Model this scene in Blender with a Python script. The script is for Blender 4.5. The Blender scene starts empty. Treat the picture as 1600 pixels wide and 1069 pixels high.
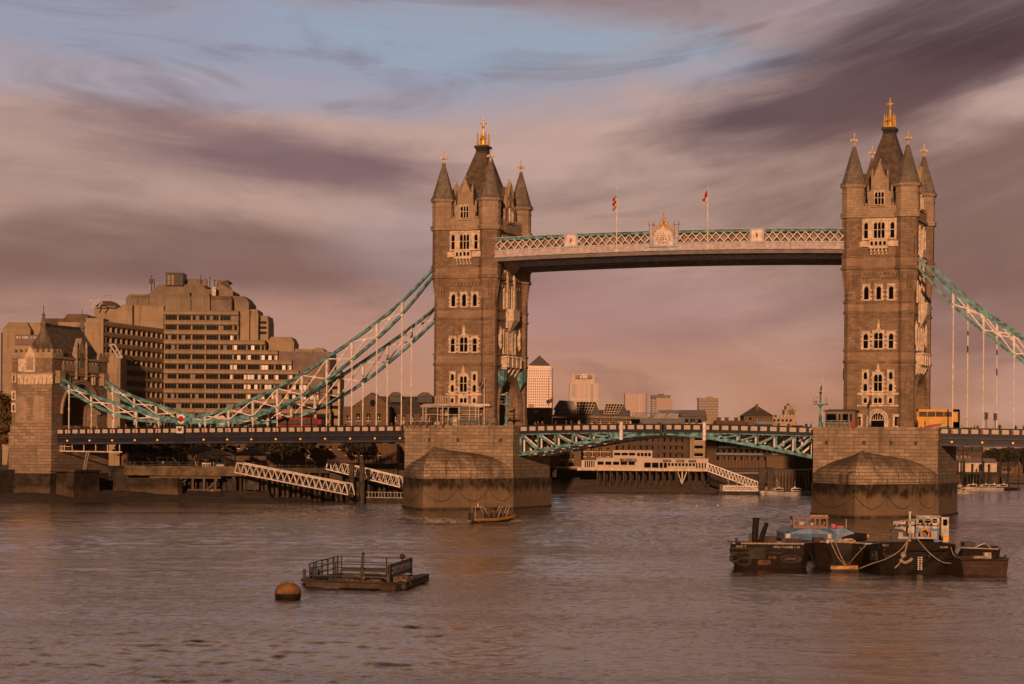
import bpy, bmesh, math, random
from mathutils import Vector, Matrix
R=math.radians; sin=math.sin; cos=math.cos; pi=math.pi
S=bpy.context.scene; COL=S.collection
random.seed(7)
# ---------------------------------------------------------------- camera
F=3350.; EPS=0.0083; TH=R(20.5); CX,CY,CZ=116.9,-405.4,11.8; HV=166.
FW=(-sin(TH),cos(TH)); RT=(cos(TH),sin(TH))
cd=bpy.data.cameras.new('camera'); cam=bpy.data.objects.new('camera',cd); COL.objects.link(cam)
cd.sensor_width=36; cd.lens=F/1600*36; cd.shift_y=HV/1600; cd.shift_x=0.0009; cd.clip_start=1; cd.clip_end=60000
cam.location=(CX,CY,CZ)
cam.matrix_world=Matrix.Translation((CX,CY,CZ))@Matrix.Rotation(TH,4,'Z')@Matrix.Rotation(R(90),4,'X')@Matrix.Rotation(EPS,4,'Z')
S.camera=cam
# ---------------------------------------------------------------- light
SUN_EL=R(9); sx,sy=0.28,-1.0
SUN_RGB=(1.0,0.53,0.29); SUN_E=5.0; EXPO=-0.5
S.view_settings.view_transform='Standard'; S.view_settings.look='None'; S.view_settings.exposure=EXPO; S.view_settings.gamma=1
ld=bpy.data.lights.new('sun','SUN'); ld.energy=SUN_E; ld.angle=R(0.6); ld.color=SUN_RGB
lo=bpy.data.objects.new('sun',ld); COL.objects.link(lo)
sd=Vector((sx,sy,0)).normalized()*cos(SUN_EL)+Vector((0,0,sin(SUN_EL)))
lo.rotation_euler=(-sd).to_track_quat('-Z','Y').to_euler(); lo.location=(0,-300,200)
# ---------------------------------------------------------------- node helper
class N:
    def __init__(s,nt): s.nt=nt; s.n=nt.nodes; s.l=nt.links
    def node(s,t,**k):
        o=s.n.new(t)
        for a,b in k.items(): setattr(o,a,b)
        return o
    def put(s,sock,v):
        if isinstance(v,bpy.types.NodeSocket): s.l.new(v,sock)
        elif isinstance(v,(tuple,list)):
            v=tuple(v)
            if len(sock.default_value)==4 and len(v)==3: v=v+(1,)
            sock.default_value=v
        else: sock.default_value=v
    def m(s,op,a,b=0,c=None):
        o=s.node('ShaderNodeMath',operation=op); s.put(o.inputs[0],a); s.put(o.inputs[1],b)
        if c is not None: s.put(o.inputs[2],c)
        return o.outputs[0]
    def mix(s,f,a,b,bt='MIX'):
        o=s.node('ShaderNodeMix',data_type='RGBA',blend_type=bt); s.put(o.inputs[0],f); s.put(o.inputs[6],a); s.put(o.inputs[7],b); return o.outputs[2]
    def noise(s,v,sc,det=4,ro=.55,dist=0):
        o=s.node('ShaderNodeTexNoise'); s.put(o.inputs['Vector'],v)
        s.put(o.inputs['Scale'],sc); s.put(o.inputs['Detail'],det); s.put(o.inputs['Roughness'],ro); s.put(o.inputs['Distortion'],dist); return o.outputs[0]
    def xyz(s,x,y,z):
        o=s.node('ShaderNodeCombineXYZ'); s.put(o.inputs[0],x); s.put(o.inputs[1],y); s.put(o.inputs[2],z); return o.outputs[0]
    def sep(s,v):
        o=s.node('ShaderNodeSeparateXYZ'); s.put(o.inputs[0],v); return o.outputs
    def ss(s,x,a,b):   # smoothstep a..b -> 0..1
        o=s.node('ShaderNodeMapRange',interpolation_type='SMOOTHSTEP'); s.put(o.inputs[0],x); s.put(o.inputs[1],a); s.put(o.inputs[2],b); return o.outputs[0]
    def ramp(s,f,stops,interp='LINEAR'):
        o=s.node('ShaderNodeValToRGB'); s.put(o.inputs[0],f); r=o.color_ramp; r.interpolation=interp
        while len(r.elements)<len(stops): r.elements.new(.5)
        for e,(p,c) in zip(r.elements,stops): e.position=p; e.color=tuple(c)+(1,)
        return o.outputs[0]
def lin(r,g,b):
    f=lambda c:(c/255/12.92) if c/255<=.04045 else ((c/255+.055)/1.055)**2.4
    return (f(r),f(g),f(b))
# ---------------------------------------------------------------- sky
W=bpy.data.worlds.new('World'); S.world=W; W.use_nodes=True
w=N(W.node_tree); bg=w.n['Background']
sky=w.node('ShaderNodeTexSky',sky_type='NISHITA',sun_disc=False,sun_elevation=SUN_EL,sun_rotation=math.atan2(sx,sy),dust_density=2.0,ozone_density=2.0)
tc=w.node('ShaderNodeTexCoord'); dx,dy,dz=w.sep(tc.outputs['Generated'])
# heading from the bearing of the far bank, in radians to the right; elevation in radians
hr=w.m('ADD',w.m('MULTIPLY',dx,RT[0]),w.m('MULTIPLY',dy,RT[1])); hf=w.m('ADD',w.m('MULTIPLY',dx,FW[0]),w.m('MULTIPLY',dy,FW[1]))
az=w.m('ARCTAN2',hr,hf); el=w.m('ARCSINE',dz)
U=w.m('ADD',w.m('MULTIPLY',az,3350/1600.),0.5); V=w.m('MULTIPLY',el,3350/700.)     # U 0..1 across the view, V 0..1 up
du=w.m('SUBTRACT',U,.60); rt_=w.m('SQRT',w.m('ADD',w.m('MULTIPLY',du,du),.03)); bend=w.m('ADD',w.m('MULTIPLY',w.m('ADD',rt_,du),.36),w.m('MULTIPLY',w.m('SUBTRACT',rt_,du),.11))
bend=w.m('MULTIPLY',bend,w.ss(V,-.05,.75))
V2=w.m('SUBTRACT',V,bend)
n1=w.noise(w.xyz(w.m('MULTIPLY',U,3.0),w.m('MULTIPLY',V2,4.2),3.1),1.0,5,.52,.9)
n2=w.noise(w.xyz(w.m('MULTIPLY',U,4.5),w.m('MULTIPLY',V2,17.),8.7),1.0,5,.6,.5)
n3=w.noise(w.xyz(w.m('MULTIPLY',U,4.0),w.m('MULTIPLY',V2,7.),21.3),1.0,6,.6,1.0)
wob=w.m('MULTIPLY',w.m('SUBTRACT',n1,.5),1.5); wob2=w.m('MULTIPLY',w.m('SUBTRACT',n2,.5),.22)
def blob(cu,cv,ru,rv,slope=0,soft=1.0):
    a=w.m('DIVIDE',w.m('SUBTRACT',U,cu),ru)
    b=w.m('DIVIDE',w.m('SUBTRACT',w.m('SUBTRACT',V,cv),w.m('MULTIPLY',w.m('SUBTRACT',U,cu),slope)),rv)
    d=w.m('SQRT',w.m('ADD',w.m('MULTIPLY',a,a),w.m('MULTIPLY',b,b)))
    d=w.m('ADD',d,w.m('ADD',wob,w.m('MULTIPLY',wob2,2.)))
    return w.ss(d,1.25,.35)
base=w.ramp(w.m('ADD',V,w.m('ADD',w.m('MULTIPLY',wob,.12),w.m('MULTIPLY',wob2,.25))),[(0,lin(172,122,94)),(.12,lin(190,136,110)),(.3,lin(182,138,124)),(.5,lin(180,148,134)),(.75,lin(184,154,146)),(1.,lin(150,134,142))])
c=base
bright=w.m('MULTIPLY',w.ss(w.m('ADD',n1,w.m('MULTIPLY',wob2,.5)),.46,.74),.42); c=w.mix(bright,c,lin(204,170,156))
c=w.mix(w.m('MULTIPLY',blob(.24,.87,.50,.15,-.16),.85),c,lin(148,156,178))
c=w.mix(w.m('MULTIPLY',w.m('MULTIPLY',blob(.50,.885,.27,.085,-.10),w.m('ADD',.55,w.m('MULTIPLY',w.ss(n2,.62,.38),.45))),.75),c,lin(156,176,196))
c=w.mix(w.m('MULTIPLY',blob(.20,.78,.32,.05,-.14),.5),c,lin(170,160,172))
c=w.mix(w.m('MULTIPLY',blob(.10,.66,.30,.08,-.05),.45),c,lin(176,146,136))
c=w.mix(w.m('MULTIPLY',blob(.30,.63,.27,.085,-.25),.80),c,lin(108,82,92))
c=w.mix(w.m('MULTIPLY',blob(.07,.54,.16,.04,-.1),.35),c,lin(170,138,128))
c=w.mix(w.m('MULTIPLY',blob(.14,.42,.38,.10,-.04),.72),c,lin(104,76,74))
c=w.mix(w.m('MULTIPLY',blob(.40,.46,.10,.10,-.3),.5),c,lin(168,146,150))
c=w.mix(w.m('MULTIPLY',blob(.86,.80,.31,.105,.50),.88),c,lin(80,61,68))
c=w.mix(w.m('MULTIPLY',blob(1.0,.93,.24,.15,.2),.85),c,lin(70,52,58))
c=w.mix(w.m('MULTIPLY',blob(.99,.48,.32,.36,.1),.75),c,lin(104,74,70))
c=w.mix(w.m('MULTIPLY',blob(.62,.32,.20,.12,0),.35),c,lin(150,116,126))
c=w.mix(w.m('MULTIPLY',w.ss(n3,.50,.72),.38),c,lin(112,86,88))
c=w.mix(w.m('MULTIPLY',w.ss(n2,.48,.72),.06),c,lin(214,186,172)); c=w.mix(w.m('MULTIPLY',w.ss(n2,.50,.28),.05),c,lin(92,72,76))
c=w.mix(w.m('MULTIPLY',w.ss(V,1.0,1.35),.9),c,lin(212,166,140))  # unseen sky above the view made bright tan to colour the water's reflection
c=w.mix(w.m('MULTIPLY',w.m('SUBTRACT',1,w.ss(U,-.02,.22)),w.m('MULTIPLY',w.ss(V,.75,.2),.25)),c,lin(110,82,72))
dusk=w.m('MULTIPLY',w.m('ADD',.10,w.m('MULTIPLY',w.m('SUBTRACT',1,w.ss(el,.35,.9)),.90)),w.m('ADD',.12,w.m('MULTIPLY',w.ss(hf,0,.75),.88)))   # unseen sky overhead and behind the view dimmed to cut the fill light
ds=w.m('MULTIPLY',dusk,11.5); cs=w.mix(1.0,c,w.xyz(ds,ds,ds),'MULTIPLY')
nis=w.mix(1.0,sky.outputs[0],(.5,.4,.4),'MULTIPLY')
cov=w.m('SUBTRACT',.97,w.m('MULTIPLY',blob(.50,.885,.27,.085,-.10),.10))
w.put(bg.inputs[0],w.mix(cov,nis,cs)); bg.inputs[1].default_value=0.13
# ---------------------------------------------------------------- geometry helpers
def hy(px): return 534.5+HV+EPS*(px-800)
def ray(px,py):
    x=px-800; y=py-534.5; u=x+EPS*y; v=y-EPS*x; a=u/F
    return FW[0]+a*RT[0],FW[1]+a*RT[1],(HV-v)/F
def aty(px,py,Y):
    d=ray(px,py); t=(Y-CY)/d[1]; return Vector((CX+t*d[0],Y,CZ+t*d[2]))
def atz(px,py,Z=0):
    d=ray(px,py); t=(Z-CZ)/d[2]; return Vector((CX+t*d[0],CY+t*d[1],Z))
def atd(px,py,D):
    d=ray(px,py); return Vector((CX+D*d[0],CY+D*d[1],CZ+D*d[2]))
class MB:
    def __init__(s): s.v=[]; s.f=[]; s.m=[]
    def add(s,vs,fs,m=0):
        o=len(s.v); s.v+=[tuple(v) for v in vs]; s.f+=[tuple(i+o for i in f) for f in fs]; s.m+=[m]*len(fs); return s
    def box(s,x0,x1,y0,y1,z0,z1,m=0):
        x0,x1=min(x0,x1),max(x0,x1); y0,y1=min(y0,y1),max(y0,y1); z0,z1=min(z0,z1),max(z0,z1)
        return s.add([(x0,y0,z0),(x1,y0,z0),(x1,y1,z0),(x0,y1,z0),(x0,y0,z1),(x1,y0,z1),(x1,y1,z1),(x0,y1,z1)],
          [(0,3,2,1),(4,5,6,7),(0,1,5,4),(1,2,6,5),(2,3,7,6),(3,0,4,7)],m)
    def loft(s,rings,m=0,cap=True):
        n=len(rings[0]); vs=[p for r in rings for p in r]; fs=[]
        for k in range(len(rings)-1):
            for i in range(n):
                j=(i+1)%n; fs.append((k*n+i,k*n+j,(k+1)*n+j,(k+1)*n+i))
        if cap: fs.append(tuple(range(n))[::-1]); fs.append(tuple((len(rings)-1)*n+i for i in range(n)))
        return s.add(vs,fs,m)
    def prism(s,poly,ax,a,b,m=0):   # poly in the two other axes, extruded along ax
        def P(p,t): return {'x':(t,p[0],p[1]),'y':(p[0],t,p[1]),'z':(p[0],p[1],t)}[ax]
        n=len(poly); vs=[P(p,a) for p in poly]+[P(p,b) for p in poly]
        fs=[(i,(i+1)%n,n+(i+1)%n,n+i) for i in range(n)]+[tuple(range(n))[::-1],tuple(range(n,2*n))]
        return s.add(vs,fs,m)
    def cyl(s,x,y,z0,z1,r0,r1=None,n=8,m=0,ph=0):
        if r1 is None: r1=r0
        return s.lathe(x,y,[(r0,z0),(r1,z1)],n,m,ph)
    def lathe(s,x,y,prof,n=8,m=0,ph=0):
        rings=[[(x+max(r,1e-3)*cos(2*pi*i/n+ph),y+max(r,1e-3)*sin(2*pi*i/n+ph),z) for i in range(n)] for r,z in prof]
        return s.loft(rings,m)
    def octo(s,x,y,prof,m=0): return s.lathe(x,y,[(r/cos(pi/8),z) for r,z in prof],8,m,pi/8)
    def beam(s,p,q,w,h=None,m=0,up=(0,0,1)):
        h=h or w; p=Vector(p); q=Vector(q); d=(q-p)
        if d.length<1e-6: return s
        d.normalize(); u=Vector(up)
        a=d.cross(u)
        if a.length<1e-3: a=d.cross(Vector((0,1,0)))
        a.normalize(); b=a.cross(d).normalized(); a*=w/2; b*=h/2
        return s.add([p-a-b,p+a-b,p+a+b,p-a+b,q-a-b,q+a-b,q+a+b,q-a+b],[(0,3,2,1),(4,5,6,7),(0,1,5,4),(1,2,6,5),(2,3,7,6),(3,0,4,7)],m)
    def tube(s,pts,r,n=6,m=0):
        pts=[Vector(p) for p in pts]; rings=[]
        for i,p in enumerate(pts):
            d=(pts[min(i+1,len(pts)-1)]-pts[max(i-1,0)]).normalized()
            a=d.cross(Vector((0,0,1)))
            if a.length<1e-3: a=Vector((1,0,0))
            a.normalize(); b=a.cross(d)
            rr=r[i] if isinstance(r,(list,tuple)) else r
            rings.append([p+rr*(a*cos(2*pi*k/n)+b*sin(2*pi*k/n)) for k in range(n)])
        return s.loft(rings,m)
    def ribbon(s,top,bot,y0,y1,m=0):   # closed strip between two x-z polylines, thickness y0..y1
        n=len(top)
        for i in range(n-1):
            a,b,c,d=bot[i],bot[i+1],top[i+1],top[i]
            s.add([(a[0],y0,a[1]),(b[0],y0,b[1]),(c[0],y0,c[1]),(d[0],y0,d[1]),(a[0],y1,a[1]),(b[0],y1,b[1]),(c[0],y1,c[1]),(d[0],y1,d[1])],
              [(0,1,2,3),(7,6,5,4),(0,4,5,1),(3,2,6,7)]+([(0,3,7,4)] if i==0 else [])+([(1,5,6,2)] if i==n-2 else []),m)
        return s
    def sphere(s,x,y,z,r,rz=None,n=10,m=0,z0=-1,z1=1):
        rz=rz or r; k=6; pr=[]
        for i in range(k+1):
            t=z0+(z1-z0)*i/k; a=math.asin(max(-1,min(1,t))); pr.append((r*cos(a),z+rz*t))
        return s.lathe(x,y,pr,n,m)
    def mesh(s,name,mats,smooth=False):
        me=bpy.data.meshes.new(name); me.from_pydata(s.v,[],s.f)
        for mt in (mats if isinstance(mats,(list,tuple)) else [mats]): me.materials.append(mt)
        me.polygons.foreach_set('material_index',s.m)
        bm=bmesh.new(); bm.from_mesh(me); bmesh.ops.recalc_face_normals(bm,faces=bm.faces); bm.to_mesh(me); bm.free()
        if smooth: me.polygons.foreach_set('use_smooth',[True]*len(me.polygons))
        me.update(); return me
    def build(s,name,mats,parent=None,loc=None,rz=0,smooth=False,label=None):
        o=bpy.data.objects.new(name,s.mesh(name,mats,smooth)); COL.objects.link(o)
        if parent: o.parent=parent
        if loc: o.location=loc
        if rz: o.rotation_euler=(0,0,rz)
        if label: o['label']=label
        return o
def tag(o,label=None,cat=None,group=None,kind=None):
    if label: o['label']=label
    if cat: o['category']=cat
    if group: o['group']=group
    if kind: o['kind']=kind
    return o
def thing(name,label,cat,loc=(0,0,0),rz=0,group=None):
    o=bpy.data.objects.new(name,None); COL.objects.link(o); o.location=loc; o.rotation_euler=(0,0,rz); o.empty_display_size=.5
    return tag(o,label,cat,group)
def dup(o,loc=None,rz=None,label=None,parent=None,scale=None):
    c=o.copy(); COL.objects.link(c); c.parent=parent
    if loc is not None: c.location=loc
    if rz is not None: c.rotation_euler=(0,0,rz)
    if scale is not None: c.scale=scale
    if label: c['label']=label
    for ch in [x for x in KIDS(o)]: dup(ch,parent=c)
    return c
def KIDS(o): return [x for x in COL.objects if x.parent==o]
def text(txt,size,loc,rot,mt,parent,name='lettering',depth=.02,al='CENTER'):
    cu=bpy.data.curves.new(name,'FONT'); cu.body=txt; cu.size=size; cu.extrude=depth; cu.align_x=al; cu.align_y='CENTER'
    t=bpy.data.objects.new(name,cu); COL.objects.link(t)
    me=bpy.data.meshes.new_from_object(t.evaluated_get(bpy.context.evaluated_depsgraph_get())); COL.objects.unlink(t); bpy.data.objects.remove(t)
    me.materials.clear(); me.materials.append(mt)
    o=bpy.data.objects.new(name,me); COL.objects.link(o); o.parent=parent; o.location=loc; o.rotation_euler=rot; return o
# ---------------------------------------------------------------- materials
def newmat(name):
    m=bpy.data.materials.new(name); m.use_nodes=True; k=N(m.node_tree); return m,k,k.n['Principled BSDF']
def posn(k):
    t=k.node('ShaderNodeNewGeometry'); return t.outputs['Position']
def mat(name,col,rough=.75,var=.25,sc=.6,metal=0,bump=0,col2=None,bsc=None,spec=.5,em=None):
    m,k,b=newmat(name); P=posn(k)
    n=k.noise(P,sc,5,.6); n=k.ss(n,.3,.7)
    c2=col2 or tuple(c*(1-var*1.4) for c in col)
    k.put(b.inputs['Base Color'],k.mix(n,c2,tuple(min(1,c*(1+(0 if col2 else var*.35))) for c in col)))
    b.inputs['Roughness'].default_value=rough; b.inputs['Metallic'].default_value=metal; b.inputs['Specular IOR Level'].default_value=spec
    if bump:
        bn=k.node('ShaderNodeBump'); k.put(bn.inputs['Strength'],bump); k.put(bn.inputs['Height'],k.noise(P,bsc or sc*8,4)); k.put(bn.inputs['Distance'],.05); k.l.new(bn.outputs[0],b.inputs['Normal'])
    if em: k.put(b.inputs['Emission Color'],em[0]); b.inputs['Emission Strength'].default_value=em[1]
    return m
def masonry(name,c1,c2,mortar,bw,bh,ms=.02,stain=(.3,.25,.2),st=.5,algae=None,streak=.5,bump=.35,edge=None):
    m,k,b=newmat(name); P=posn(k); x,y,z=k.sep(P)
    uv=k.xyz(k.m('ADD',x,y),z,0)
    br=k.node('ShaderNodeTexBrick',offset=.5,squash=1); k.put(br.inputs['Vector'],uv); k.put(br.inputs['Color1'],c1); k.put(br.inputs['Color2'],c2); k.put(br.inputs['Mortar'],mortar)
    k.put(br.inputs['Scale'],1.0); k.put(br.inputs['Mortar Size'],ms); k.put(br.inputs['Mortar Smooth'],.3); k.put(br.inputs['Bias'],-.1); k.put(br.inputs['Brick Width'],bw); k.put(br.inputs['Row Height'],bh)
    c=br.outputs[0]
    n=k.ss(k.noise(P,.22,6,.65),.38,.68); c=k.mix(k.m('MULTIPLY',n,st),c,stain,'MIX')
    sv=k.noise(k.xyz(k.m('MULTIPLY',k.m('ADD',x,y),1.1),k.m('MULTIPLY',z,.09),k.m('MULTIPLY',x,.2)),1.0,5,.65); c=k.mix(k.m('MULTIPLY',k.ss(sv,.52,.72),streak),c,tuple(s*.55 for s in stain))
    f=k.noise(P,3.5,4,.6); c=k.mix(k.m('MULTIPLY',k.ss(f,.35,.7),.25),c,tuple(s*1.2 for s in c1))
    if algae:
        pn=k.noise(k.xyz(k.m('ADD',x,y),z,y),.45,5,.65); wn=k.m('MULTIPLY',k.m('SUBTRACT',k.noise(k.xyz(k.m('ADD',x,y),k.m('MULTIPLY',z,.4),y),.22,6,.7),.5),4.5)
        for (za,zb,colr,amt) in algae:
            top=k.m('SUBTRACT',1,k.ss(z,zb-.15,zb+.1)); low=k.ss(k.m('ADD',z,wn),za-.7,za+.6)
            mk=k.m('MULTIPLY',k.m('MULTIPLY',top,low),k.m('ADD',.55,k.m('MULTIPLY',k.ss(pn,.38,.6),.45)))
            c=k.mix(k.m('MULTIPLY',mk,amt),c,colr)
    k.put(b.inputs['Base Color'],c); b.inputs['Roughness'].default_value=.88; b.inputs['Specular IOR Level'].default_value=.25
    bn=k.node('ShaderNodeBump'); k.put(bn.inputs['Strength'],bump); k.put(bn.inputs['Distance'],.06)
    k.put(bn.inputs['Height'],k.m('ADD',k.m('MULTIPLY',k.m('SUBTRACT',1,br.outputs[1]),.8),k.m('MULTIPLY',f,.6))); k.l.new(bn.outputs[0],b.inputs['Normal'])
    return m
def gridmat(name,c1,c2,mortar,bw,bh,ms,rough=.5,scale=1.0,off=0.0,jit=0):
    m,k,b=newmat(name); t=k.node('ShaderNodeTexCoord'); x,y,z=k.sep(t.outputs['Object'])
    br=k.node('ShaderNodeTexBrick',offset=off); k.put(br.inputs['Vector'],k.xyz(k.m('ADD',x,y),z,0)); k.put(br.inputs['Color1'],c1); k.put(br.inputs['Color2'],c2); k.put(br.inputs['Mortar'],mortar)
    k.put(br.inputs['Scale'],1.0); k.put(br.inputs['Mortar Size'],ms); k.put(br.inputs['Mortar Smooth'],.0); k.put(br.inputs['Brick Width'],bw); k.put(br.inputs['Row Height'],bh)
    n=k.noise(t.outputs['Object'],.02,3)
    k.put(b.inputs['Base Color'],k.mix(k.m('MULTIPLY',n,.3),br.outputs[0],tuple(v*.6 for v in mortar))); b.inputs['Roughness'].default_value=rough
    return m
STONE=masonry('tower_granite',(.30,.205,.135),(.16,.108,.070),(.09,.062,.042),1.2,.5,.02,(.12,.082,.053),.6,None,.7)
TRIM=mat('portland_trim',(.68,.54,.40),.8,.3,1.2,bump=.2)
SPIRE=masonry('turret_spire_stone',(.24,.20,.16),(.14,.115,.09),(.07,.06,.05),.9,.5,.03,(.09,.075,.06),.55,None,.6)
UPPER=masonry('upper_stone',(.43,.32,.22),(.32,.235,.16),(.18,.13,.09),1.1,.5,.02,(.17,.12,.085),.6,None,.5)
PIER=masonry('pier_granite',(.36,.265,.18),(.20,.145,.10),(.06,.045,.03),1.9,.68,.045,(.16,.12,.08),.6,[(6.2,7.6,(.11,.085,.06),.4)],.75,.6)
PIERB=masonry('tidal_granite',(.22,.15,.092),(.18,.125,.078),(.17,.12,.075),3.2,1.1,.012,(.12,.085,.05),.6,[(3.9,6.3,(.020,.014,.009),.97),(-.8,.35,(.02,.016,.012),.96)],.55,.4)
CAPST=masonry('cutwater_stone',(.50,.37,.25),(.28,.205,.14),(.05,.038,.028),1.9,.62,.05,(.05,.037,.026),.85,[(9.2,13.5,(.06,.044,.030),.5)],1.0,.8)
SLATE=mat('roof_slate',(.125,.088,.060),.7,.4,1.0,bump=.3)
GLASS=mat('dark_glass',(.006,.005,.004),.15,.3,.8,spec=.03)
GLASSL=mat('reflection_glass',(.42,.32,.24),.25,.5,.35)  # pale base colour painted in for bright reflections in some panes
TEAL=mat('teal_paint',(.14,.35,.37),.55,.6,.9,bump=.1)
PINK=mat('cream_paint',(.80,.70,.63),.5,.22,1.0)
WALKP=mat('walkway_paint',(.50,.49,.55),.5,.25,1.0)
NAVY=mat('navy_paint',(.016,.017,.030),.4,.3,1.0)
GOLD=mat('gilding',(.66,.38,.08),.38,.2,2,metal=.25)
RED=mat('red_paint',(.42,.03,.03),.4,.2,1)
DARK=mat('dark_iron',(.035,.03,.027),.6,.3,1)
TARM=mat('tarmac',(.05,.05,.05),.9,.2,.5)
CONC=masonry('hotel_concrete',(.37,.275,.18),(.32,.24,.155),(.22,.165,.11),3.9,2.75,.03,(.19,.14,.09),.45,None,.6,.15)
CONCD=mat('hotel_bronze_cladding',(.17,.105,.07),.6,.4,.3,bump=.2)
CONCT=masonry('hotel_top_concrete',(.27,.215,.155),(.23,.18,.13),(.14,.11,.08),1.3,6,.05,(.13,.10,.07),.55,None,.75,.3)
BRICK=masonry('brown_brick',(.17,.105,.06),(.13,.08,.045),(.12,.09,.06),.45,.15,.015,(.09,.06,.04),.4,None,.4,.1)
BRICKD=masonry('old_warehouse_brick',(.13,.075,.045),(.10,.06,.035),(.09,.06,.04),.45,.15,.015,(.05,.035,.025),.5,None,.5,.1)
TIMB=mat('wet_timber',(.065,.046,.030),.8,.5,.8,bump=.4)
TIMD=mat('dark_timber',(.045,.032,.022),.85,.5,.8,bump=.3)
RUST=mat('rusty_steel',(.062,.028,.016),.8,.5,2.5,bump=.3,col2=(.022,.014,.010))
STEEL=mat('galvanised_steel',(.42,.38,.34),.5,.25,1)
WHITE=mat('white_paint',(.58,.50,.42),.5,.45,1.3)
BLUE=mat('blue_boat_paint',(.10,.19,.33),.45,.35,2)
HULLB=mat('black_hull',(.006,.005,.005),.65,.5,3.0,bump=.4,col2=(.028,.016,.009),spec=.15)
NAVY2=mat('navy_flange_highlight',(.05,.052,.075),.4,.3,1.0)  # lighter navy paints a highlight along the girder flanges
MIDST=masonry('band_stone',(.34,.235,.155),(.25,.175,.115),(.14,.095,.062),1.3,.6,.02,(.16,.11,.072),.5,None,.5)
ORANGE=mat('orange_paint',(.75,.27,.03),.5,.3,2)
YELLOW=mat('yellow_paint',(.72,.36,.05),.45,.15,1)
MUD=mat('foreshore_mud',(.085,.062,.042),.8,.5,.4,bump=.8,bsc=1.5)
SAND=mat('beach_sand',(.20,.145,.095),.9,.3,.2,bump=.5)
DKST=masonry('dark_river_stone',(.13,.09,.058),(.09,.062,.040),(.05,.035,.025),1.6,.6,.03,(.045,.032,.02),.7,[(2.5,6.3,(.018,.014,.009),.9)],.7,.4)
LAND=mat('paved_ground',(.13,.11,.09),.9,.3,.05)
ROPE=mat('rope',(.40,.30,.20),.9,.3,4)
SKIN=mat('skin',(.50,.30,.21),.6,.1,4)
PANEL=None
def panelmat(name,base,dot):
    m,k,b=newmat(name); t=k.node('ShaderNodeTexCoord'); x,y,z=k.sep(t.outputs['Object'])
    vo=k.node('ShaderNodeTexVoronoi'); k.put(vo.inputs['Vector'],k.xyz(k.m('ADD',x,y),0,z)); k.put(vo.inputs['Scale'],5.2); k.put(vo.inputs['Randomness'],.25)
    k.put(b.inputs['Base Color'],k.mix(k.ss(vo.outputs[0],.30,.20),base,dot)); b.inputs['Roughness'].default_value=.5; return m
PANEL=panelmat('pierced_panel',(.56,.44,.34),(.07,.05,.05))
def foliage(name,c1,c2):
    m,k,b=newmat(name); P=posn(k); n=k.noise(P,.9,3); f=k.noise(P,9,2)
    k.put(b.inputs['Base Color'],k.mix(k.ss(n,.35,.65),c1,k.mix(k.ss(f,.4,.6),c2,tuple(v*1.6 for v in c2)))); b.inputs['Roughness'].default_value=.7; b.inputs['Specular IOR Level'].default_value=.2; return m
LEAF=foliage('autumn_leaves',(.040,.028,.012),(.11,.065,.022)); LEAFD=foliage('dark_leaves',(.020,.017,.009),(.04,.033,.016)); BARK=mat('bark',(.05,.035,.025),.9,.3,2)
# ---------------------------------------------------------------- water and land
def water():
    m,k,b=newmat('river_water'); P=posn(k); x,y,z=k.sep(P)
    # along the river's ripples: stretched across the line of sight
    a=k.m('ADD',k.m('MULTIPLY',x,RT[0]),k.m('MULTIPLY',y,RT[1])); d=k.m('ADD',k.m('MULTIPLY',x,FW[0]),k.m('MULTIPLY',y,FW[1]))
    h1=k.noise(k.xyz(k.m('MULTIPLY',a,2.6),k.m('MULTIPLY',d,2.2),0),1.0,4,.62,.4); h4=k.noise(k.xyz(k.m('MULTIPLY',a,.5),k.m('MULTIPLY',d,.34),2),1.0,4,.6,.4)
    h2=k.noise(k.xyz(k.m('MULTIPLY',a,.14),k.m('MULTIPLY',d,.075),5),1.0,4,.6,.6); h3=k.noise(k.xyz(k.m('MULTIPLY',a,.030),k.m('MULTIPLY',d,.010),9),1.0,4,.6,.9); h5=k.noise(k.xyz(k.m('MULTIPLY',a,.012),k.m('MULTIPLY',d,.035),4),1.0,4,.6,.6)
    gust=k.m('ADD',.35,k.m('MULTIPLY',k.ss(h5,.36,.66),1.1))
    h=k.m('ADD',k.m('MULTIPLY',gust,k.m('MULTIPLY',h1,.10)),k.m('MULTIPLY',h4,.04))
    bn=k.node('ShaderNodeBump'); k.put(bn.inputs['Strength'],1.0); k.put(bn.inputs['Distance'],1.0); k.put(bn.inputs['Height'],h); k.l.new(bn.outputs[0],b.inputs['Normal'])
    k.put(b.inputs['Base Color'],k.mix(k.ss(h3,.35,.65),(.030,.021,.016),(.050,.036,.028)))
    k.put(b.inputs['Roughness'],k.m('ADD',.03,k.m('MULTIPLY',k.ss(h5,.4,.65),.03))); b.inputs['IOR'].default_value=1.7; b.inputs['Specular IOR Level'].default_value=1.0
    return m
WATER=water()
tag(MB().add([(-9000,-900,-.45),(9000,-900,-.45),(9000,9000,-.45),(-9000,9000,-.45)],[(0,1,2,3)]).build('river_water',WATER),'brown rippled tidal river reflecting the mauve dusk sky','river',kind='structure')
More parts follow.
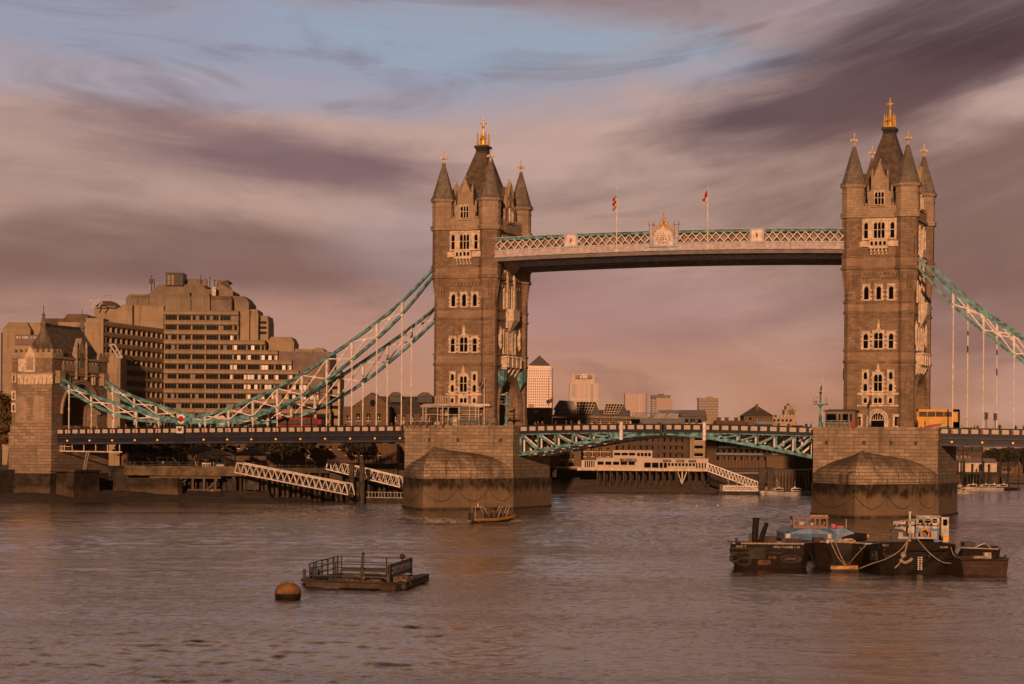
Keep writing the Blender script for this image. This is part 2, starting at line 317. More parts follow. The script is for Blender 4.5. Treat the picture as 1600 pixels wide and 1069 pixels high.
def waves():
    import numpy as np
    g=np.random.default_rng(5)
    ys=[85.]
    while ys[-1]<760: ys.append(ys[-1]+max(.2,min(1.5,ys[-1]*.0018)))
    ys=np.array(ys); xs=np.concatenate([np.arange(-190,-70,1.0),np.arange(-70,70,.27),np.arange(70,190,1.0)])
    Xl,Yl=np.meshgrid(xs,ys); X=CX+Xl*RT[0]+Yl*FW[0]; Y=CY+Xl*RT[1]+Yl*FW[1]
    dyr=np.gradient(ys)[:,None]; H=np.zeros_like(X); wind=math.radians(-70)
    gust=np.ones_like(X)
    for i in range(10):
        L=g.uniform(25,130); a=g.uniform(0,2*np.pi); k=2*np.pi/L; gust+=.17*np.sin(k*(X*np.cos(a)+Y*np.sin(a)*.6)+g.uniform(0,6.28))
    gust=np.clip(gust,.35,1.8)
    lam=np.geomspace(.5,14,84)
    for i,L in enumerate(lam):
        a=wind+g.normal(0,.75); k=2*np.pi/L; sl=.022 if L<1.6 else .022*(1.6/L)**.75
        att=np.clip((L/dyr-2.0)/1.5,0,1); ph=k*(X*np.cos(a)+Y*np.sin(a))+g.uniform(0,6.28)+1.2*np.sin(X*.05+i)+1.2*np.sin(Y*.043+2*i)
        s=np.sin(ph); H+=(sl/k)*att*(gust if L<5 else 1)*(s+.25*np.cos(2*ph))
    ed=np.clip((185-np.abs(Xl))/12,0,1)*np.clip((755-Yl)/30,0,1); H=H*ed-.06
    n,m=X.shape; co=np.stack([X,Y,H],-1).reshape(-1,3).astype(np.float32)
    idx=np.arange(n*m,dtype=np.int32).reshape(n,m); q=np.stack([idx[:-1,:-1],idx[:-1,1:],idx[1:,1:],idx[1:,:-1]],-1).reshape(-1,4)
    me=bpy.data.meshes.new('river_surface'); me.vertices.add(len(co)); me.vertices.foreach_set('co',co.ravel()); me.loops.add(q.size); me.loops.foreach_set('vertex_index',q.ravel())
    me.polygons.add(len(q)); me.polygons.foreach_set('loop_start',np.arange(0,q.size,4,dtype=np.int32)); me.update(calc_edges=True)
    me.polygons.foreach_set('use_smooth',np.ones(len(q),dtype=bool)); me.materials.append(WATER)
    o=bpy.data.objects.new('river_water',me); COL.objects.link(o); tag(o,'choppy brown river surface around the bridge and the moored boats','river',kind='structure')
waves()
bank=[(-700,-260),(-260,-95),(-190,-62),(-146,-24),(-140,10),(-128,14),(-95,28),(-60,44),(-80,70),(-102,120),(-102,170),(-72,181),(-40,194),(-5,205),(10,240),(-12,330),(-300,380)]
poly=bank+[(-9000,380),(-9000,-260)]
tag(MB().prism(poly,'z',-2,6.38,1).prism(poly,'z',6.385,6.4).build('river_bank',[LAND,TIMD]),'paved north bank of the river carrying the buildings','ground',kind='structure')
east=[(-9000,385),(-60,385),(-20,412),(-3,462),(50,482),(600,690),(4000,2500),(4000,9000),(-9000,9000)]
tag(MB().prism(east,'z',-2,3.0).build('river_bank',[LAND]),'lower bank of the far river bend','ground',kind='structure')
# foreshore: sloping mud in front of the bank
def shore(name,pts,w0,z0,mt,label):
    mb=MB(); n=len(pts); rows=5; vs=[]
    for i,(p,q) in enumerate(pts):
        for k in range(rows+1):
            t=k/rows; X=p[0]+(q[0]-p[0])*t; Y=p[1]+(q[1]-p[1])*t
            vs.append((X+random.uniform(-.6,.6),Y+random.uniform(-.6,.6),z0*(1-t)**1.4-.25*t+random.uniform(-.10,.10)))
    fs=[(i*(rows+1)+k,(i+1)*(rows+1)+k,(i+1)*(rows+1)+k+1,i*(rows+1)+k+1) for i in range(n-1) for k in range(rows)]
    return tag(mb.add(vs,fs).build(name,mt,smooth=True),label,'foreshore',kind='structure')
def dense(pts,k=6):
    out=[]
    for (a,b),(c,d) in zip(pts,pts[1:]):
        for i in range(k):
            t=i/k; out.append(((a[0]+(c[0]-a[0])*t,a[1]+(c[1]-a[1])*t),(b[0]+(d[0]-b[0])*t,b[1]+(d[1]-b[1])*t)))
    return out+[pts[-1]]
shore('foreshore',dense([((-262,-96),(-240,-128)),((-190,-63),(-172,-86)),((-147,-26),(-126,-52)),((-136,-10),(-118,-38)),((-128,14),(-100,-10)),((-112,22),(-84,0)),((-95,29),(-86,16))]),0,1.5,MUD,'dark muddy foreshore under the left bridge approach')
shore('foreshore',dense([((-133,-2),(-124,-26)),((-122,5),(-108,-16)),((-108,11),(-97,0)),((-97,16),(-92,9))]),0,2.0,MUD,'sandy hard sloping into the river left of the wharf piles')
shore('beach',dense([((-102,160),(-80,132)),((-72,180),(-56,150)),((-40,193),(-30,168)),((-5,204),(4,182))]),0,3.0,SAND,'pale sloping river beach below the building on stilts')
shore('foreshore',dense([((-6,461),(0,438)),((50,481),(58,455)),((300,573),(310,540)),((600,690),(610,650))]),0,3.,SAND,'strip of sand below the far right embankment')
# ---------------------------------------------------------------- piers
def make_pier(x,label):
    t=thing('bridge_pier',label,'bridge pier',(x,0,0),group='granite river piers')
    H=11.5
    cv=[(11.75*(i/8-1),-13.0-17.6*(1-abs(i/8-1)**1.15)) for i in range(17)]; low=cv+[(11.75,9.2)]+[(-a*.9,-b-4) for a,b in cv[2:15]]+[(-11.75,9.2)]
    lo2=[(px*1.0,py) for px,py in low]
    ring=lambda P,z,s=1.:[(a*s,b*s,z) for a,b in P]
    MB().loft([ring(low,-2,1.015),ring(low,.35,1.015),ring(low,.5),ring(low,5.85),ring(low,5.95,.99)]).build('tidal_base',PIERB,t)
    up=[(-H,-12.8),(H,-12.8),(H,9.0),(H-3,13.5),(-H+3,13.5),(-H,9.0)]
    MB().loft([ring(up,5.7),ring(up,13.9)]).build('pier_wall',PIER,t)
    mb=MB()
    for (z0,z1,o) in ((13.9,14.12,.16),(14.12,14.4,.05),(14.4,14.62,.18),(14.62,15.9,0.03),(15.9,16.25,.22)):
        q=[(a+(o if a>0 else -o),b+(o if b>0 else -o)) for a,b in up]; mb.loft([ring(q,z0),ring(q,z1)])
    mb.build('coping_course',PIER,t)
    for sg in (-1,1):   # pointed cutwater with domed stone cap
        out=[]; n=18
        for i in range(n+1):
            u=i/n*2-1; xx=11.6*u; yy=-12.8-17.6*(1-abs(u)**1.15); out.append((xx,yy*1.0))
        m=MB(); vs=[]; lev=[1,1,.97,.92,.85,.76,.65,.5,.32,.14,.0]
        for li,s in enumerate(lev):
            for (xx,yy) in out:
                u=xx/11.6; sp=(0.0,-12.8-11.6*(1-abs(u))**.8); zr=10.9+(1-abs(u))*1.0
                X=sp[0]+(xx-sp[0])*s; Y=sp[1]+(yy-sp[1])*s
                Z=5.9 if li==0 else 7.6+(zr-7.6)*(1-s**2.8)
                vs.append((X,Y if sg<0 else -Y,Z))
        N1=n+1; fs=[(a*N1+b,a*N1+b+1,(a+1)*N1+b+1,(a+1)*N1+b) for a in range(len(lev)-1) for b in range(n)]
        m.add(vs,fs); m.build('cutwater_cap',CAPST,t)
    for hx in (-6.2,-.1,8.9) if x<0 else (-9,-2,3,7.5):
        MB().box(hx-.28,hx+.28,-12.86,-12.7,13.0,13.7).build('drain_hole',DARK,t)
    # drooping fender chains on the tidal base
    for (a,b) in (((-11.2,-14.5),(0,-30.8)),((0,-30.8),(4.6,-24.8)),((4.6,-24.8),(8.6,-18.6)),((8.6,-18.6),(11.9,-12.6))):
        pts=[]
        for i in range(13):
            s=i/12; X=a[0]+(b[0]-a[0])*s; Y=a[1]+(b[1]-a[1])*s; bow=sin(pi*s)*.9*(1 if b[0]>0 else -1)
            nx,ny=(1,-.7)
            pts.append((X+.30*max(0,bow)+.08*(1 if X>=0 else -1)-(.35*max(0,-bow)),Y-.12-.30*abs(bow),3.9-2.3*(1-(2*s-1)**2)))
        MB().tube(pts,.032,4).build('fender_chain',DARK,t)
    return t
XL,XR=-41.0,41.5
pierL=make_pier(XL,'sunlit granite pier under the left tower, carrying the glazed cafe pavilion')
pierR=make_pier(XR,'granite pier under the right tower, behind the moored boats')
# ---------------------------------------------------------------- towers
ZS=16.2
def win_mesh(w,h,lights=1,frame=.34,arch=True,quoin=True,trans=False):
    """gothic window on the y=0 plane facing -y, bottom centre at the origin"""
    mb=MB(); d=.30; f=frame
    mb.box(-w/2-f,-w/2,-d,.0,-f*.8,h+f); mb.box(w/2,w/2+f,-d,0,-f*.8,h+f); mb.box(-w/2,w/2,-d,0,h,h+f); mb.box(-w/2,w/2,-d-.06,0,-f*.8,0)
    mb.box(-w/2-f-.08,w/2+f+.08,-d-.12,0,h+f,h+f+.14)
    mb.box(-w/2,w/2,-.04,0,0,h,1)
    lw=w/lights
    for i in range(1,lights): mb.box(-w/2+i*lw-.07,-w/2+i*lw+.07,-.2,-.02,0,h)
    if trans: mb.box(-w/2,w/2,-.18,-.03,h*.52,h*.52+.12)
    if arch:
        for i in range(lights):
            c=-w/2+(i+.5)*lw; a=lw/2-.05; k=.9*a*1.3
            for s in (-1,1):
                P=[(c+s*a,h),(c+s*a,h-k)]+[(c+s*a*cos(q*pi/2/4)**1.0,h-k+k*.92*sin(q*pi/2/4)) for q in range(1,5)]
                P=[(c+s*(a+.03),h),(c+s*(a+.03),h-k)]+P[2:]
                mb.prism(P,'y',-.19,-.03)
    if quoin:
        for z in range(int(h/.8)+1):
            for s in (-1,1): mb.box(s*(w/2+f),s*(w/2+f+.22),-.16,0,z*.8-.1,z*.8+.3)
    return mb
def window(parent,x,y,z,w,h,face='f',**k):
    o=win_mesh(w,h,**k).build('window',[TRIM,GLASS],parent)
    if face=='f': o.location=(x,y,z)
    else: o.location=(x,y,z); o.rotation_euler=(0,0,pi/2 if face=='r' else -pi/2)
    return o
def make_tower(x,label):
    t=thing('bridge_tower',label,'tower',(x,0,0),group='gothic bridge towers')
    bx,by=5.9,9.5
    # body with the road arch through it
    aw,sp,cr=5.4,19.6,25.2
    arch=[(-aw,ZS)]+[(-aw,sp)]+[(-aw*cos(i*pi/2/7),sp+(cr-sp)*sin(i*pi/2/7)) for i in range(1,8)]+[(aw*sin(i*pi/2/7),sp+(cr-sp)*cos(i*pi/2/7)) for i in range(1,7)]+[(aw,sp),(aw,ZS)]
    pl=[(-by,ZS)]+arch+[(by,ZS),(by,55.4),(-by,55.4)]
    MB().prism(pl,'x',-bx,bx).build('wall',STONE,t)
    # turrets
    for ix in (-1,1):
        for iy in (-1,1):
            X,Y=ix*5.0,iy*8.75
            c=MB().octo(X,Y,[(1.62,ZS-.3),(1.62,17.6),(1.5,17.9),(1.5,42.6),(1.62,43.4),(1.95,45.4),(1.95,55.2)]).build('turret',STONE,t)
            m=MB().octo(X,Y,[(2.0,55.2),(2.35,55.6),(2.35,56.0),(2.02,56.1),(2.02,59.6),(2.12,59.7),(2.12,59.95),(2.02,60.0),(2.02,60.6),(2.4,60.9),(2.4,61.2)])
            for k in range(8):   # blind tracery panels
                a=k*pi/4; m.beam((X+2.03*cos(a),Y+2.03*sin(a),56.6),(X+2.03*cos(a),Y+2.03*sin(a),59.2),.7,.10,up=(cos(a),sin(a),0))
            m.build('turret_head',UPPER,c)
            m=MB().octo(X,Y,[(2.35,61.1),(2.35,61.5),(2.1,61.7),(.28,68.2),(.36,68.4),(.3,68.7)])
            for k in range(8):
                a=k*pi/4+pi/8; q=2.3; m.beam((X+q*cos(a),Y+q*sin(a),61.4),(X+.3*cos(a),Y+.3*sin(a),68.2),.14)
            m.build('spire',SPIRE,c)
            m=MB().cyl(X,Y,68.5,70.9,.22,.17,6).box(X-.72,X+.72,Y-.17,Y+.17,69.5,69.9).box(X-.17,X+.17,Y-.72,Y+.72,69.47,69.93).box(X-.3,X+.3,Y-.3,Y+.3,68.45,68.62)
            for dx_,dz_ in ((.62,69.7),(-.62,69.7)): m.sphere(X+dx_,Y,dz_,.2,n=6)
            m.sphere(X,Y,70.85,.24,n=6); m.sphere(X,Y,69.7,.3,n=6)
            m.build('cross_finial',TRIM,c)
            # pointed blind gussets where the turret swells
            g=MB()
            for k in range(8):
                a=k*pi/4; ca,sa=cos(a),sin(a); r0,r1=1.50,2.02
                for o_ in (-.34,.34):
                    ox,oy=-sa*o_,ca*o_
                    g.add([(X+r0*ca+ox,Y+r0*sa+oy,41.0),(X+r1*ca+ox*1.6,Y+r1*sa+oy*1.6,45.2),(X+r0*ca+ox*2.0,Y+r0*sa+oy*2.0,45.2),(X+r0*ca+ox*.4,Y+r0*sa+oy*.4,45.2)],[(0,1,2),(0,3,1),(1,3,2),(0,2,3)])
            g.build('corbel',STONE,c)
    # string courses round body and turrets
    for z,hh,o,mt in ((17.6,.3,.16,STONE),(28.4,.32,.22,STONE),(30.4,.28,.2,STONE),(37.5,.32,.22,STONE),(39.4,.28,.2,STONE),(45.7,.4,.26,STONE),(47.9,.3,.2,STONE),(55.35,.5,.35,UPPER)):
        m=MB(); r=1.5 if z<44 else 1.97
        if z>18: m.box(-bx-o,bx+o,-by-o,by+o,z-hh/2,z+hh/2)
        for ix in (-1,1):
            for iy in (-1,1):
                m.octo(ix*5.0,iy*8.75,[(r,z-hh/2-.12),(r+o,z-hh/2+.02),(r+o,z+hh/2+.02),(r,z+hh/2+.16)])
                if z<18: m.build('plinth_moulding',mt,t); m=MB()
        if m.v: m.build('string_course',mt,t)
    for za,zb_ in ((28.6,30.2),(37.7,39.2),(45.95,47.75)):
        m=MB(); r=1.54 if za<44 else 2.0; m.box(-bx-.04,bx+.04,-by-.04,by+.04,za,zb_)
        for ix in (-1,1):
            for iy in (-1,1): m.octo(ix*5.0,iy*8.75,[(r,za),(r,zb_)])
        m.build('stone_band',MIDST,t)
    # corbel tables under the fifth storey
    m=MB()
    for i in range(9):
        X=-3.0+i*.75; m.box(X-.2,X+.2,-by-.32,-by,43.9,44.7)
        Xs=-5.6+i*1.4; m.box(bx,bx+.32,Xs-.25,Xs+.25,43.9,44.7)
    m.box(-3.3,3.3,-by-.36,-by,44.7,45.0); m.box(bx,bx+.36,-6.2,6.2,44.7,45.0); m.build('corbel_table',STONE,t)
    # front face windows
    yF=-by-.003
    for dx_ in (-2.3,0,2.3): window(t,dx_,yF,39.95,.86,2.4)
    window(t,-2.35,yF,30.9,.86,2.7,trans=True); window(t,0,yF,30.9,1.6,2.9,lights=2,trans=True); window(t,2.35,yF,30.9,.86,2.7,trans=True)
    MB().box(-.45,.45,yF-.3,yF,34.0,34.5).box(-.25,.25,yF-.35,yF,34.5,35.4).cyl(0,yF-.2,35.3,36.3,.3,.04,6).build('niche',TRIM,t)
    for s in (-1,1):
        window(t,s*2.35,yF,25.15,.66,1.35,quoin=False)
        window(t,s*2.35,yF,22.95,.7,1.4); window(t,s*2.35,yF,20.75,.62,.95,quoin=False)
    window(t,0,yF,22.95,1.5,3.1,lights=2,trans=True); window(t,0,yF,20.75,1.5,1.0,lights=2,quoin=False)
    MB().box(-.4,.4,yF-.3,yF,26.45,27.0).box(-.2,.2,yF-.35,yF,27,27.7).cyl(0,yF-.2,27.6,28.2,.26,.04,6).build('niche',TRIM,t)
    m=MB()
    for s in (-1,1): m.box(s*1.3,s*3.95,yF-.22,yF,22.25,22.65)
    m.box(-3.95,3.95,yF-.20,yF,20.1,20.42); m.box(-1.25,1.25,yF-.24,yF,22.1,22.6); m.build('sill_band',TRIM,t)
    # doorway with pointed moulding
    m=MB(); n=10
    for rr,dd in ((2.05,.55),(1.75,.40),(1.45,.25)):
        out=[(rr*cos(pi*i/n),17.6+rr*1.02*sin(pi*i/n)) for i in range(n+1)]; inn=[((rr-.22)*cos(pi*i/n),17.6+(rr-.22)*1.02*sin(pi*i/n)) for i in range(n+1)]
        for i in range(n): m.prism([out[i],out[i+1],inn[i+1],inn[i]],'y',yF-dd,yF)
    for s in (-1,1): m.box(s*1.25,s*2.05,yF-.45,yF,ZS,17.62)
    m.build('doorway',TRIM,t)
    m=MB().prism([(1.23*cos(pi*i/n),17.6+1.25*sin(pi*i/n)) for i in range(n+1)]+[(-1.23,ZS),(1.23,ZS)],'y',yF-.05,yF)
    d=m.build('door',GLASS,t); m=MB()
    for i in range(-2,3): m.box(i*.42-.05,i*.42+.05,yF-.12,yF-.05,17.6,18.75-abs(i)*.28)
    m.box(-1.23,1.23,yF-.12,yF-.05,17.5,17.65); m.build('tracery',TRIM,d)
    for s in (-1,1): window(t,s*3.55,yF,ZS+.3,.8,1.7,arch=False,quoin=False)
    # top storey with balcony
    for s in (-1,1): window(t,s*2.45,yF,51.3,.72,2.9,trans=True)
    window(t,0,yF,51.3,2.0,2.9,lights=3,trans=True)
    m=MB().box(-3.3,-2.95,yF-.2,yF,50.9,54.9).box(2.95,3.3,yF-.2,yF,50.9,54.9).box(-3.3,3.3,yF-.25,yF,54.6,54.95)
    for a,b in ((-2.0,-1.3),(1.3,2.0)): m.box(a,b,yF-.18,yF,50.9,54.6)
    m.build('window_surround',TRIM,t)
    m=MB().box(-3.9,3.9,yF-.55,yF,49.7,50.75).box(-1.7,1.7,yF-1.2,yF-.5,49.6,50.9).box(-1.9,1.9,yF-1.3,yF,50.9,51.05).box(-1.8,1.8,yF-1.25,yF,49.3,49.6)
    for i in range(5): X=-1.4+i*.7; m.box(X-.13,X+.13,yF-.95,yF,48.7,49.3); m.box(X-.13,X+.13,yF-.5,yF,48.2,48.75)
    for s in (-1,1): m.box(s*3.4,s*3.85,yF-.4,yF,48.5,49.7)
    b=m.build('balcony',TRIM,t); m=MB()
    for i in range(4): X=-1.2+i*.8; m.box(X-.22,X+.22,yF-1.23,yF-1.2,49.85,50.6)
    m.build('pierced_opening',GLASS,b)
    # parapet with battlements
    m=MB()
    for s in (-1,1):
        m.box(-bx+.8,bx-.8,s*(by+.1),s*(by-.4),55.6,57.3); m.box(s*(bx+.1),s*(bx-.4),-by+.8,by-.8,55.6,57.3)
        for i in range(4):
            for q in (-1,1): m.box(q*(2.5+i*.62*1.0)-.18,q*(2.5+i*.62)+.18,s*(by+.12),s*(by-.38),57.3,57.8+(i==3)*.4)
        for i in range(5):
            for q in (-1,1): m.box(s*(bx+.12),s*(bx-.38),q*(2.9+i*.9)-.25,q*(2.9+i*.9)+.25,57.3,57.9)
    m.build('parapet',UPPER,t)
    # gabled dormers
    def gable(parent,w,front):
        g=[(-w,55.6),(w,55.6),(w,59.6),(w*.62,60.6),(w*.62,62.4),(w*.45,63.0),(0,65.3),(-w*.45,63.0),(-w*.62,62.4),(-w*.62,60.6),(-w,59.6)]
        m=MB().prism(g,'y',-.35,.35)
        m.prism([(w*.5,62.7),(0,65.55),(-w*.5,62.7),(-w*.5,62.3),(0,64.9),(w*.5,62.3)],'y',-.55,.0)
        for s in (-1,1):
            m.cyl(s*w*.66,-.1,60.0,63.2,.26,.22,6); m.cyl(s*w*.66,-.1,63.2,64.3,.3,.03,6); m.cyl(s*w,-.05,58.6,60.4,.25,.2,6); m.cyl(s*w,-.05,60.4,61.2,.28,.03,6)
        m.box(-w*.7,w*.7,-.6,-.3,57.0,57.25); m.cyl(0,0,65.3,66.1,.18,.1,6)
        for i in range(10):
            a0=pi*i/10; a1=pi*(i+1)/10; ro,ri=1.35,1.15
            m.prism([(ro*cos(a0),60.4+ro*1.25*sin(a0)),(ro*cos(a1),60.4+ro*1.25*sin(a1)),(ri*cos(a1),60.4+ri*1.25*sin(a1)),(ri*cos(a0),60.4+ri*1.25*sin(a0))],'y',-.5,-.3)
        o=m.build('gable',UPPER,parent)
        wd=win_mesh(1.7,2.3,3,.16,True,False,True).build('window',[TRIM,GLASS],o); wd.location=(0,-.353,57.5)
        rf=MB().prism([(-w*.6,59.5),(w*.6,59.5),(w*.6,61.8),(0,64.6),(-w*.6,61.8)],'y',.36,4.2).build('dormer_roof',SLATE,o)
        return o
    g=gable(t,2.2,1); g.location=(0,-by+.2,0)
    g=gable(t,3.0,1); g.location=(bx-.2,0,0); g.rotation_euler=(0,0,pi/2)
    g=gable(t,3.0,1); g.location=(-bx+.2,0,0); g.rotation_euler=(0,0,-pi/2)
    g=gable(t,2.2,1); g.location=(0,by-.2,0); g.rotation_euler=(0,0,pi)
    # main roof
    rg=lambda a,b,z:[(-a,-b,z),(a,-b,z),(a,b,z),(-a,b,z)]
    r=MB().loft([rg(4.9,8.0,55.8),rg(4.6,7.0,58.0),rg(2.95,4.2,65),rg(1.15,1.3,71.6)]).build('roof',SLATE,t)
    MB().loft([rg(1.1,1.25,71.1),rg(1.1,1.25,71.9),rg(1.05,1.15,72.1),rg(1.4,1.5,72.7),rg(1.4,1.5,72.95),rg(1.1,1.2,73.1)]).box(-1.2,1.2,-1.35,1.35,71.0,71.25).build('roof_cap',DARK,r)
    m=MB()
    for X in (-.85,.85):
        for Y in (-.9,.9): m.cyl(X,Y,73.1,75.2,.24,.15,6).sphere(X,Y,75.3,.2,n=6).cyl(X,Y,75.3,75.9,.1,.02,5)
    m.box(-1.0,1.0,-1.05,1.05,73.05,73.3); m.lathe(0,0,[(.5,73.1),(.4,74.2),(.55,74.6),(.26,75.1),(.22,76.6),(.34,76.9),(.15,77.2),(.1,78.8)],8)
    m.box(-.55,.55,-.08,.08,77.5,77.72)
    for X,Z in ((.55,77.6),(-.55,77.6),(0,78.3)): m.sphere(X,0,Z,.16,n=6)
    for X in (-.6,.6):
        m.beam((X*1.3,0,74.4),(0,0,75.6),.12); m.beam((0,X*1.4,74.4),(0,0,75.6),.12)
    m.build('gilded_crown',GOLD,r)
    # faces over the road (both ends)
    for s,fc in ((1,'r'),(-1,'l')):
        X=s*(bx+.003); m=MB(); n=9
        for rr,dd in ((6.7,.55),(6.25,.42),(5.8,.25)):
            k=(cr-sp)/aw
            O=[(-rr,ZS)]+[(-rr*cos(i*pi/2/n),sp+rr*k*sin(i*pi/2/n)) for i in range(n+1)]+[(rr*sin(i*pi/2/n),sp+rr*k*cos(i*pi/2/n)) for i in range(1,n+1)]+[(rr,ZS)]
            q=rr-.4
            I=[(-q,ZS)]+[(-q*cos(i*pi/2/n),sp+q*k*sin(i*pi/2/n)) for i in range(n+1)]+[(q*sin(i*pi/2/n),sp+q*k*cos(i*pi/2/n)) for i in range(1,n+1)]+[(q,ZS)]
            for i in range(len(O)-1): m.prism([O[i],O[i+1],I[i+1],I[i]],'x',X,X+s*dd)
        m.build('arch_moulding',STONE,t)
        m=MB()   # balcony over the arch on corbels
        m.box(X,X+s*1.3,-4.2,4.2,28.0,29.9).box(X,X+s*1.45,-4.4,4.4,29.9,30.15)
        for i in range(4): Y=-3.6+i*2.4; m.prism([(X,26.0),(X+s*1.2,28.0),(X,28.0)],'y',Y-.25,Y+.25); m.box(X,X+s*1.5,Y-.2,Y+.2,28.0,30.3)
        m.build('balcony',TRIM,t)
        for Y in (-2.6,0,2.6):
            window(t,X,Y,30.9,1.7 if Y==0 else 1.1,4.3,fc,lights=2 if Y==0 else 1,trans=True,quoin=False,frame=.35)
            window(t,X,Y,40.0 if Y else 39.6,2.0 if Y==0 else .9,3.3 if Y else 5.0,fc,lights=2 if Y==0 else 1,trans=True,quoin=False,frame=.4)
        m=MB().box(X,X+s*1.7,-1.7,1.7,37.6,39.5).box(X,X+s*1.8,-1.85,1.85,39.5,39.75)
        m.loft([[(X,-.5,35.2),(X+s*.3,-.5,35.2),(X+s*.3,.5,35.2),(X,.5,35.2)],[(X,-1.7,37.6),(X+s*1.7,-1.7,37.6),(X+s*1.7,1.7,37.6),(X,1.7,37.6)]])
        for Y in (-1.9,1.9): m.cyl(X+s*.3,Y,36,46,.3,.3,6); m.cyl(X+s*.3,Y,46,47.2,.33,.03,6)
        m.build('oriel',TRIM,t)
        for Y in (-5.4,5.4): MB().box(X,X+s*.55,Y-.35,Y+.35,32.5,34.6).cyl(X+s*.3,Y,31.6,32.5,.1,.4,6).cyl(X+s*.3,Y,34.6,36.2,.36,.03,6).build('statue_niche',TRIM,t)
        for Y in (-3.9,0,3.9): window(t,X,Y,50.0,1.4 if Y else 2.2,3.9,fc,lights=2,trans=True,quoin=False)
        m=MB().box(X,X+s*1.1,-3,3,48.2,49.7)
        for i in range(6): m.prism([(X,46.9),(X+s*1.0,48.2),(X,48.2)],'y',-2.7+i*1.08-.15,-2.7+i*1.08+.15)
        m.build('balcony',TRIM,t)
    return t
towL=make_tower(-41.27,'stone gothic tower with gilded crown, left of the high walkways')
def tower_copy():
    c=dup(towL,loc=(41.4,0,0),label='stone gothic tower with gilded crown, right of the walkways beside the yellow bus'); return c
towR=tower_copy()
# teal gate cabinets and arch ribs on the river side of the left tower
for (tw,sg) in ((towL,1),(towR,-1)):
    for Y,w_ in ((5.6,1.9),(-5.4,1.5)):
        m=MB(); X=sg*6.0
        m.loft([[(X,Y-w_/2+.6,23.6),(X+sg*.5,Y-w_/2+.6,23.6),(X+sg*.5,Y+w_/2,24.6),(X,Y+w_/2,24.6)],[(X,Y-w_/2,25.2),(X+sg*1.3,Y-w_/2,25.2),(X+sg*1.3,Y+w_/2,25.4),(X,Y+w_/2,25.4)],[(X,Y-w_/2,27.2),(X+sg*1.3,Y-w_/2,27.2),(X+sg*1.3,Y+w_/2,27.6),(X,Y+w_/2,27.6)]])
        m.build('cabinet',TEAL,tw)
    m=MB(); 
    for q in (-4,-1.5,1):
        for i in range(8):
            a0=i*pi/8; a1=(i+1)*pi/8; m.beam((q*sg,-5.2*cos(a0),19.4+5.2*sin(a0)),(q*sg,-5.2*cos(a1),19.4+5.2*sin(a1)),.25,.45)
        for s in (-1,1): m.box(q*sg-.2,q*sg+.2,s*5.3,s*4.95,ZS,19.5)
    m.build('arch_rib',TEAL,tw)
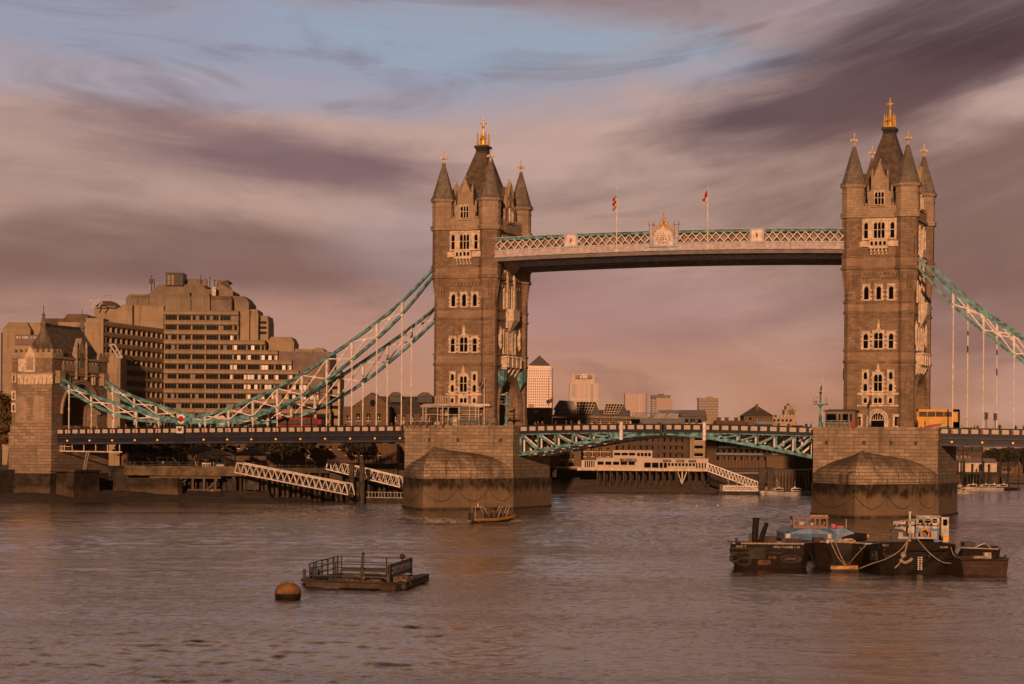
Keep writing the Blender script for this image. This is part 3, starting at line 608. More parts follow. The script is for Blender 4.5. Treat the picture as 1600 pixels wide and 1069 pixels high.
# ---------------------------------------------------------------- high walkways
def make_walkway(Y,label,near):
    t=thing('high_walkway',label,'walkway',(0,Y,0),group='high level walkways')
    a,b=-35.3,35.4; y0,y1=-1.8,1.8; NS=14
    top=lambda x:53.25+.55*(1-(x/35)**2)
    rib=lambda zt,zb,q0,q1,mb,m=0:mb.ribbon([(a+(b-a)*i/NS,top(a+(b-a)*i/NS)+zt) for i in range(NS+1)],[(a+(b-a)*i/NS,top(a+(b-a)*i/NS)+zb) for i in range(NS+1)],q0,q1,m)
    m=MB(); rib(.1,-.04,y0-.15,y1+.15,m); m.build('roof',WALKP,t)
    for qa,qb in ((y0-.06,y0+.25),(y1-.25,y1+.06)): m=MB(); rib(-.12,-.55,qa,qb,m); m.build('top_chord',TEAL,t)
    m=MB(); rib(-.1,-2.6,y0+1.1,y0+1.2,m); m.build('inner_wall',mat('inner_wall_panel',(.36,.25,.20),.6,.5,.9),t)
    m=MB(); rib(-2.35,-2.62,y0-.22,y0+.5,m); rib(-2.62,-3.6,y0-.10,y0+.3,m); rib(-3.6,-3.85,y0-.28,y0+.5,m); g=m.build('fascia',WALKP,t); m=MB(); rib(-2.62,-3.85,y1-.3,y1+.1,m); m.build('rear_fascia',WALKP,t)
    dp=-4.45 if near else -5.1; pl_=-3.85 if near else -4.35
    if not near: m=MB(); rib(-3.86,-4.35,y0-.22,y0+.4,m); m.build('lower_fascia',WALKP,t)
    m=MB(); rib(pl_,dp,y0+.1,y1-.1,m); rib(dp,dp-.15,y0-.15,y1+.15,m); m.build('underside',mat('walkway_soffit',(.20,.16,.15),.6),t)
    m=MB(); n=45; p=(b-a)/n
    for i in range(n):
        x0=a+i*p; x1=x0+p; z=top((x0+x1)/2)
        if near and (abs((x0+x1)/2)<2.9 or abs(abs((x0+x1)/2)-18.7)<1.4):
            if m.v: m.build('lattice',[PINK,DARK],t); m=MB()
            continue
        m.beam((x0,y0,z-2.35),(x1,y0,z-.55),.16,.2,up=(0,1,0)); m.beam((x0,y0+.12,z-.55),(x1,y0+.12,z-2.35),.16,.2,up=(0,1,0))
        if i%2==0: m.beam((x0+p/2,y0+.5,z-1.5-.35),(x0+p/2,y0+.5,z-1.5+.35),.7,.1,1,up=(0,1,0))
    m.build('lattice',[PINK,DARK],t)
    if near:
        m=MB(); rib(-3.4,-3.5,y0-.12,y0-.02,m,2)
        for i in range(46):
            x0=a+.3+i*1.535; z=top(x0); 
            if abs(x0)<2.9: continue
            n=8; m.prism([(x0+.25+.42*(1+cos(pi*k/n)),z-3.4+.62*sin(pi*k/n)) for k in range(n+1)],'y',y0-.16,y0-.1)
            m.box(x0-.09,x0+.09,y0-.34,y0-.12,z-3.8,z-3.65,1)
        m.build('ornament',[mat('salmon_panel',(.66,.38,.25),.6),GOLD,WALKP],t)
        for cx in (-18.8,18.3):
            z=top(cx); m=MB().box(cx-1.35,cx+1.35,y0-.3,y0+.4,z-2.6,z+.1).box(cx-1.0,cx+1.0,y0-.36,y0-.3,z-2.3,z-.25,1).box(cx-1.4,cx-1.2,y0-.4,y0,z-2.6,z+.2).box(cx+1.2,cx+1.4,y0-.4,y0,z-2.6,z+.2)
            m.beam((cx,y0-.37,z-1.7),(cx,y0-.37,z-.8),.25,.06,2); m.sphere(cx,y0-.37,z-1.25,.22,n=6,m=2); m.build('shield_panel',[WALKP,PINK,RED],t)
        # central heraldic crest
        z=top(0); c=MB().box(-2.1,2.1,y0-.5,y0+.4,z-3.0,z+.55).box(-2.9,2.9,y0-.55,y0+.2,z-3.15,z-3.0).build('crest',WALKP,t)
        m=MB()
        for s in (-1,1): m.octo(s*2.5,y0-.15,[(.42,z-3.0),(.42,z+1.0),(.62,z+1.15),(.62,z+1.4),(.45,z+1.45),(.5,z+1.75),(.3,z+1.8)])
        m.build('pillar',WALKP,c)
        m=MB().box(-1.75,1.75,y0-.56,y0-.5,z-2.85,z-.5); m.prism([(-1.75,z-.5),(1.75,z-.5),(1.2,z+.1),(.4,z+.5),(0,z+1.0),(-.4,z+.5),(-1.2,z+.1)],'y',y0-.56,y0-.5); m.build('crest_field',PINK,c)
        m=MB()
        for s in (-1,1):
            P=[(2.0,z-.9),(2.0,z-.45),(1.75,z-.05),(1.2,z+.25),(.6,z+.5),(.25,z+.95),(0,z+1.5)]
            for (x0,q0),(x1,q1) in zip(P,P[1:]): m.beam((s*x0,y0-.62,q0),(s*x1,y0-.62,q1),.3,.2,up=(0,1,0))
            m.sphere(s*.45,y0-.5,z+1.25,.38,.55,n=8)
            for i in range(3): m.box(s*(.95+i*.42)-.08,s*(.95+i*.42)+.08,y0-.5,y0-.35,z+.55,z+1.05)
        m.cyl(0,y0-.55,z+1.1,z+3.2,.16,.1,6).box(-.55,.55,y0-.65,y0-.45,z+2.15,z+2.4).sphere(0,y0-.55,z+3.2,.2,n=6); m.build('gilded_cresting',GOLD,c)
        m=MB()   # shield, crown, supporters in relief
        rel=[((0,z-2.5),(0,z-1.2)),((-.6,z-1.3),(-.6,z-2.0)),((.6,z-1.3),(.6,z-2.0)),((-.6,z-2.0),(0,z-2.6)),((.6,z-2.0),(0,z-2.6)),((-.6,z-1.3),(.6,z-1.3)),((-.6,z-1.75),(.6,z-1.75)),((-.4,z-1.0),(-.5,z-.5)),((.4,z-1.0),(.5,z-.5)),((0,z-1.0),(0,z-.35)),((-.45,z-1.0),(.45,z-1.0)),
             ((-.9,z-2.3),(-1.3,z-1.5)),((.9,z-2.3),(1.3,z-1.5)),((-1.3,z-1.5),(-1.0,z-.9)),((1.3,z-1.5),(1.0,z-.9)),((-1.5,z-2.1),(-1.4,z-1.6)),((1.5,z-2.1),(1.4,z-1.6)),((-1.1,z-2.6),(-.5,z-2.4)),((1.1,z-2.6),(.5,z-2.4))]
        for (x0,q0),(x1,q1) in rel: m.beam((x0,y0-.58,q0),(x1,y0-.58,q1),.11,.08,up=(0,1,0))
        m.build('coat_of_arms',mat('relief_shadow',(.30,.16,.11),.7),c)
    return t
make_walkway(-8,'nearer high walkway with pale lattice, teal rail and gilded central crest',True)
make_walkway(8,'farther high walkway seen below and behind the crested one',False)
def flagpole(name,label,loc,h,r,flag,group=None,mt=PINK):
    t=thing(name,label,'flagpole',loc,0,group)
    MB().lathe(0,0,[(r,0),(r*.9,h*.5),(r*.55,h),(r*1.3,h+.02),(r*1.1,h+.2)],6).build('pole',mt,t)
    if flag:
        w_,hh,mats,fn,z1=flag; m=MB(); nx,nz=8,8; vs=[];fs=[];ms=[]
        for i in range(nx+1):
            for k in range(nz+1):
                u=i/nx; v=k/nz
                vs.append((-.1-u*w_+.1*sin(v*5+u*3)*u,.18*sin(u*9+v*2)*u**.5,z1-v*hh-u*fn+.08*sin(u*7)))
        for i in range(nx):
            for k in range(nz):
                fs.append((i*(nz+1)+k,(i+1)*(nz+1)+k,(i+1)*(nz+1)+k+1,i*(nz+1)+k+1)); ms.append(mats[1](i/(nx-1),k/(nz-1)))
        m.add(vs,fs); m.m=ms; m.build('flag',mats[0],t)
    return t
UJ=[NAVY,WHITE,RED]
def ujf(u,v):
    if abs(u-.5)<.13 or abs(v-.5)<.12: return 2
    if abs(u-.5)<.26 or abs(v-.5)<.25: return 1
    return 2 if abs(abs(u-.5)-abs(v-.5))<.08 else 0
UJT=([mat('flag_blue',(.02,.03,.08),.8),mat('flag_white',(.65,.55,.5),.8),mat('flag_red',(.35,.02,.03),.8)],ujf)
CITY=([UJT[0][1],UJT[0][2]],lambda u,v:1 if (abs(u-.5)<.13 or abs(v-.5)<.13 or (u<.3 and v<.3)) else 0)
JR=([DARK,UJT[0][1]],lambda u,v:1 if abs((u-.5)-(v-.5))<.14 else 0)
flagpole('flagpole','thin flagpole on the high walkway flying a red, white and blue flag',(-9.5,-10.0,49.9),12.2,.14,(.75,2.6,UJT,.5,11.0),'flagpoles on the high walkway')
flagpole('flagpole','thin flagpole on the high walkway flying a red and white cross flag',(8.65,-10.0,50.0),12.0,.14,(.85,2.0,CITY,.9,11.2),'flagpoles on the high walkway')
# ---------------------------------------------------------------- deck
def ztop(x):
    x=abs(x)
    return 16.25+.5*(1-(x/30)**2) if x<30 else (16.25 if x<53 else 16.25-(x-53)*.0128)
panel_me=MB().box(-.62,.62,-.05,.05,-.40,.40).mesh('panel',PANEL)
def parapet(t,x0,x1,y,step=1.85,posts=None,s=-1):
    m=MB(); n=max(1,round((x1-x0)/step)); st=(x1-x0)/n
    pts=[(x0+i*st,ztop(x0+i*st)) for i in range(n+1)]
    m.ribbon([(a,b) for a,b in pts],[(a,b-.18) for a,b in pts],y-.16,y+.16); m.ribbon([(a,b-1.12) for a,b in pts],[(a,b-1.38) for a,b in pts],y-.14,y+.14)
    m.ribbon([(a,b-.18) for a,b in pts],[(a,b-1.12) for a,b in pts],y-.03,y+.03)
    for a,b in pts: m.box(a-.22,a+.22,y-.13,y+.13,b-1.2,b-.1)
    m.build('parapet',NAVY,t)
    for i in range(n):
        xa=x0+(i+.5)*st; o=bpy.data.objects.new('parapet_panel',panel_me); COL.objects.link(o); o.parent=t
        o.location=(xa,y+s*.06,ztop(xa)-.66); o.rotation_euler=(0,math.atan2(ztop(xa-.9)-ztop(xa+.9),1.8),0); o.scale=(min(1,(st-.5)/1.3),1,1)
# ---- bascules
def bascule(sg,label):
    t=thing('bascule_leaf',label,'bascule',(0,0,0),group='bascule leaves')
    X0,X1=(-29.5,-.06) if sg<0 else (.06,30.0)
    for y in (-9.2,9.2): parapet(t,X0,X1,y)
    m=MB(); n=12; xs=[X0+(X1-X0)*i/n for i in range(n+1)]
    m.ribbon([(x,ztop(x)-1.25) for x in xs],[(x,ztop(x)-1.55) for x in xs],-9.1,9.1); m.build('roadway',TARM,t)
    for y in (-9.3,9.3-.3): MB().ribbon([(x,ztop(x)-1.38) for x in xs],[(x,ztop(x)-1.62) for x in xs],y,y+.3).build('fascia',NAVY,t)
    BC=[(0,14.75),(4.5,14.45),(8.5,14.0),(13.2,13.3),(19,12.3),(24.5,11.3),(30.5,10.1)]
    def zb(x):
        x=abs(x)
        for (a,p),(b,q) in zip(BC,BC[1:]):
            if x<=b: return p+(q-p)*(x-a)/(b-a)
        return BC[-1][1]
    for y,mt in ((-8.9,TEAL),(-3.0,PINK),(3.0,PINK),(8.9,TEAL)):
        m=MB(); w=.36 if abs(y)>5 else .22; hb=.6 if abs(y)>5 else .3
        m.ribbon([(x,ztop(x)-1.6) for x in xs],[(x,ztop(x)-1.85) for x in xs],y-w/2,y+w/2)
        m.ribbon([(x,min(ztop(x)-1.7,zb(x)+hb)) for x in xs],[(x,zb(x)) for x in xs],y-w/2,y+w/2)
        m.ribbon([(x,zb(x)+.02) for x in xs],[(x,zb(x)-.12) for x in xs],y-.7,y+.7)
        nd=[29.3,25.7,22.1,18.5,14.9,11.3,7.7]
        for i,x in enumerate(nd):
            m.beam((sg*x,y,zb(x)+.3),(sg*x,y,ztop(x)-1.75),.36,w,up=(0,1,0))
            if i<6:
                xn=nd[i+1]; m.beam((sg*x,y,ztop(x)-1.9),(sg*xn,y,zb(xn)+hb*.7),.36,w,up=(0,1,0))
        m.build('truss',mt,t)
    # inside lining of the outer trusses is painted cream
    m=MB()
    for y in (-8.55,):
        nd=[29.3,25.7,22.1,18.5,14.9,11.3,7.7]
        for i,x in enumerate(nd):
            m.beam((sg*(x-.55),y+.3,zb(x)+.3),(sg*(x-.5),y+.3,ztop(x)-1.7),.30,.30,up=(0,1,0))
            if i<6: xn=nd[i+1]; m.beam((sg*x-sg*.55,y+.3,ztop(x)-2.0),(sg*xn-sg*.3,y+.3,zb(xn)+.5),.26,.3,up=(0,1,0))
    m.build('inner_bracing',PINK,t)
    m=MB()
    for i in range(16):
        x=1.0+i*1.85
        if x<30: m.box(sg*x-.12,sg*x+.12,-8.9,8.9,ztop(x)-1.95,ztop(x)-1.56); m.box(sg*x-.15,sg*x+.15,-8.9,8.9,zb(x)+.02,zb(x)+.25)
    m.build('cross_girder',mat('girder_cream',(.45,.36,.29),.6),t)
    x=8.3; MB().box(sg*x-.28,sg*x+.28,-10.0,-9.45,13.6,17.0).box(sg*x-.34,sg*x+.34,-10.05,-9.4,16.9,17.1).build('navigation_post',PINK,t)
    MB().box(-.25+sg*.4,.25+sg*.4,-9.6,-9.3,14.4,16.7).build('nose_lock',DARK,t)
    return t
bascule(-1,'left lifting roadway leaf on teal trusses, hinged at the left pier')
bascule(1,'right lifting roadway leaf on teal trusses, hinged at the right pier')
# ---- side spans
HX=[55.0,60.5,66.0,71.6,77.2,82.8,88.4,94.0,99.5,110.5,115.9,121.4,126.9,132.4]
lamp_me=MB().cyl(0,0,-.14,.14,.15,.15,8).sphere(0,0,0,.2,n=8).mesh('side_lamp',[mat('amber_lamp',(.9,.35,.03),.5,.05,1,em=((1,.36,.03),1.1))])
def side_span(sg,label):
    t=thing('suspended_roadway',label,'bridge deck',(0,0,0),group='suspended side spans')
    a,b=52.7,135.2; L=sorted((sg*a,sg*b)); xs=[L[0]+(L[1]-L[0])*i/20 for i in range(21)]
    pa,pb=(L[0],L[1])
    for y in (-9.2,9.2): parapet(t,pa,pb,y)
    m=MB(); m.ribbon([(x,ztop(x)-1.25) for x in xs],[(x,ztop(x)-1.7) for x in xs],-9.1,9.1); m.build('roadway',TARM,t)
    for y,s in ((-9.2,-1),(9.2,1)):
        m=MB()
        m.ribbon([(x,ztop(x)-1.5) for x in xs],[(x,ztop(x)-2.15) for x in xs],y-.35,y+.2)
        m.ribbon([(x,ztop(x)-2.15) for x in xs],[(x,ztop(x)-3.0) for x in xs],y-.05,y+.1)
        m.ribbon([(x,ztop(x)-3.0) for x in xs],[(x,ztop(x)-3.35) for x in xs],y-.4,y+.4,1); m.ribbon([(x,ztop(x)-1.9) for x in xs],[(x,ztop(x)-2.05) for x in xs],y-.42,y-.3,1)
        m.build('girder',[NAVY,NAVY2],t)
    m=MB()
    for i in range(40): x=L[0]+1+(L[1]-L[0]-2)*i/39; m.box(x-.12,x+.12,-9,9,ztop(x)-2.9,ztop(x)-1.7)
    for y in (-6,-2,2,6): m.ribbon([(x,ztop(x)-1.7) for x in xs],[(x,ztop(x)-2.5) for x in xs],y-.1,y+.1)
    m.build('floor_beam',DARK,t)
    for x in HX:
        o=bpy.data.objects.new('side_lamp',lamp_me); COL.objects.link(o); o.parent=t; o.location=(sg*x,-9.5,ztop(x)-2.6)
        MB().box(sg*x-.11,sg*x+.11,-9.45,-9.34,ztop(x)-1.1,ztop(x)-.35).build('red_shield',RED,t)
    x=sg*104.9
    p=MB().box(x-1.0,x+1.0,-9.9,-8.8,ztop(x)-3.2,ztop(x)+.5).box(x-1.1,x+1.1,-10,-8.7,ztop(x)+.45,ztop(x)+.6).build('node_pedestal',NAVY,t)
    m=MB().box(x-.85,x+.85,-9.96,-9.9,ztop(x)-1.2,ztop(x)+.2).box(x-.45,x+.45,-10.0,-9.96,ztop(x)-.7,ztop(x)-.35,1).box(x-.12,x+.12,-10.0,-9.96,ztop(x)-1.0,ztop(x)-.1,2); m.box(x-.5,x-.2,-10.0,-9.96,ztop(x)-.35,ztop(x)-.05,1).box(x+.2,x+.5,-10.0,-9.96,ztop(x)-.35,ztop(x)-.05,1); m.build('crest_panel',[PINK,DARK,RED],p)
    return t
side_span(-1,'left suspended roadway with dark blue girder, amber lamps and pale panels')
side_span(1,'right suspended roadway leaving the picture past the yellow bus')
# ---- suspension chains
def interp(P,x):
    for (a,p),(b,q) in zip(P,P[1:]):
        if (a-x)*(b-x)<=0: return p+(q-p)*(x-a)/(b-a)
    return P[-1][1] if abs(x-P[-1][0])<abs(x-P[0][0]) else P[0][1]
LU=[(47.9,48.0),(55.7,40.6),(64.6,34.3),(71.8,29.8),(77.2,26.6),(82.8,23.9),(88.4,21.5),(93.8,19.6),(99.3,18.3),(103.4,17.55)]
LL=[(47.9,46.6),(55.7,37.9),(64.6,30.5),(71.8,25.3),(77.2,22.2),(82.8,19.6),(88.4,17.8),(93.8,17.0),(99.3,16.75),(103.4,17.1)]
SU=[(135.6,26.8),(131.7,24.6),(127.2,22.6),(121.1,20.65),(115.,18.95),(109.8,17.75),(106.3,17.4)]
SL=[(135.6,25.9),(132.5,23.55),(127.,20.7),(121.3,18.4),(115.8,17.25),(110.6,16.8),(106.3,17.0)]
def smooth(P,k=3):
    P=[Vector((a,b)) for a,b in P]; out=[]
    for i in range(len(P)-1):
        p0=P[max(i-1,0)];p1=P[i];p2=P[i+1];p3=P[min(i+2,len(P)-1)]
        for j in range(k):
            s=j/k; out.append(.5*((2*p1)+(-p0+p2)*s+(2*p0-5*p1+4*p2-p3)*s*s+(-p0+3*p1-3*p2+p3)*s**3))
    return [(v.x,v.y) for v in out]+[(P[-1].x,P[-1].y)]
def chain(sg,y,label):
    t=thing('suspension_chain',label,'suspension chain',(0,y,0),group='suspension chains of the side spans')
    for U_,L_ in ((LU,LL),(SU,SL)):
        nm='long_chain' if U_ is LU else 'short_chain'
        su,sl=smooth(U_),smooth(L_)
        for P,dz_ in ((su,0),(sl,0)):
            m=MB()
            m.ribbon([(sg*a,b+.30) for a,b in P],[(sg*a,b+.12) for a,b in P],-.36,.36)
            m.ribbon([(sg*a,b+.12) for a,b in P],[(sg*a,b-.12) for a,b in P],-.22,.22)
            m.ribbon([(sg*a,b-.12) for a,b in P],[(sg*a,b-.34) for a,b in P],-.36,.36)
            m.build('chain_chord',TEAL,t)
        xs=[x for x in HX if (x<104)==(U_ is LU)]
        if U_ is LU: xs=[x for x in xs if x>54]
        ends=[48.5]+xs+[103.0] if U_ is LU else [106.8]+xs
        m=MB()
        for i in range(len(ends)-1):
            x0,x1=ends[i],ends[i+1]
            if (U_ is LU and i==0): continue
            u0,u1,l0,l1=interp(U_,x0)-.2,interp(U_,x1)-.2,interp(L_,x0)+.2,interp(L_,x1)+.2
            if U_ is SU and i==0 or (U_ is LU and i==len(ends)-2): l0=u0=(l0+u0)/2 if U_ is SU else l0; 
            m.beam((sg*x0,0,u0),(sg*x1,0,l1),.22,.2,up=(0,1,0)); m.beam((sg*x0,.1,l0),(sg*x1,.1,u1),.22,.2,up=(0,1,0))
            xm=(x0+x1)/2; zm=(u0+u1+l0+l1)/4; m.box(sg*xm-.35,sg*xm+.35,-.14,.16,zm-.3,zm+.3)
        m.build('lattice_bracing',PINK,t)
        for x in xs:
            zu=interp(U_,x); zl=interp(L_,x); m=MB()
            m.box(sg*x-.2,sg*x+.2,-.2,.2,zl,zu-.1)
            if zl-ztop(x)>.3:
                m.lathe(sg*x,0,[(.16,zl-.9),(.42,zl-.35),(.42,zl)],8); m.cyl(sg*x,0,ztop(x)-1.2,zl-.8,.13,.13,6)
                zz=(zl+ztop(x))/2; m.cyl(sg*x,0,zz-.25,zz+.25,.2,.2,6)
            m.build('hanger',PINK,t)
    x=sg*104.9
    n=MB().box(x-1.3,x+1.3,-.5,.5,ztop(x)+.3,ztop(x)+2.4); n.beam((x-2.4,0,17.25),(x+2.4,0,17.25),.7,1.3,up=(0,1,0))
    nd=n.build('node_casting',TEAL,t)
    m=MB(); nn=20
    for r,yy,mi in ((1.02,-.6,0),(.62,-.68,1)):
        m.prism([(x+r*cos(2*pi*i/nn),17.35+r*sin(2*pi*i/nn)) for i in range(nn)],'y',yy,-.3,mi)
    m.build('roundel',[PINK,RED],nd)
    m=MB().box(sg*134.4,sg*136,-.7,.7,25.2,27.4); m.build('anchor_casting',TEAL,t)
    return t
chain(-1,-8.9,'nearer teal and cream suspension chain left of the left tower')
chain(-1,8.9,'farther teal and cream suspension chain left of the left tower')
chain(1,-8.9,'nearer teal and cream suspension chain right of the right tower')
chain(1,8.9,'farther teal and cream suspension chain right of the right tower')
# ---------------------------------------------------------------- abutment tower
def abutment(sg,label):
    t=thing('abutment_tower',label,'tower',(sg*140.2,0,0),group='abutment towers at the bridge ends')
    hx,hy_=5.0,11.2
    aw,sp,cr=7.0,18.4,25.0
    arch=[(-aw,14.6),(-aw,sp)]+[(-aw*cos(i*pi/2/7),sp+(cr-sp)*sin(i*pi/2/7)) for i in range(1,8)]+[(aw*sin(i*pi/2/7),sp+(cr-sp)*cos(i*pi/2/7)) for i in range(1,7)]+[(aw,sp),(aw,14.6)]
    MB().prism([(-7.6,14.6)]+[(max(-7.6,a),b) for a,b in arch]+[(7.6,14.6),(7.6,30.6),(-7.6,30.6)],'x',.3,hx).box(-hx,hx+.02,-hy_,-7.6,14.6,30.6).box(-hx,hx+.02,7.6,hy_,14.6,30.6).box(-hx,.3,-7.6,7.6,26.6,30.6).build('wall',STONE,t)
    MB().box(-hx-.3,hx+.3,-hy_-.6,hy_+.4,5.5,14.4).box(-hx-.15,hx+.15,-hy_-.3,hy_+.2,14.4,15.9).box(-hx-.45,hx+.45,-hy_-.75,hy_+.5,13.9,14.2).build('base_wall',PIER,t)
    MB().loft([[(-hx-.5,-hy_-1,-1),(hx+.4,-hy_-1,-1),(hx+.4,hy_,-1),(-hx-.5,hy_,-1)],[(-hx-.4,-hy_-.9,5.6),(hx+.3,-hy_-.9,5.6),(hx+.3,hy_,5.6),(-hx-.4,hy_,5.6)]]).build('tidal_base',DKST,t)
    for dx_,yy in ((-2.6,0),(1.9,0)): MB().box(dx_-1.3,dx_+1.5,-hy_-.25,-hy_,16.4,22.0).build('blind_panel',UPPER,t)
    MB().box(-3.0,hx+.02,-hy_-.16,-hy_,15.9,25.2).build('pilaster',PIER,t)
    m=MB()
    for z,h,o in ((26.9,.35,.35),(22.2,.2,.12),(30.4,.4,.3)): m.box(-hx-o,hx+o,-hy_-o,hy_+o,z-h/2,z+h/2)
    m.build('string_course',UPPER,t)
    m=MB().box(-3.3,hx+.35,-hy_-.55,-hy_,25.9,26.75); m.box(-3.3,hx+.3,-hy_-.3,-hy_,24.6,25.9)
    for i in range(9): m.box(-3.1+i*.95,-2.75+i*.95,-hy_-.62,-hy_-.3,24.7,25.9)
    m.build('machicolation',TRIM,t)
    for z in (25.3,21.5,18.9,): window(t,-4.35,-hy_-.003,z,.42,1.3,arch=False,quoin=False)
    # parapet
    m=MB()
    for s in (-1,1):
        m.box(-hx-.2,hx+.2,s*(hy_+.25),s*(hy_-.3),30.6,31.5); 
        for i in range(8): m.box(-hx+.1+i*1.36,-hx+.85+i*1.36,s*(hy_+.27),s*(hy_-.32),31.5,32.2)
        m.box(s*(hx+.22),s*(hx-.3),-hy_,-7.2,30.5,31.5).box(s*(hx+.22),s*(hx-.3),7.2,hy_,30.5,31.5)
        for q in (-1,1):
            for i in range(3): m.box(s*(hx+.25),s*(hx-.33),q*(7.5+i*1.35),q*(8.2+i*1.35),31.5,32.2)
        m.box(s*(hx+.25),s*(hx-.2),-7.2,7.2,27.6,29.2)
        for i in range(10): m.box(s*(hx+.27),s*(hx-.22),-7.0+i*1.45,-6.3+i*1.45,29.2,29.8)
    m.build('parapet',UPPER,t)
    m=MB().prism([(-.2-1.3,27.2),(-.2+1.3,27.2),(-.2+1.3,30.8),(-.2,33.0),(-.2-1.3,30.8)],'y',-hy_-.5,-hy_+.3); m.box(-3.4,-1.6,-hy_-.1,-hy_+.05,27.4,30.2).box(1.3,3.2,-hy_-.1,-hy_+.05,27.4,30.2,1); m.build('pediment',[TRIM,STONE],t)
    MB().box(-1.0,.6,-hy_-.62,-hy_-.5,27.8,30.4).build('shield_panel',UPPER,t)
    # roof
    m=MB().loft([[(-hx+.4,-8.9,30.4),(hx-.4,-8.9,30.4),(hx-.4,8.9+1,30.4),(-hx+.4,8.9+1,30.4)],[(-2.6,-7.6,33.2),(2.6,-7.6,33.2),(2.6,9.3,33.2),(-2.6,9.3,33.2)],[(-.25,-6.6,37.2),(.25,-6.6,37.2),(.25,8.2,37.2),(-.25,8.2,37.2)]])
    r=m.build('roof',SLATE,t)
    m=MB().box(-.15,.15,-6.6,8.2,37.1,37.5)
    for i in range(25): m.box(-.1,.1,-6.4+i*.6,-6.1+i*.6,37.5,37.9)
    m.build('ridge_cresting',DARK,r)
    for Y in (-6.9,8.5): MB().octo(0,Y,[(.9,33.5),(.62,36.5),(.5,37.6),(.7,37.8),(.55,38.2),(.25,39.5),(.42,39.8),(.12,40.2),(.05,42)]).build('finial',SPIRE,r)
    for s in (-1,1):
        g=MB().prism([(-1.5,27.2),(1.5,27.2),(1.5,31.5),(.9,33.0),(0,35.0),(-.9,33.0),(-1.5,31.5)],'x',s*(hx-1.2),s*(hx+.3))
        for q in (-1,1): g.cyl(s*(hx+.2),q*2.0,26.0,33.4,.35,.28,6).cyl(s*(hx+.2),q*2.0,33.4,34.4,.38,.04,6)
        g=g.build('gable',UPPER,t); MB().box(s*(hx+.3),s*(hx+.36),-.75,.75,28.5,31.8).build('carved_panel',SPIRE,g)
        m=MB(); n=9; X=s*(hx+.003)
        for rr,dd in ((7.9,.5),(7.4,.3)):
            k=(cr-sp)/aw; q=rr-.4
            for i in range(2*n):
                a0=pi*i/(2*n); a1=pi*(i+1)/(2*n)
                m.prism([(-rr*cos(a0),sp+rr*k*sin(a0)),(-rr*cos(a1),sp+rr*k*sin(a1)),(-q*cos(a1),sp+q*k*sin(a1)),(-q*cos(a0),sp+q*k*sin(a0))],'x',X,X+s*dd)
        m.build('arch_moulding',UPPER,t)
        for Y in (-4.9,5.2): window(t,X,Y,25.2,.45,1.5,'r' if s>0 else 'l',arch=False,quoin=False)
        for Y in (-8.9,8.9): MB().box(s*hx,s*(hx+1.2),Y-1.1,Y+1.1,24.9,27.6).build('chain_housing',UPPER,t)
    return t
abutment(-1,'slate roofed stone gatehouse tower at the left end of the bridge')
# ---------------------------------------------------------------- background buildings (each in a frame of its own)
class BG:
    """frame at distance D whose local x runs across the view; pixel measurements give metres"""
    def __init__(s,px0,D,rot=0): s.px0=px0; s.D=D; s.k=D/F; p=atd(px0,hy(px0),D); s.loc=(p.x,p.y,0); s.rz=TH+rot
    def x(s,px): return (px-s.px0)*s.k
    def z(s,py,px=None): return CZ+(hy(s.px0 if px is None else px)-py)*s.k
    def thing(s,*a,**kw): return thing(a[0],a[1],a[2],s.loc,s.rz,kw.get('group'))
def warm(n,base,o=.25): return mat(n,base,.8,o,.3)
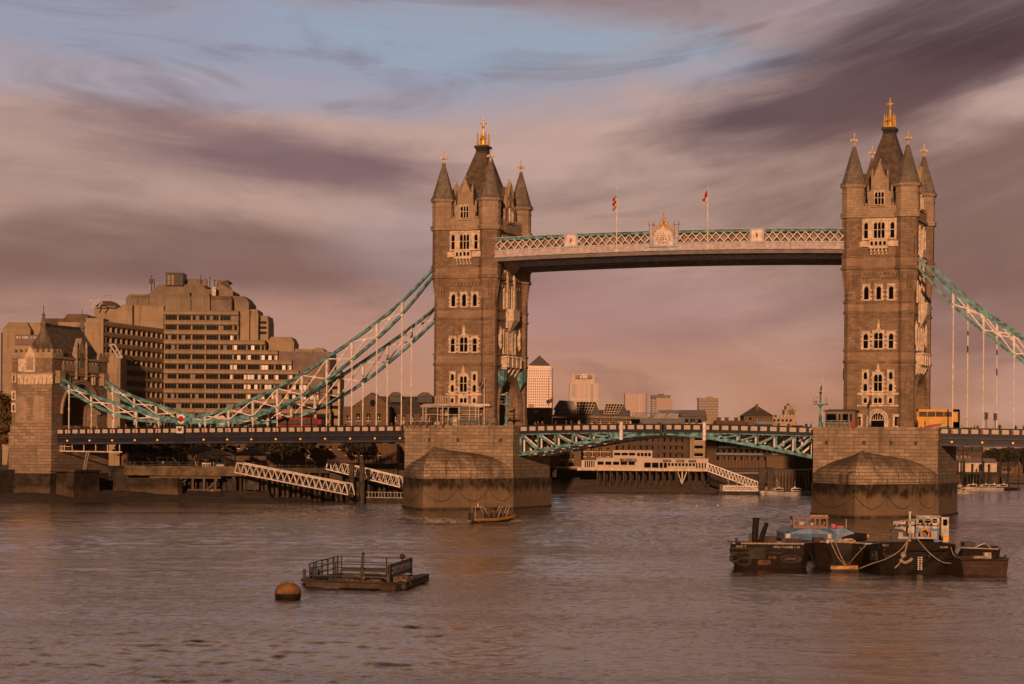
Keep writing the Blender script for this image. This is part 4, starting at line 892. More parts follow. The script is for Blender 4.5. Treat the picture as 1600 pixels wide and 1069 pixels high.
# ---- the concrete hotel
def hotel():
    B=BG(255,600); X,Z=B.x,lambda py:B.z(py,255)
    t=B.thing('concrete_hotel','large stepped brutalist concrete hotel behind the left side span','hotel')
    def block(n,px0,px1,py,d0,d1,mt,ch=1.0,base=660,z0=None,taper=0):
        a,b=X(px0),X(px1); z=Z(py); zb=z0 if z0 is not None else 6
        m=MB().loft([[(a,d0,zb),(b,d0,zb),(b,d1,zb),(a,d1,zb)],[(a,d0,z-1.6*ch),(b,d0,z-1.6*ch),(b,d1,z-1.6*ch),(a,d1,z-1.6*ch)],[(a+1.2*taper,d0+1.3*ch,z),(b-1.2*taper,d0+1.3*ch,z),(b-1.2*taper,d1,z),(a+1.2*taper,d1,z)]])
        return m.build(n,mt,t)
    PYT=484.5; ST=15.3; ends=[371,371,371,413,433,455,466,482,498,512,516,516,516,516]
    starts=[255]*14
    # storeys of the right wing: sill band + recessed ribbon window with piers
    for i in range(14):
        e=ends[i]; s0=255; zt=Z(PYT+ST*i); a,b=X(s0),X(e); H_=ST*B.k
        inset=0
        m=MB()
        m.loft([[(a,.25,zt-1.46),(b,.25,zt-1.46),(b,4,zt-1.46),(a,4,zt-1.46)],[(a,-.45,zt-1.15),(b,-.45,zt-1.15),(b,4,zt-1.15),(a,4,zt-1.15)],[(a,-.55,zt-.55),(b,-.55,zt-.55),(b,4,zt-.55),(a,4,zt-.55)],[(a,.1,zt),(b,.1,zt),(b,4,zt),(a,4,zt)]])
        q=X(276)
        while q<b: m.box(q-.22,q+.22,.3,1.6,zt-H_,zt-1.45); q+=21.7*B.k
        m.box(b-.3,b,.2,4,zt-H_,zt-1.45); m.box(a,a+.3,.2,1.6,zt-H_,zt-1.45); fl=m.build('storey_band',CONC,t)
        m=MB(); q=a
        rnd=random.Random(i*7+1)
        while q<b-.2:
            w_=21.7*B.k/4; lit=(2 if (q>X(355)-0 and 2<=i<=8 and rnd.random()<.42) else (1 if rnd.random()<.07 else 0)); m.box(q,min(q+w_,b),.55,.65,zt-H_,zt-1.45,lit); m.box(q-.05,q+.05,.5,.55,zt-H_,zt-1.45,3); q+=w_
        m.build('ribbon_window',[GLASS,mat('curtained_glass',(.12,.085,.06),.5) if i==0 else bpy.data.materials['curtained_glass'],GLASSL,DARK],fl)
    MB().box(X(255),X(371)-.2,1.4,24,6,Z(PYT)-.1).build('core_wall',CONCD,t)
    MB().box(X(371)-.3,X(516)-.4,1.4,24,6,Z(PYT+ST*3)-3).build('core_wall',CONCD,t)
    for i,(e0,e1) in enumerate(((371,413),(413,433),(433,455),(455,466),(466,482),(482,498),(498,512))):
        r=3+i if i else 3
        z=Z(PYT+ST*(3+i))
        MB().box(X(e0)-.5,X(e1)-.2,1.0,24,max(6,z-8),z-.05).build('terrace_block',CONC,t)
    # left wing, running towards the viewer from the inner corner
    k=36/10.
    def LW(u): return (-10.2*u-.2,-36*u)   # u 0..1 along
    for i in range(11):
        zt=Z(513.7+15.45*i); m=MB(); p0=LW(0); p1=LW(1.0); n=(1,-.283)
        def ring(z,o): return [(p0[0]+o,p0[1]+0.0,z),(p1[0]+o,p1[1],z),(p1[0]-2.5,p1[1],z),(p0[0]-2.5,p0[1],z)]
        m.loft([ring(zt-1.62,-.2),ring(zt-1.25,.35),ring(zt-.5,.45),ring(zt,-.1)])
        for q in range(12):
            c=LW((q+.3)/12); m.box(c[0]-1.2,c[0]+.12,c[1]-.3,c[1]+.3,zt-2.8,zt-1.5)
        fl=m.build('storey_band',CONC,t)
        m=MB().loft([[(p0[0]-.9,p0[1],zt-2.8),(p1[0]-.9,p1[1],zt-2.8),(p1[0]-1.2,p1[1],zt-2.8),(p0[0]-1.2,p0[1],zt-2.8)],[(p0[0]-.9,p0[1],zt-1.5),(p1[0]-.9,p1[1],zt-1.5),(p1[0]-1.2,p1[1],zt-1.5),(p0[0]-1.2,p0[1],zt-1.5)]]); m.build('ribbon_window',GLASS,fl)
    m=MB().loft([[(-1.4,0,6),(-11.6,-36,6),(-22,-36,6),(-22,4,6)],[(-1.4,0,Z(514)-.4),(-11.6,-36,Z(514)-.4),(-22,-36,Z(514)-.4),(-22,4,Z(514)-.4)]]); m.build('core_wall',CONC,t)
    fr=lambda px,dd:(px-800)/F*(600+dd)-(255-800)/F*600
    def fb(n,px0,px1,py0,py1,dd,dep,mt,ch=.6,taper=0):
        D=600+dd; a=fr(px0,dd); b=fr(px1,dd); z1=CZ+(hy(px0)-py0)*D/F; z0=6 if py1 is None else CZ+(hy(px0)-py1)*D/F
        m=MB().loft([[(a,dd,z0),(b,dd,z0),(b,dd+dep,z0),(a,dd+dep,z0)],[(a,dd,z1-ch*1.5),(b,dd,z1-ch*1.5),(b,dd+dep,z1-ch*1.5),(a,dd+dep,z1-ch*1.5)],[(a+taper,dd+ch,z1),(b-taper,dd+ch,z1),(b-taper,dd+dep,z1),(a+taper,dd+dep,z1)]])
        return m.build(n,mt,t)
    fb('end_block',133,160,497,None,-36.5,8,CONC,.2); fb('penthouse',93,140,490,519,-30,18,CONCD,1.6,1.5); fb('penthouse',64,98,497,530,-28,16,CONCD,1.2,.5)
    fb('wing_block',50,134,518,None,-29,20,CONC,.5); fb('stair_tower',3,46,503,None,-38,14,CONC,1.2,1.2); fb('wing_block',44,70,504,None,-35,10,CONC,.3)
    w=fb('canopy',22,67,523,539,-38.6,1.0,mat('maroon_panel',(.10,.035,.025),.5),.05)
    m=MB()
    for i,(a,b) in enumerate(((24,27),(28,31),(33,41),(43,44),(47,49),(51,53),(54,57),(59,62),(63,65))): m.box(fr(a,-39),fr(b,-39),-38.75,-38.62,w.bound_box[1][2]-1.0,w.bound_box[1][2]-.45)
    m.build('white_fitting',WHITE,w)
    fb('parapet_block',0,12,520,None,-30,10,DARK,.1)
    # stepped and faceted top
    fb('top_block',195,254,477,None,1.0,20,CONC,.4); fb('top_block',145,200,480,None,6,18,CONC,.4); fb('plant_screen',148,180,470,481,5,10,CONCD,.9,1.6)
    fb('top_block',188,205,476,None,-1,16,CONC,.2); fb('top_block',195,262,459,None,10,20,CONCT,.8,1)
    fb('top_block',253,296,456,486,2.5,18,CONCT,1.3,.6); fb('top_block',296,326,458,486,3.5,18,CONCT,1.0,.3); fb('top_block',226,330,443,470,11,16,CONCT,2.6,3.2)
    fb('top_block',276,322,434.5,448,16,12,CONCT,2.2,2.6); fb('top_block',318,362,436,470,13,16,CONCT,2.2,6); fb('top_block',326,360,462,487,5,16,CONCD,.8,.3)
    fb('top_block',350,387,462,500,9,18,CONCT,1.2,1.4); fb('stair_tower',371,388,484,None,2.5,16,CONC,.4); fb('wing_block',386,402,483,None,4,14,CONC,1.2,.4); fb('wing_block',401,418,493,None,7,14,CONC,1.2,.3)
    fb('wing_block',417,458,526,None,5,14,CONC,1.0,.8); fb('wing_block',455,490,545,None,6,14,CONC,.8,.5); fb('wing_block',485,508,543,None,8,14,CONC,1.0,1.2)
    for px0,px1,py0,dd in ((511,531,578,6),):
        fb('wing_block',px0,px1,py0,None,dd,14,CONC,.8,.3)
        for i in range(6): fb('window',px0+3,px1-3,py0+10+i*15.3,py0+15+i*15.3,dd-.12,.1,GLASS,0)
    for i in range(3): fb('window',403,415,502+i*8,506+i*8,6.88,.1,GLASS,0)
    b=fb('lift_house',257,284,426,446,12,7,DARK,.1)
    m=MB()
    for a,c in ((260,264),(266,270)): m.box(fr(a,12),fr(c,12),11.8,11.98,59.0,60.4).box(fr(a,12),fr(c,12),11.8,11.98,57.6,58.9)
    m.build('shutter',CONC,b)
    # roof masts, dishes and railings
    m=MB()
    for px,py in ((235,430),(239,436),(318,434),(326,432),(333,436),(312,430),(338,440)): a=fr(px,14); MB().cyl(a,14,Z(450),CZ+(hy(px)-py)*.1832,.15,.12,5).build('roof_mast',DARK,t)
    a=fr(234,14); MB().box(a-.5,a+.5,13.6,14.4,Z(437),Z(430)).build('aerial_box',DARK,t); MB().box(fr(318,10)-.5,fr(318,10)+.8,9,10,Z(442),Z(432)).build('vent_stack',CONCD,t); MB().box(fr(332,10)-.4,fr(336,10),9,10,Z(458),Z(444)).build('duct',WHITE,t)
    for z in (Z(455),Z(458)): m.beam((fr(202,8),8,z),(fr(228,8),8,z),.08)
    for i in range(6): m.cyl(fr(202+i*5.2,8),8,Z(463),Z(455),.05,.05,4)
    m.build('roof_railing',STEEL,t); m=MB()
    for i in range(3): m.cyl(fr(163+i*5,2),2,Z(474),Z(462) if i==3 else Z(470),.06,.05,4)
    m.beam((fr(160,2),2,Z(462.5)),(fr(174,2),2,Z(462)),.1); m.build('aerial',DARK,t)
    fb('stair_tower',160,187,551,None,-37.5,9,CONC,.6,.3)
    m=MB().beam((fr(138,-1),-1,Z(471)),(fr(156,-1),-1,Z(471)),.3).beam((fr(143,-1),-1,Z(482)),(fr(147,-1),-1,Z(472)),.3).beam((fr(152,-1),-1,Z(482)),(fr(158,-1),-1,Z(473)),.3); m.build('cradle_rail',STEEL,t)
    m=MB().beam((fr(170,-38),-38,Z(549)),(fr(178,-38),-38,Z(549)),.35).beam((fr(170,-38),-38,Z(549)),(fr(184,-38),-38,Z(568)),.35).beam((fr(178,-38),-38,Z(549)),(fr(190,-38),-38,Z(568)),.35).beam((fr(184,-38),-38,Z(568)),(fr(190,-38),-38,Z(568)),.35); m.build('canopy_rail',STEEL,t)
    for i in range(9): MB().beam((fr(507-i*.2,1),.2,Z(550)),(fr(507,1),.2,Z(560)),.2)
    return t
hotel()
# ---- generic building with real openings
def building(name,label,cat,px0,px1,pyt,D,dep,wall,wins=(),roof=None,rot=0,group=None,base=6.0,glass=None,frame=None):
    B=BG(px0,D,rot); t=B.thing(name,label,cat,group=group); W_=B.x(px1); z1=B.z(pyt)
    MB().box(0,W_,0,dep,base,z1).build('wall',wall,t)
    for (a,b,c,d,n,kw) in [(w_+({},))[:6] for w_ in wins]:      # px0,px1,py_top,py_bottom,count
        w1=(B.x(b)-B.x(a))/n; fr_=kw.get('fill',.5)
        for i in range(n):
            x0=B.x(a)+i*w1; ww=w1*fr_; m=MB(); zt,zb=B.z(c),B.z(d)
            m.box(x0,x0+ww,-.06,.1,zb,zt,0); m.box(x0-.1,x0+ww+.1,-.22,.05,zb-.2,zb,1)
            if kw.get('mull'): m.box(x0+ww/2-.06,x0+ww/2+.06,-.12,0,zb,zt,1); m.box(x0,x0+ww,-.12,0,(zt+zb)/2-.06,(zt+zb)/2+.06,1)
            if kw.get('arch'):
                q=6; m.prism([(x0+ww/2+ww/2*cos(pi*j/q),zt+ww/2*sin(pi*j/q)) for j in range(q+1)],'y',-.06,.1,0)
            m.build('window',[glass or GLASS,frame or TRIM],t)
    if roof:
        kind,py2,mt=roof[:3]; z2=B.z(py2); o=.5
        if kind=='gable': m=MB().prism([(-o,z1),(W_+o,z1),(W_/2,z2)],'y',-.3,dep)
        elif kind=='side': m=MB().prism([(-o,z1),(dep+o,z1),(dep/2,z2)],'x',-o,W_+o)
        elif kind=='hip': m=MB().loft([[(-o,-o,z1),(W_+o,-o,z1),(W_+o,dep+o,z1),(-o,dep+o,z1)],[(W_*.5-.05*W_,dep*.45,z2),(W_*.55,dep*.45,z2),(W_*.55,dep*.55,z2),(W_*.45,dep*.55,z2)]])
        m.build('roof',mt,t)
    return t,B
# brick gabled building with round window, left of the left pier
t,B=building('brick_warehouse','brown brick gabled building with a dark round window left of the left tower','warehouse',553,607,635,560,20,BRICK,[(541,556,649,658,1,dict(fill=.55,mull=True)),(556,604,649,657,3,dict(fill=.4,mull=True,arch=True)),(575,606,690,700,2,dict(fill=.4))],('gable',614.5,BRICK))
m=MB(); n=16; zc=B.z(629.5); xc=B.x(582); m.prism([(xc+.75*cos(2*pi*i/n),zc+.85*sin(2*pi*i/n)) for i in range(n)],'y',-.5,-.2); m.build('round_window',GLASS,t)
MB().prism([(B.x(551),B.z(636)),(B.x(580),B.z(614.5)),(B.x(580),B.z(613)),(B.x(551),B.z(634.5))],'y',-.6,20).prism([(B.x(609),B.z(636)),(B.x(582),B.z(614.5)),(B.x(582),B.z(613)),(B.x(609),B.z(634.5))],'y',-.6,20).build('roof',SLATE,t)
t,B=building('slate_roofed_warehouse','long brown brick building with slate roof and lantern vents behind the cafe pavilion','warehouse',590,690,646,572,18,BRICK,[(602,682,650,657,6,dict(fill=.35,arch=True,mull=True)),(585,625,705,711,5,dict(fill=.4))],('side',618,SLATE))
for a,b in ((606,627),(650,676)): MB().box(B.x(a+2),B.x(b-2),3,8,B.z(628),B.z(617)).build('lantern',DARK,t); MB().prism([(B.x(a),B.z(618)),(B.x(b),B.z(618)),(B.x((a+b)/2)+.8,B.z(612)),(B.x((a+b)/2)-.8,B.z(612))],'y',2.6,8.4).build('lantern_roof',SLATE,t)
building('low_brick_block','low dark brick block between the hotel and the gabled warehouse','building',536,556,635,575,12,BRICK,[(541,552,649,656,1,dict(fill=.5,mull=True))])
# ---- St Katharine frontage right of the left pier
t,B=building('brick_house','plain brown brick house with arched cellar windows beside the left pier','building',850,908,690,600,18,BRICK,[(876,900,709,717,4,dict(fill=.4)),(874,902,726,729,2,dict(fill=.65,arch=True))])
MB().box(B.x(848),B.x(908),-.3,.3,B.z(730.5),B.z(729)).build('string_course',TRIM,t)
t,B=building('roof_terrace_building','dark flat roofed block with a small round window right of the left tower','building',822,862,637,660,14,BRICK,[(841,850,652,661,1,dict(fill=.9))])
MB().sphere(B.x(836.5),-.15,B.z(643),.55,n=10).build('round_window',TRIM,t)
m=MB()
for i in range(5): m.box(B.x(826+i*1.7)-.06,B.x(826+i*1.7)+.06,0,.1,B.z(637),B.z(632))
for z in (632,635): m.beam((B.x(825),.05,B.z(z)),(B.x(834),.05,B.z(z)),.1)
m.build('railing',STEEL,t)
# the curved terrace with glass roofs
t,B=building('curved_terrace','long low terrace with pale cornice and sloping glass roofs behind the bridge road','terrace',860,985,652,690,16,BRICK,[(868,990,655,661,9,dict(fill=.35,mull=True))])
MB().loft([[(B.x(862),-.8,B.z(651)),(B.x(1001),-.8,B.z(654)),(B.x(1001),6,B.z(654)),(B.x(862),6,B.z(651))],[(B.x(862),-1.6,B.z(648)),(B.x(1001),-1.6,B.z(650.5)),(B.x(1001),6,B.z(650.5)),(B.x(862),6,B.z(648))]]).build('cornice',mat('cornice_stucco',(.45,.36,.28),.7),t)
MB().loft([[(B.x(866),1,B.z(648)),(B.x(985),1,B.z(650)),(B.x(985),14,B.z(650)),(B.x(866),14,B.z(648))],[(B.x(868),3,B.z(639)),(B.x(985),3,B.z(640)),(B.x(985),13,B.z(640)),(B.x(868),13,B.z(639))]]).build('roof',SLATE,t)
def glassroof(p0,p1,p2,p3,py0,py1,label):
    g=MB().add([(B.x(p0),.2,B.z(py1)),(B.x(p1),.2,B.z(py1)),(B.x(p2),5,B.z(py0)),(B.x(p3),5,B.z(py0)),(B.x(p0),8,B.z(py1)),(B.x(p1)+1.5,8,B.z(py1))],[(0,1,2,3),(1,5,2),(0,3,4),(3,2,5,4)]).build('glass_roof',GLASS,t)
    m=MB()
    for i in range(7): u=i/6; m.beam((B.x(p0+(p1-p0)*u),.1,B.z(py1)),(B.x(p3+(p2-p3)*u),4.9,B.z(py0)),.22)
    for i in range(5): u=i/4; m.beam((B.x(p0+(p3-p0)*u),.1+4.8*u,B.z(py1+(py0-py1)*u)),(B.x(p1+(p2-p1)*u),.1+4.8*u,B.z(py1+(py0-py1)*u)),.16)
    m.build('glazing_bar',TRIM,g)
glassroof(900,923,932,901,627,645,''); glassroof(943,966,975,947,630,646,'')
MB().prism([(B.x(864),B.z(640)),(B.x(901),B.z(638)),(B.x(897),B.z(626)),(B.x(874),B.z(625))],'y',4,10).build('lead_roof',mat('lead_sheet',(.26,.22,.19),.6),t)
for a,b,c in ((923,938,628),(966,984,632)): MB().prism([(B.x(a),B.z(650)),(B.x(b),B.z(648)),(B.x(a+8),B.z(c))],'y',1,12).build('gable_wall',DARK,t)
m=MB()
for i in range(14): m.box(B.x(873+i*2.3)-.05,B.x(873+i*2.3)+.05,-.4,-.3,B.z(648),B.z(638))
for z in (638,643): m.beam((B.x(873),-.35,B.z(z)),(B.x(904),-.35,B.z(z)),.12)
m.build('railing',STEEL,t)
# modern domed glass block
t,B=building('steel_and_glass_block','dark steel and glass block with rounded dormers and a blue glass storey','building',985,1070,651,700,16,mat('dark_cladding',(.055,.045,.04),.5))
MB().box(B.x(1030),B.x(1063),2,9,B.z(645),B.z(640)).box(B.x(1031),B.x(1062),2.1,8.9,B.z(640),B.z(641)).build('glass_storey',mat('blue_glass',(.05,.07,.10),.2),t)
for a,b in ((1020,1040),(1038,1060),(990,1012)):
    n=8; MB().prism([(B.x((a+b)/2)+(B.x(b)-B.x(a))/2*cos(pi*i/n),B.z(654)+1.9*sin(pi*i/n)) for i in range(n+1)],'y',-.6,6).build('rounded_dormer',mat('zinc_roof',(.24,.20,.17),.5) if a==1020 else bpy.data.materials['zinc_roof'],t)
m=MB()
for i in range(20): m.box(B.x(988+i*4)-.07,B.x(988+i*4)+.07,-.1,0,B.z(651),B.z(645))
m.beam((B.x(986),-.05,B.z(645)),(B.x(1066),-.05,B.z(645)),.15).build('railing',DARK,t)
building('arched_roof_block','low dark block with a curved grey metal roof','building',1066,1102,651,705,14,mat('dark_cladding_panel',(.07,.05,.04),.6),[(1068,1100,655,661,3,dict(fill=.6))],('side',640,bpy.data.materials['zinc_roof']))
building('white_penthouse','pale low penthouse with square windows beside the curved metal roof','building',1088,1122,652,712,12,CONC,[(1090,1104,655,662,2,dict(fill=.7))])
t,B=building('low_brick_terrace','low dark brick terrace with a row of chimneys','terrace',1118,1165,657,705,14,BRICKD)
for a in (1122,1134,1149): MB().box(B.x(a),B.x(a+5),2,4,B.z(657),B.z(653)).box(B.x(a)-.15,B.x(a+5)+.15,1.9,4.1,B.z(653),B.z(652)).build('chimney',BRICKD,t)
t,B=building('dockmaster_house','brick house with pyramid slate roof, tall chimney and round window','house',1162,1207,650,715,12,BRICK,[(1181,1196,652,659,2,dict(fill=.5,mull=True))],('hip',634,SLATE))
MB().box(B.x(1182),B.x(1186),3,4,B.z(642),B.z(631)).build('chimney',BRICK,t); n=14
MB().prism([(B.x(1172)+.42*cos(2*pi*i/n),B.z(654)+.42*sin(2*pi*i/n)) for i in range(n)],'y',-.1,.05).build('round_window',GLASS,t)
MB().box(B.x(1178),B.x(1208),-1.2,0,B.z(663),B.z(658)).build('balcony',mat('blue_grey_paint',(.10,.13,.17),.5),t)
building('pale_office_block','pale office block with square windows right of the pyramid roofed house','building',1206,1245,652,900,20,mat('pale_render',(.42,.32,.24),.8),[(1208,1240,655,659,5,dict(fill=.5))])
# ---- distant towers
def tower_block(label,px0,px1,pyt,D,dep,mt,extra=None,name='office_tower',cat='skyscraper',base=6):
    B=BG(px0,D); t=B.thing(name,label,cat,group='towers on the skyline'); MB().box(0,B.x(px1),0,dep,base,B.z(pyt)).build('facade',mt,t)
    if extra: extra(B,t)
    return t
CW1=gridmat('tower_grid_pink',(.13,.08,.06),(.10,.065,.05),(.86,.66,.54),4.9,6.0,1.15); 
# windows drawn by the mortar: steel panels between dark panes
def cwx(B,t):
    MB().box(B.x(819),B.x(856),-8,-.1,6,B.z(590)).build('facade_panel',CW1,t)
    MB().box(B.x(816),B.x(863),4,50,6,B.z(590)).build('facade_panel',CW1,t)
    m=MB(); m.box(B.x(822),B.x(860),-.5,54,B.z(576),B.z(571.5)); m.build('crown_band',mat('steel_band',(.72,.55,.45),.4),t)
    m=MB().loft([[(B.x(824),0,B.z(571.5)),(B.x(859.5),0,B.z(571.5)),(B.x(859.5),54,B.z(571.5)),(B.x(824),54,B.z(571.5))],[(B.x(842)-.5,27,B.z(554.5)),(B.x(842)+.5,27,B.z(554.5)),(B.x(842)+.5,28,B.z(554.5)),(B.x(842)-.5,28,B.z(554.5))]]); m.build('pyramid_roof',mat('steel_pyramid',(.13,.11,.12),.45),t)
tower_block('tallest sunlit skyscraper with a pyramid roof, beside the left bridge tower',822,859,576,4900,52,CW1,cwx)
CW2=gridmat('tower_vertical',(.50,.37,.29),(.46,.33,.26),(.62,.48,.39),11.,60,.7)
def citi(B,t):
    MB().box(B.x(889),B.x(934),-6,40,6,B.z(599)).build('facade_panel',CW2,t)
    MB().box(B.x(893),B.x(898),-7,-5,B.z(620),B.z(600)).box(B.x(922),B.x(926),-7,-5,B.z(660),B.z(600)).build('corner_notch',mat('brown_glass',(.13,.085,.065),.3),t)
    MB().box(B.x(898),B.x(924),-7.5,-1,B.z(591.5),B.z(586)).build('louvre',mat('brown_louvre',(.27,.19,.15),.6),t)
    LOGO=mat('logo_white',(.92,.88,.84),.4,.03); o=text('citi',13.5,(B.x(911),-8.6,B.z(588.8)),(pi/2,0,0),LOGO,t,depth=.9); 
    m=MB(); q=[(B.x(911.4)+4.6*cos(pi*i/8),B.z(588.0)+4.6*sin(pi*i/8)) for i in range(9)]
    for a,b in zip(q,q[1:]): m.beam((a[0],-8.4,a[1]),(b[0],-8.4,b[1]),1.0,.8,up=(0,1,0))
    m.build('logo_arc',LOGO,t)
tower_block('broad stepped skyscraper with white lettering near its flat top',892,928,584.5,4700,34,CW2,citi)
CW3=gridmat('tower_bands',(.50,.36,.28),(.46,.33,.26),(.36,.25,.2),40,3.6,.8)
tower_block('plain pinkish square skyscraper, third from the left on the skyline',976,1008,615,4600,40,CW3,lambda B,t:(MB().box(B.x(998),B.x(1000),-1,0,6,B.z(615)).build('pale_rib',TRIM,t),MB().box(B.x(1008),B.x(1011),5,30,6,B.z(615)).build('side_wall',mat('tower_side',(.30,.21,.17),.7),t)))
CW4=gridmat('tower_fine',(.45,.33,.25),(.42,.3,.23),(.30,.2,.15),4.,4.,.7)
tower_block('skyscraper with dark cap and dark striped left side',1025,1045,619,4500,34,CW4,lambda B,t:(MB().box(B.x(1018),B.x(1025),6,34,6,B.z(618)).build('side_wall',gridmat('tower_dark_side',(.10,.07,.055),(.09,.06,.05),(.40,.29,.22),60,5,.6),t),MB().box(B.x(1018),B.x(1047),0,34,B.z(622),B.z(617.5)).box(B.x(1028),B.x(1037),6,20,B.z(617),B.z(615)).build('roof_cap',mat('cap_dark',(.14,.095,.075),.6),t),MB().box(B.x(1045),B.x(1050),3,30,6,B.z(624)).build('side_block',CW4,t)))
CW5=gridmat('flats_grid',(.46,.34,.26),(.40,.29,.22),(.15,.10,.07),3.,2.9,.75,off=.5)
tower_block('slab of flats with many balconies standing clear of other towers',1091,1122,622,2300,16,CW5,lambda B,t:(MB().box(B.x(1090.5),B.x(1122.5),-.6,16,B.z(625),B.z(621.5)).box(B.x(1105),B.x(1114),4,9,B.z(621.5),B.z(619.5)).build('roof_slab',CONC,t),),name='tower_block',cat='flats')
def senate(B,t):
    for a,b,y in ((1226,1246,640),(1229,1243,633.5),(1233,1239,630)): MB().box(B.x(a),B.x(b),2,20,20,B.z(y)).build('upper_stage',mat('pale_stone',(.47,.36,.28),.7) if y==640 else bpy.data.materials['pale_stone'],t)
tower_block('stepped pale stone tower right of the pyramid roofed house',1213,1244,648,1900,16,gridmat('stone_grid',(.47,.36,.27),(.43,.33,.25),(.2,.14,.1),3.,40,.7),senate,name='stepped_stone_tower',cat='tower')
tower_block('tall block of flats seen low under the right roadway',1536,1551,690,1500,14,gridmat('pink_flats',(.50,.33,.22),(.45,.3,.2),(.22,.14,.1),20,3.,.7),lambda B,t:MB().box(B.x(1551),B.x(1553),1,12,6,B.z(694)).build('side_block',gridmat('flats_side',(.4,.26,.18),(.38,.25,.17),(.07,.05,.04),20,3.,1.2),t),name='tower_block',cat='flats')
B=BG(1590,2000); t=B.thing('round_water_tower','pale stepped tower rising behind the far right trees','tower',group='towers on the skyline')
m=MB().lathe(0,10,[(9,6),(9,12+0),(7,20),(7,23),(4.5,24),(4.5,27),(2.6,28),(2.6,34)],10); m.build('shaft',bpy.data.materials['pale_stone'],t)
# ---- building on stilts
B=BG(905,597); t=B.thing('building_on_stilts','long pale modern riverside building on timber piles, with dark name boards','building')
X,Z=B.x,B.z; PALE=mat('pale_panel',(.48,.38,.30),.6,.12,.4)
MB().box(X(902),X(1106),-1,11,Z(735),Z(731.5)).build('deck',TRIM,t)
MB().box(X(932),X(1106)+.2,.2,10,Z(731.5),Z(715)).box(X(958),X(1020),1.5,10,Z(715),Z(703)).box(X(993),X(1020),1.3,1.6,Z(715),Z(703.5)).build('wall',PALE,t)
MB().box(X(909),X(932),.8,9,Z(731.5),Z(719)).build('glazed_end',mat('glazed_end_paint',(.55,.44,.35),.5),t)
def wrow(a,b,c,d,n,fill=.8,y=.2,nm='window'):
    w_=(X(b)-X(a))/n
    for i in range(n): x0=X(a)+i*w_; MB().box(x0,x0+w_*fill,y-.08,y+.1,Z(d),Z(c)).box(x0-.05,x0+w_*fill+.05,y-.16,y+.02,Z(d)-.12,Z(d),1).build(nm,[GLASS,PALE],t)
wrow(934,970,721,726,3); wrow(970,994,721,726,2,.85); wrow(960,995,707,711,3,.85,1.5); wrow(996,1019,707,712,4,.75,1.2); wrow(1007,1031,722,730,2,.85); wrow(1031,1044,722,730,2,.75); wrow(1044,1088,722.5,727,8,.65); wrow(1088,1106,722,730,4,.45); wrow(914,931,720,730,5,.55,.8)
for (a,b,c,d,s) in ((969,995,716,721,'ROYAL NAVY'),(1036,1049,717,721,'STRONG'),(1057,1070,717,721,'SERVING'),(1076,1088,717.5,721,'HMS')):
    o=MB().box(X(a),X(b),-.05,.15,Z(d),Z(c)).build('name_board',DARK,t)
    if s=='ROYAL NAVY': text(s,.74,(X((a+b)/2)+.3,-.08,Z((c+d)/2)),(pi/2,0,0),WHITE,o); MB().cyl(X(a+3),-.12,Z(d)+.2,Z(c)-.15,.22,.22,8).build('badge',RED,o)
    else:
        m=MB()
        for i in range(6): w_=(X(b)-X(a)-.6)/6; m.box(X(a)+.3+i*w_,X(a)+.3+i*w_+w_*.7,-.1,-.05,Z(d)+.28,Z(c)-.28)
        m.build('lettering',WHITE,o)
rs=random.Random(5)
def pile_me(h,r=.28): return MB().lathe(0,0,[(r*1.1,0),(r,h*.4),(r*.95,h)],7).mesh('pile',TIMB)
pm=pile_me(8.0); 
for i in range(52):
    o=bpy.data.objects.new('pile',pm); COL.objects.link(o); o.parent=t
    row=i%3; px=934+(i//3)*10.2+row*3.3; o.location=(X(px),.2+row*3.6,Z(735)-8.0); 
m=MB(); m.beam((X(1059),-.4,Z(736)),(X(1066),-.4,Z(755)),.25).beam((X(1073),-.4,Z(736)),(X(1066),-.4,Z(755)),.25).beam((X(1066),-.4,Z(736)),(X(1066),-.4,Z(755)),.3).build('brace',TRIM,t)
# buildings behind it
t,B=building('gothic_window_block','brown brick block with tall arched white windows behind the building on stilts','building',906,962,690,612,16,BRICK,[(912,960,701,713,4,dict(fill=.35,arch=True,mull=True))],frame=TRIM)
MB().box(B.x(906),B.x(962),-.5,0,B.z(706),B.z(705)).build('string_course',TRIM,t)
t,B=building('warehouse_flats','tall old brick warehouse with rows of dark iron balconies','warehouse',960,1076,668,625,22,BRICKD,[(963,1074,r,r+6,12,dict(fill=.28)) for r in (672,684,696,708)],frame=BRICK)
for r in (680,692,703):
    for a in (1001,1012,1034,1046,1058): MB().box(B.x(a),B.x(a+6),-1.3,0,B.z(r+4),B.z(r+3.4)).box(B.x(a),B.x(a+6),-1.35,-1.25,B.z(r+3.4),B.z(r),0).box(B.x(a),B.x(a)+.1,-1.3,0,B.z(r+3.4),B.z(r)).build('balcony',DARK,t)
for a in (993,1018,1030,1052,1069): MB().box(B.x(a)-.12,B.x(a)+.12,-.25,-.05,B.z(735),B.z(668)).build('drainpipe',DARK,t)
building('white_banded_block','narrow modern block with white balcony bands','flats',1078,1102,668,622,16,CONC,[(1085,1100,r,r+5,1,dict(fill=.9)) for r in (683,696,708)])
t,B=building('balcony_flats','long brown brick flats with blue-grey balconies under the right leaf','flats',1104,1248,668,640,20,BRICKD,[(1120,1246,r,r+6,14,dict(fill=.42)) for r in (677,690,702,713)],frame=BRICK)
for r,a,b in ((698,1122,1150),(699,1156,1178),(709,1118,1192),(709,1205,1214),(698,1176,1190)): MB().box(B.x(a),B.x(b),-1.4,0,B.z(r+2.2),B.z(r+1.6)).box(B.x(a),B.x(b),-1.45,-1.35,B.z(r+1.8),B.z(r-1.6),1).build('balcony',[DARK,bpy.data.materials['blue_grey_paint']],t)
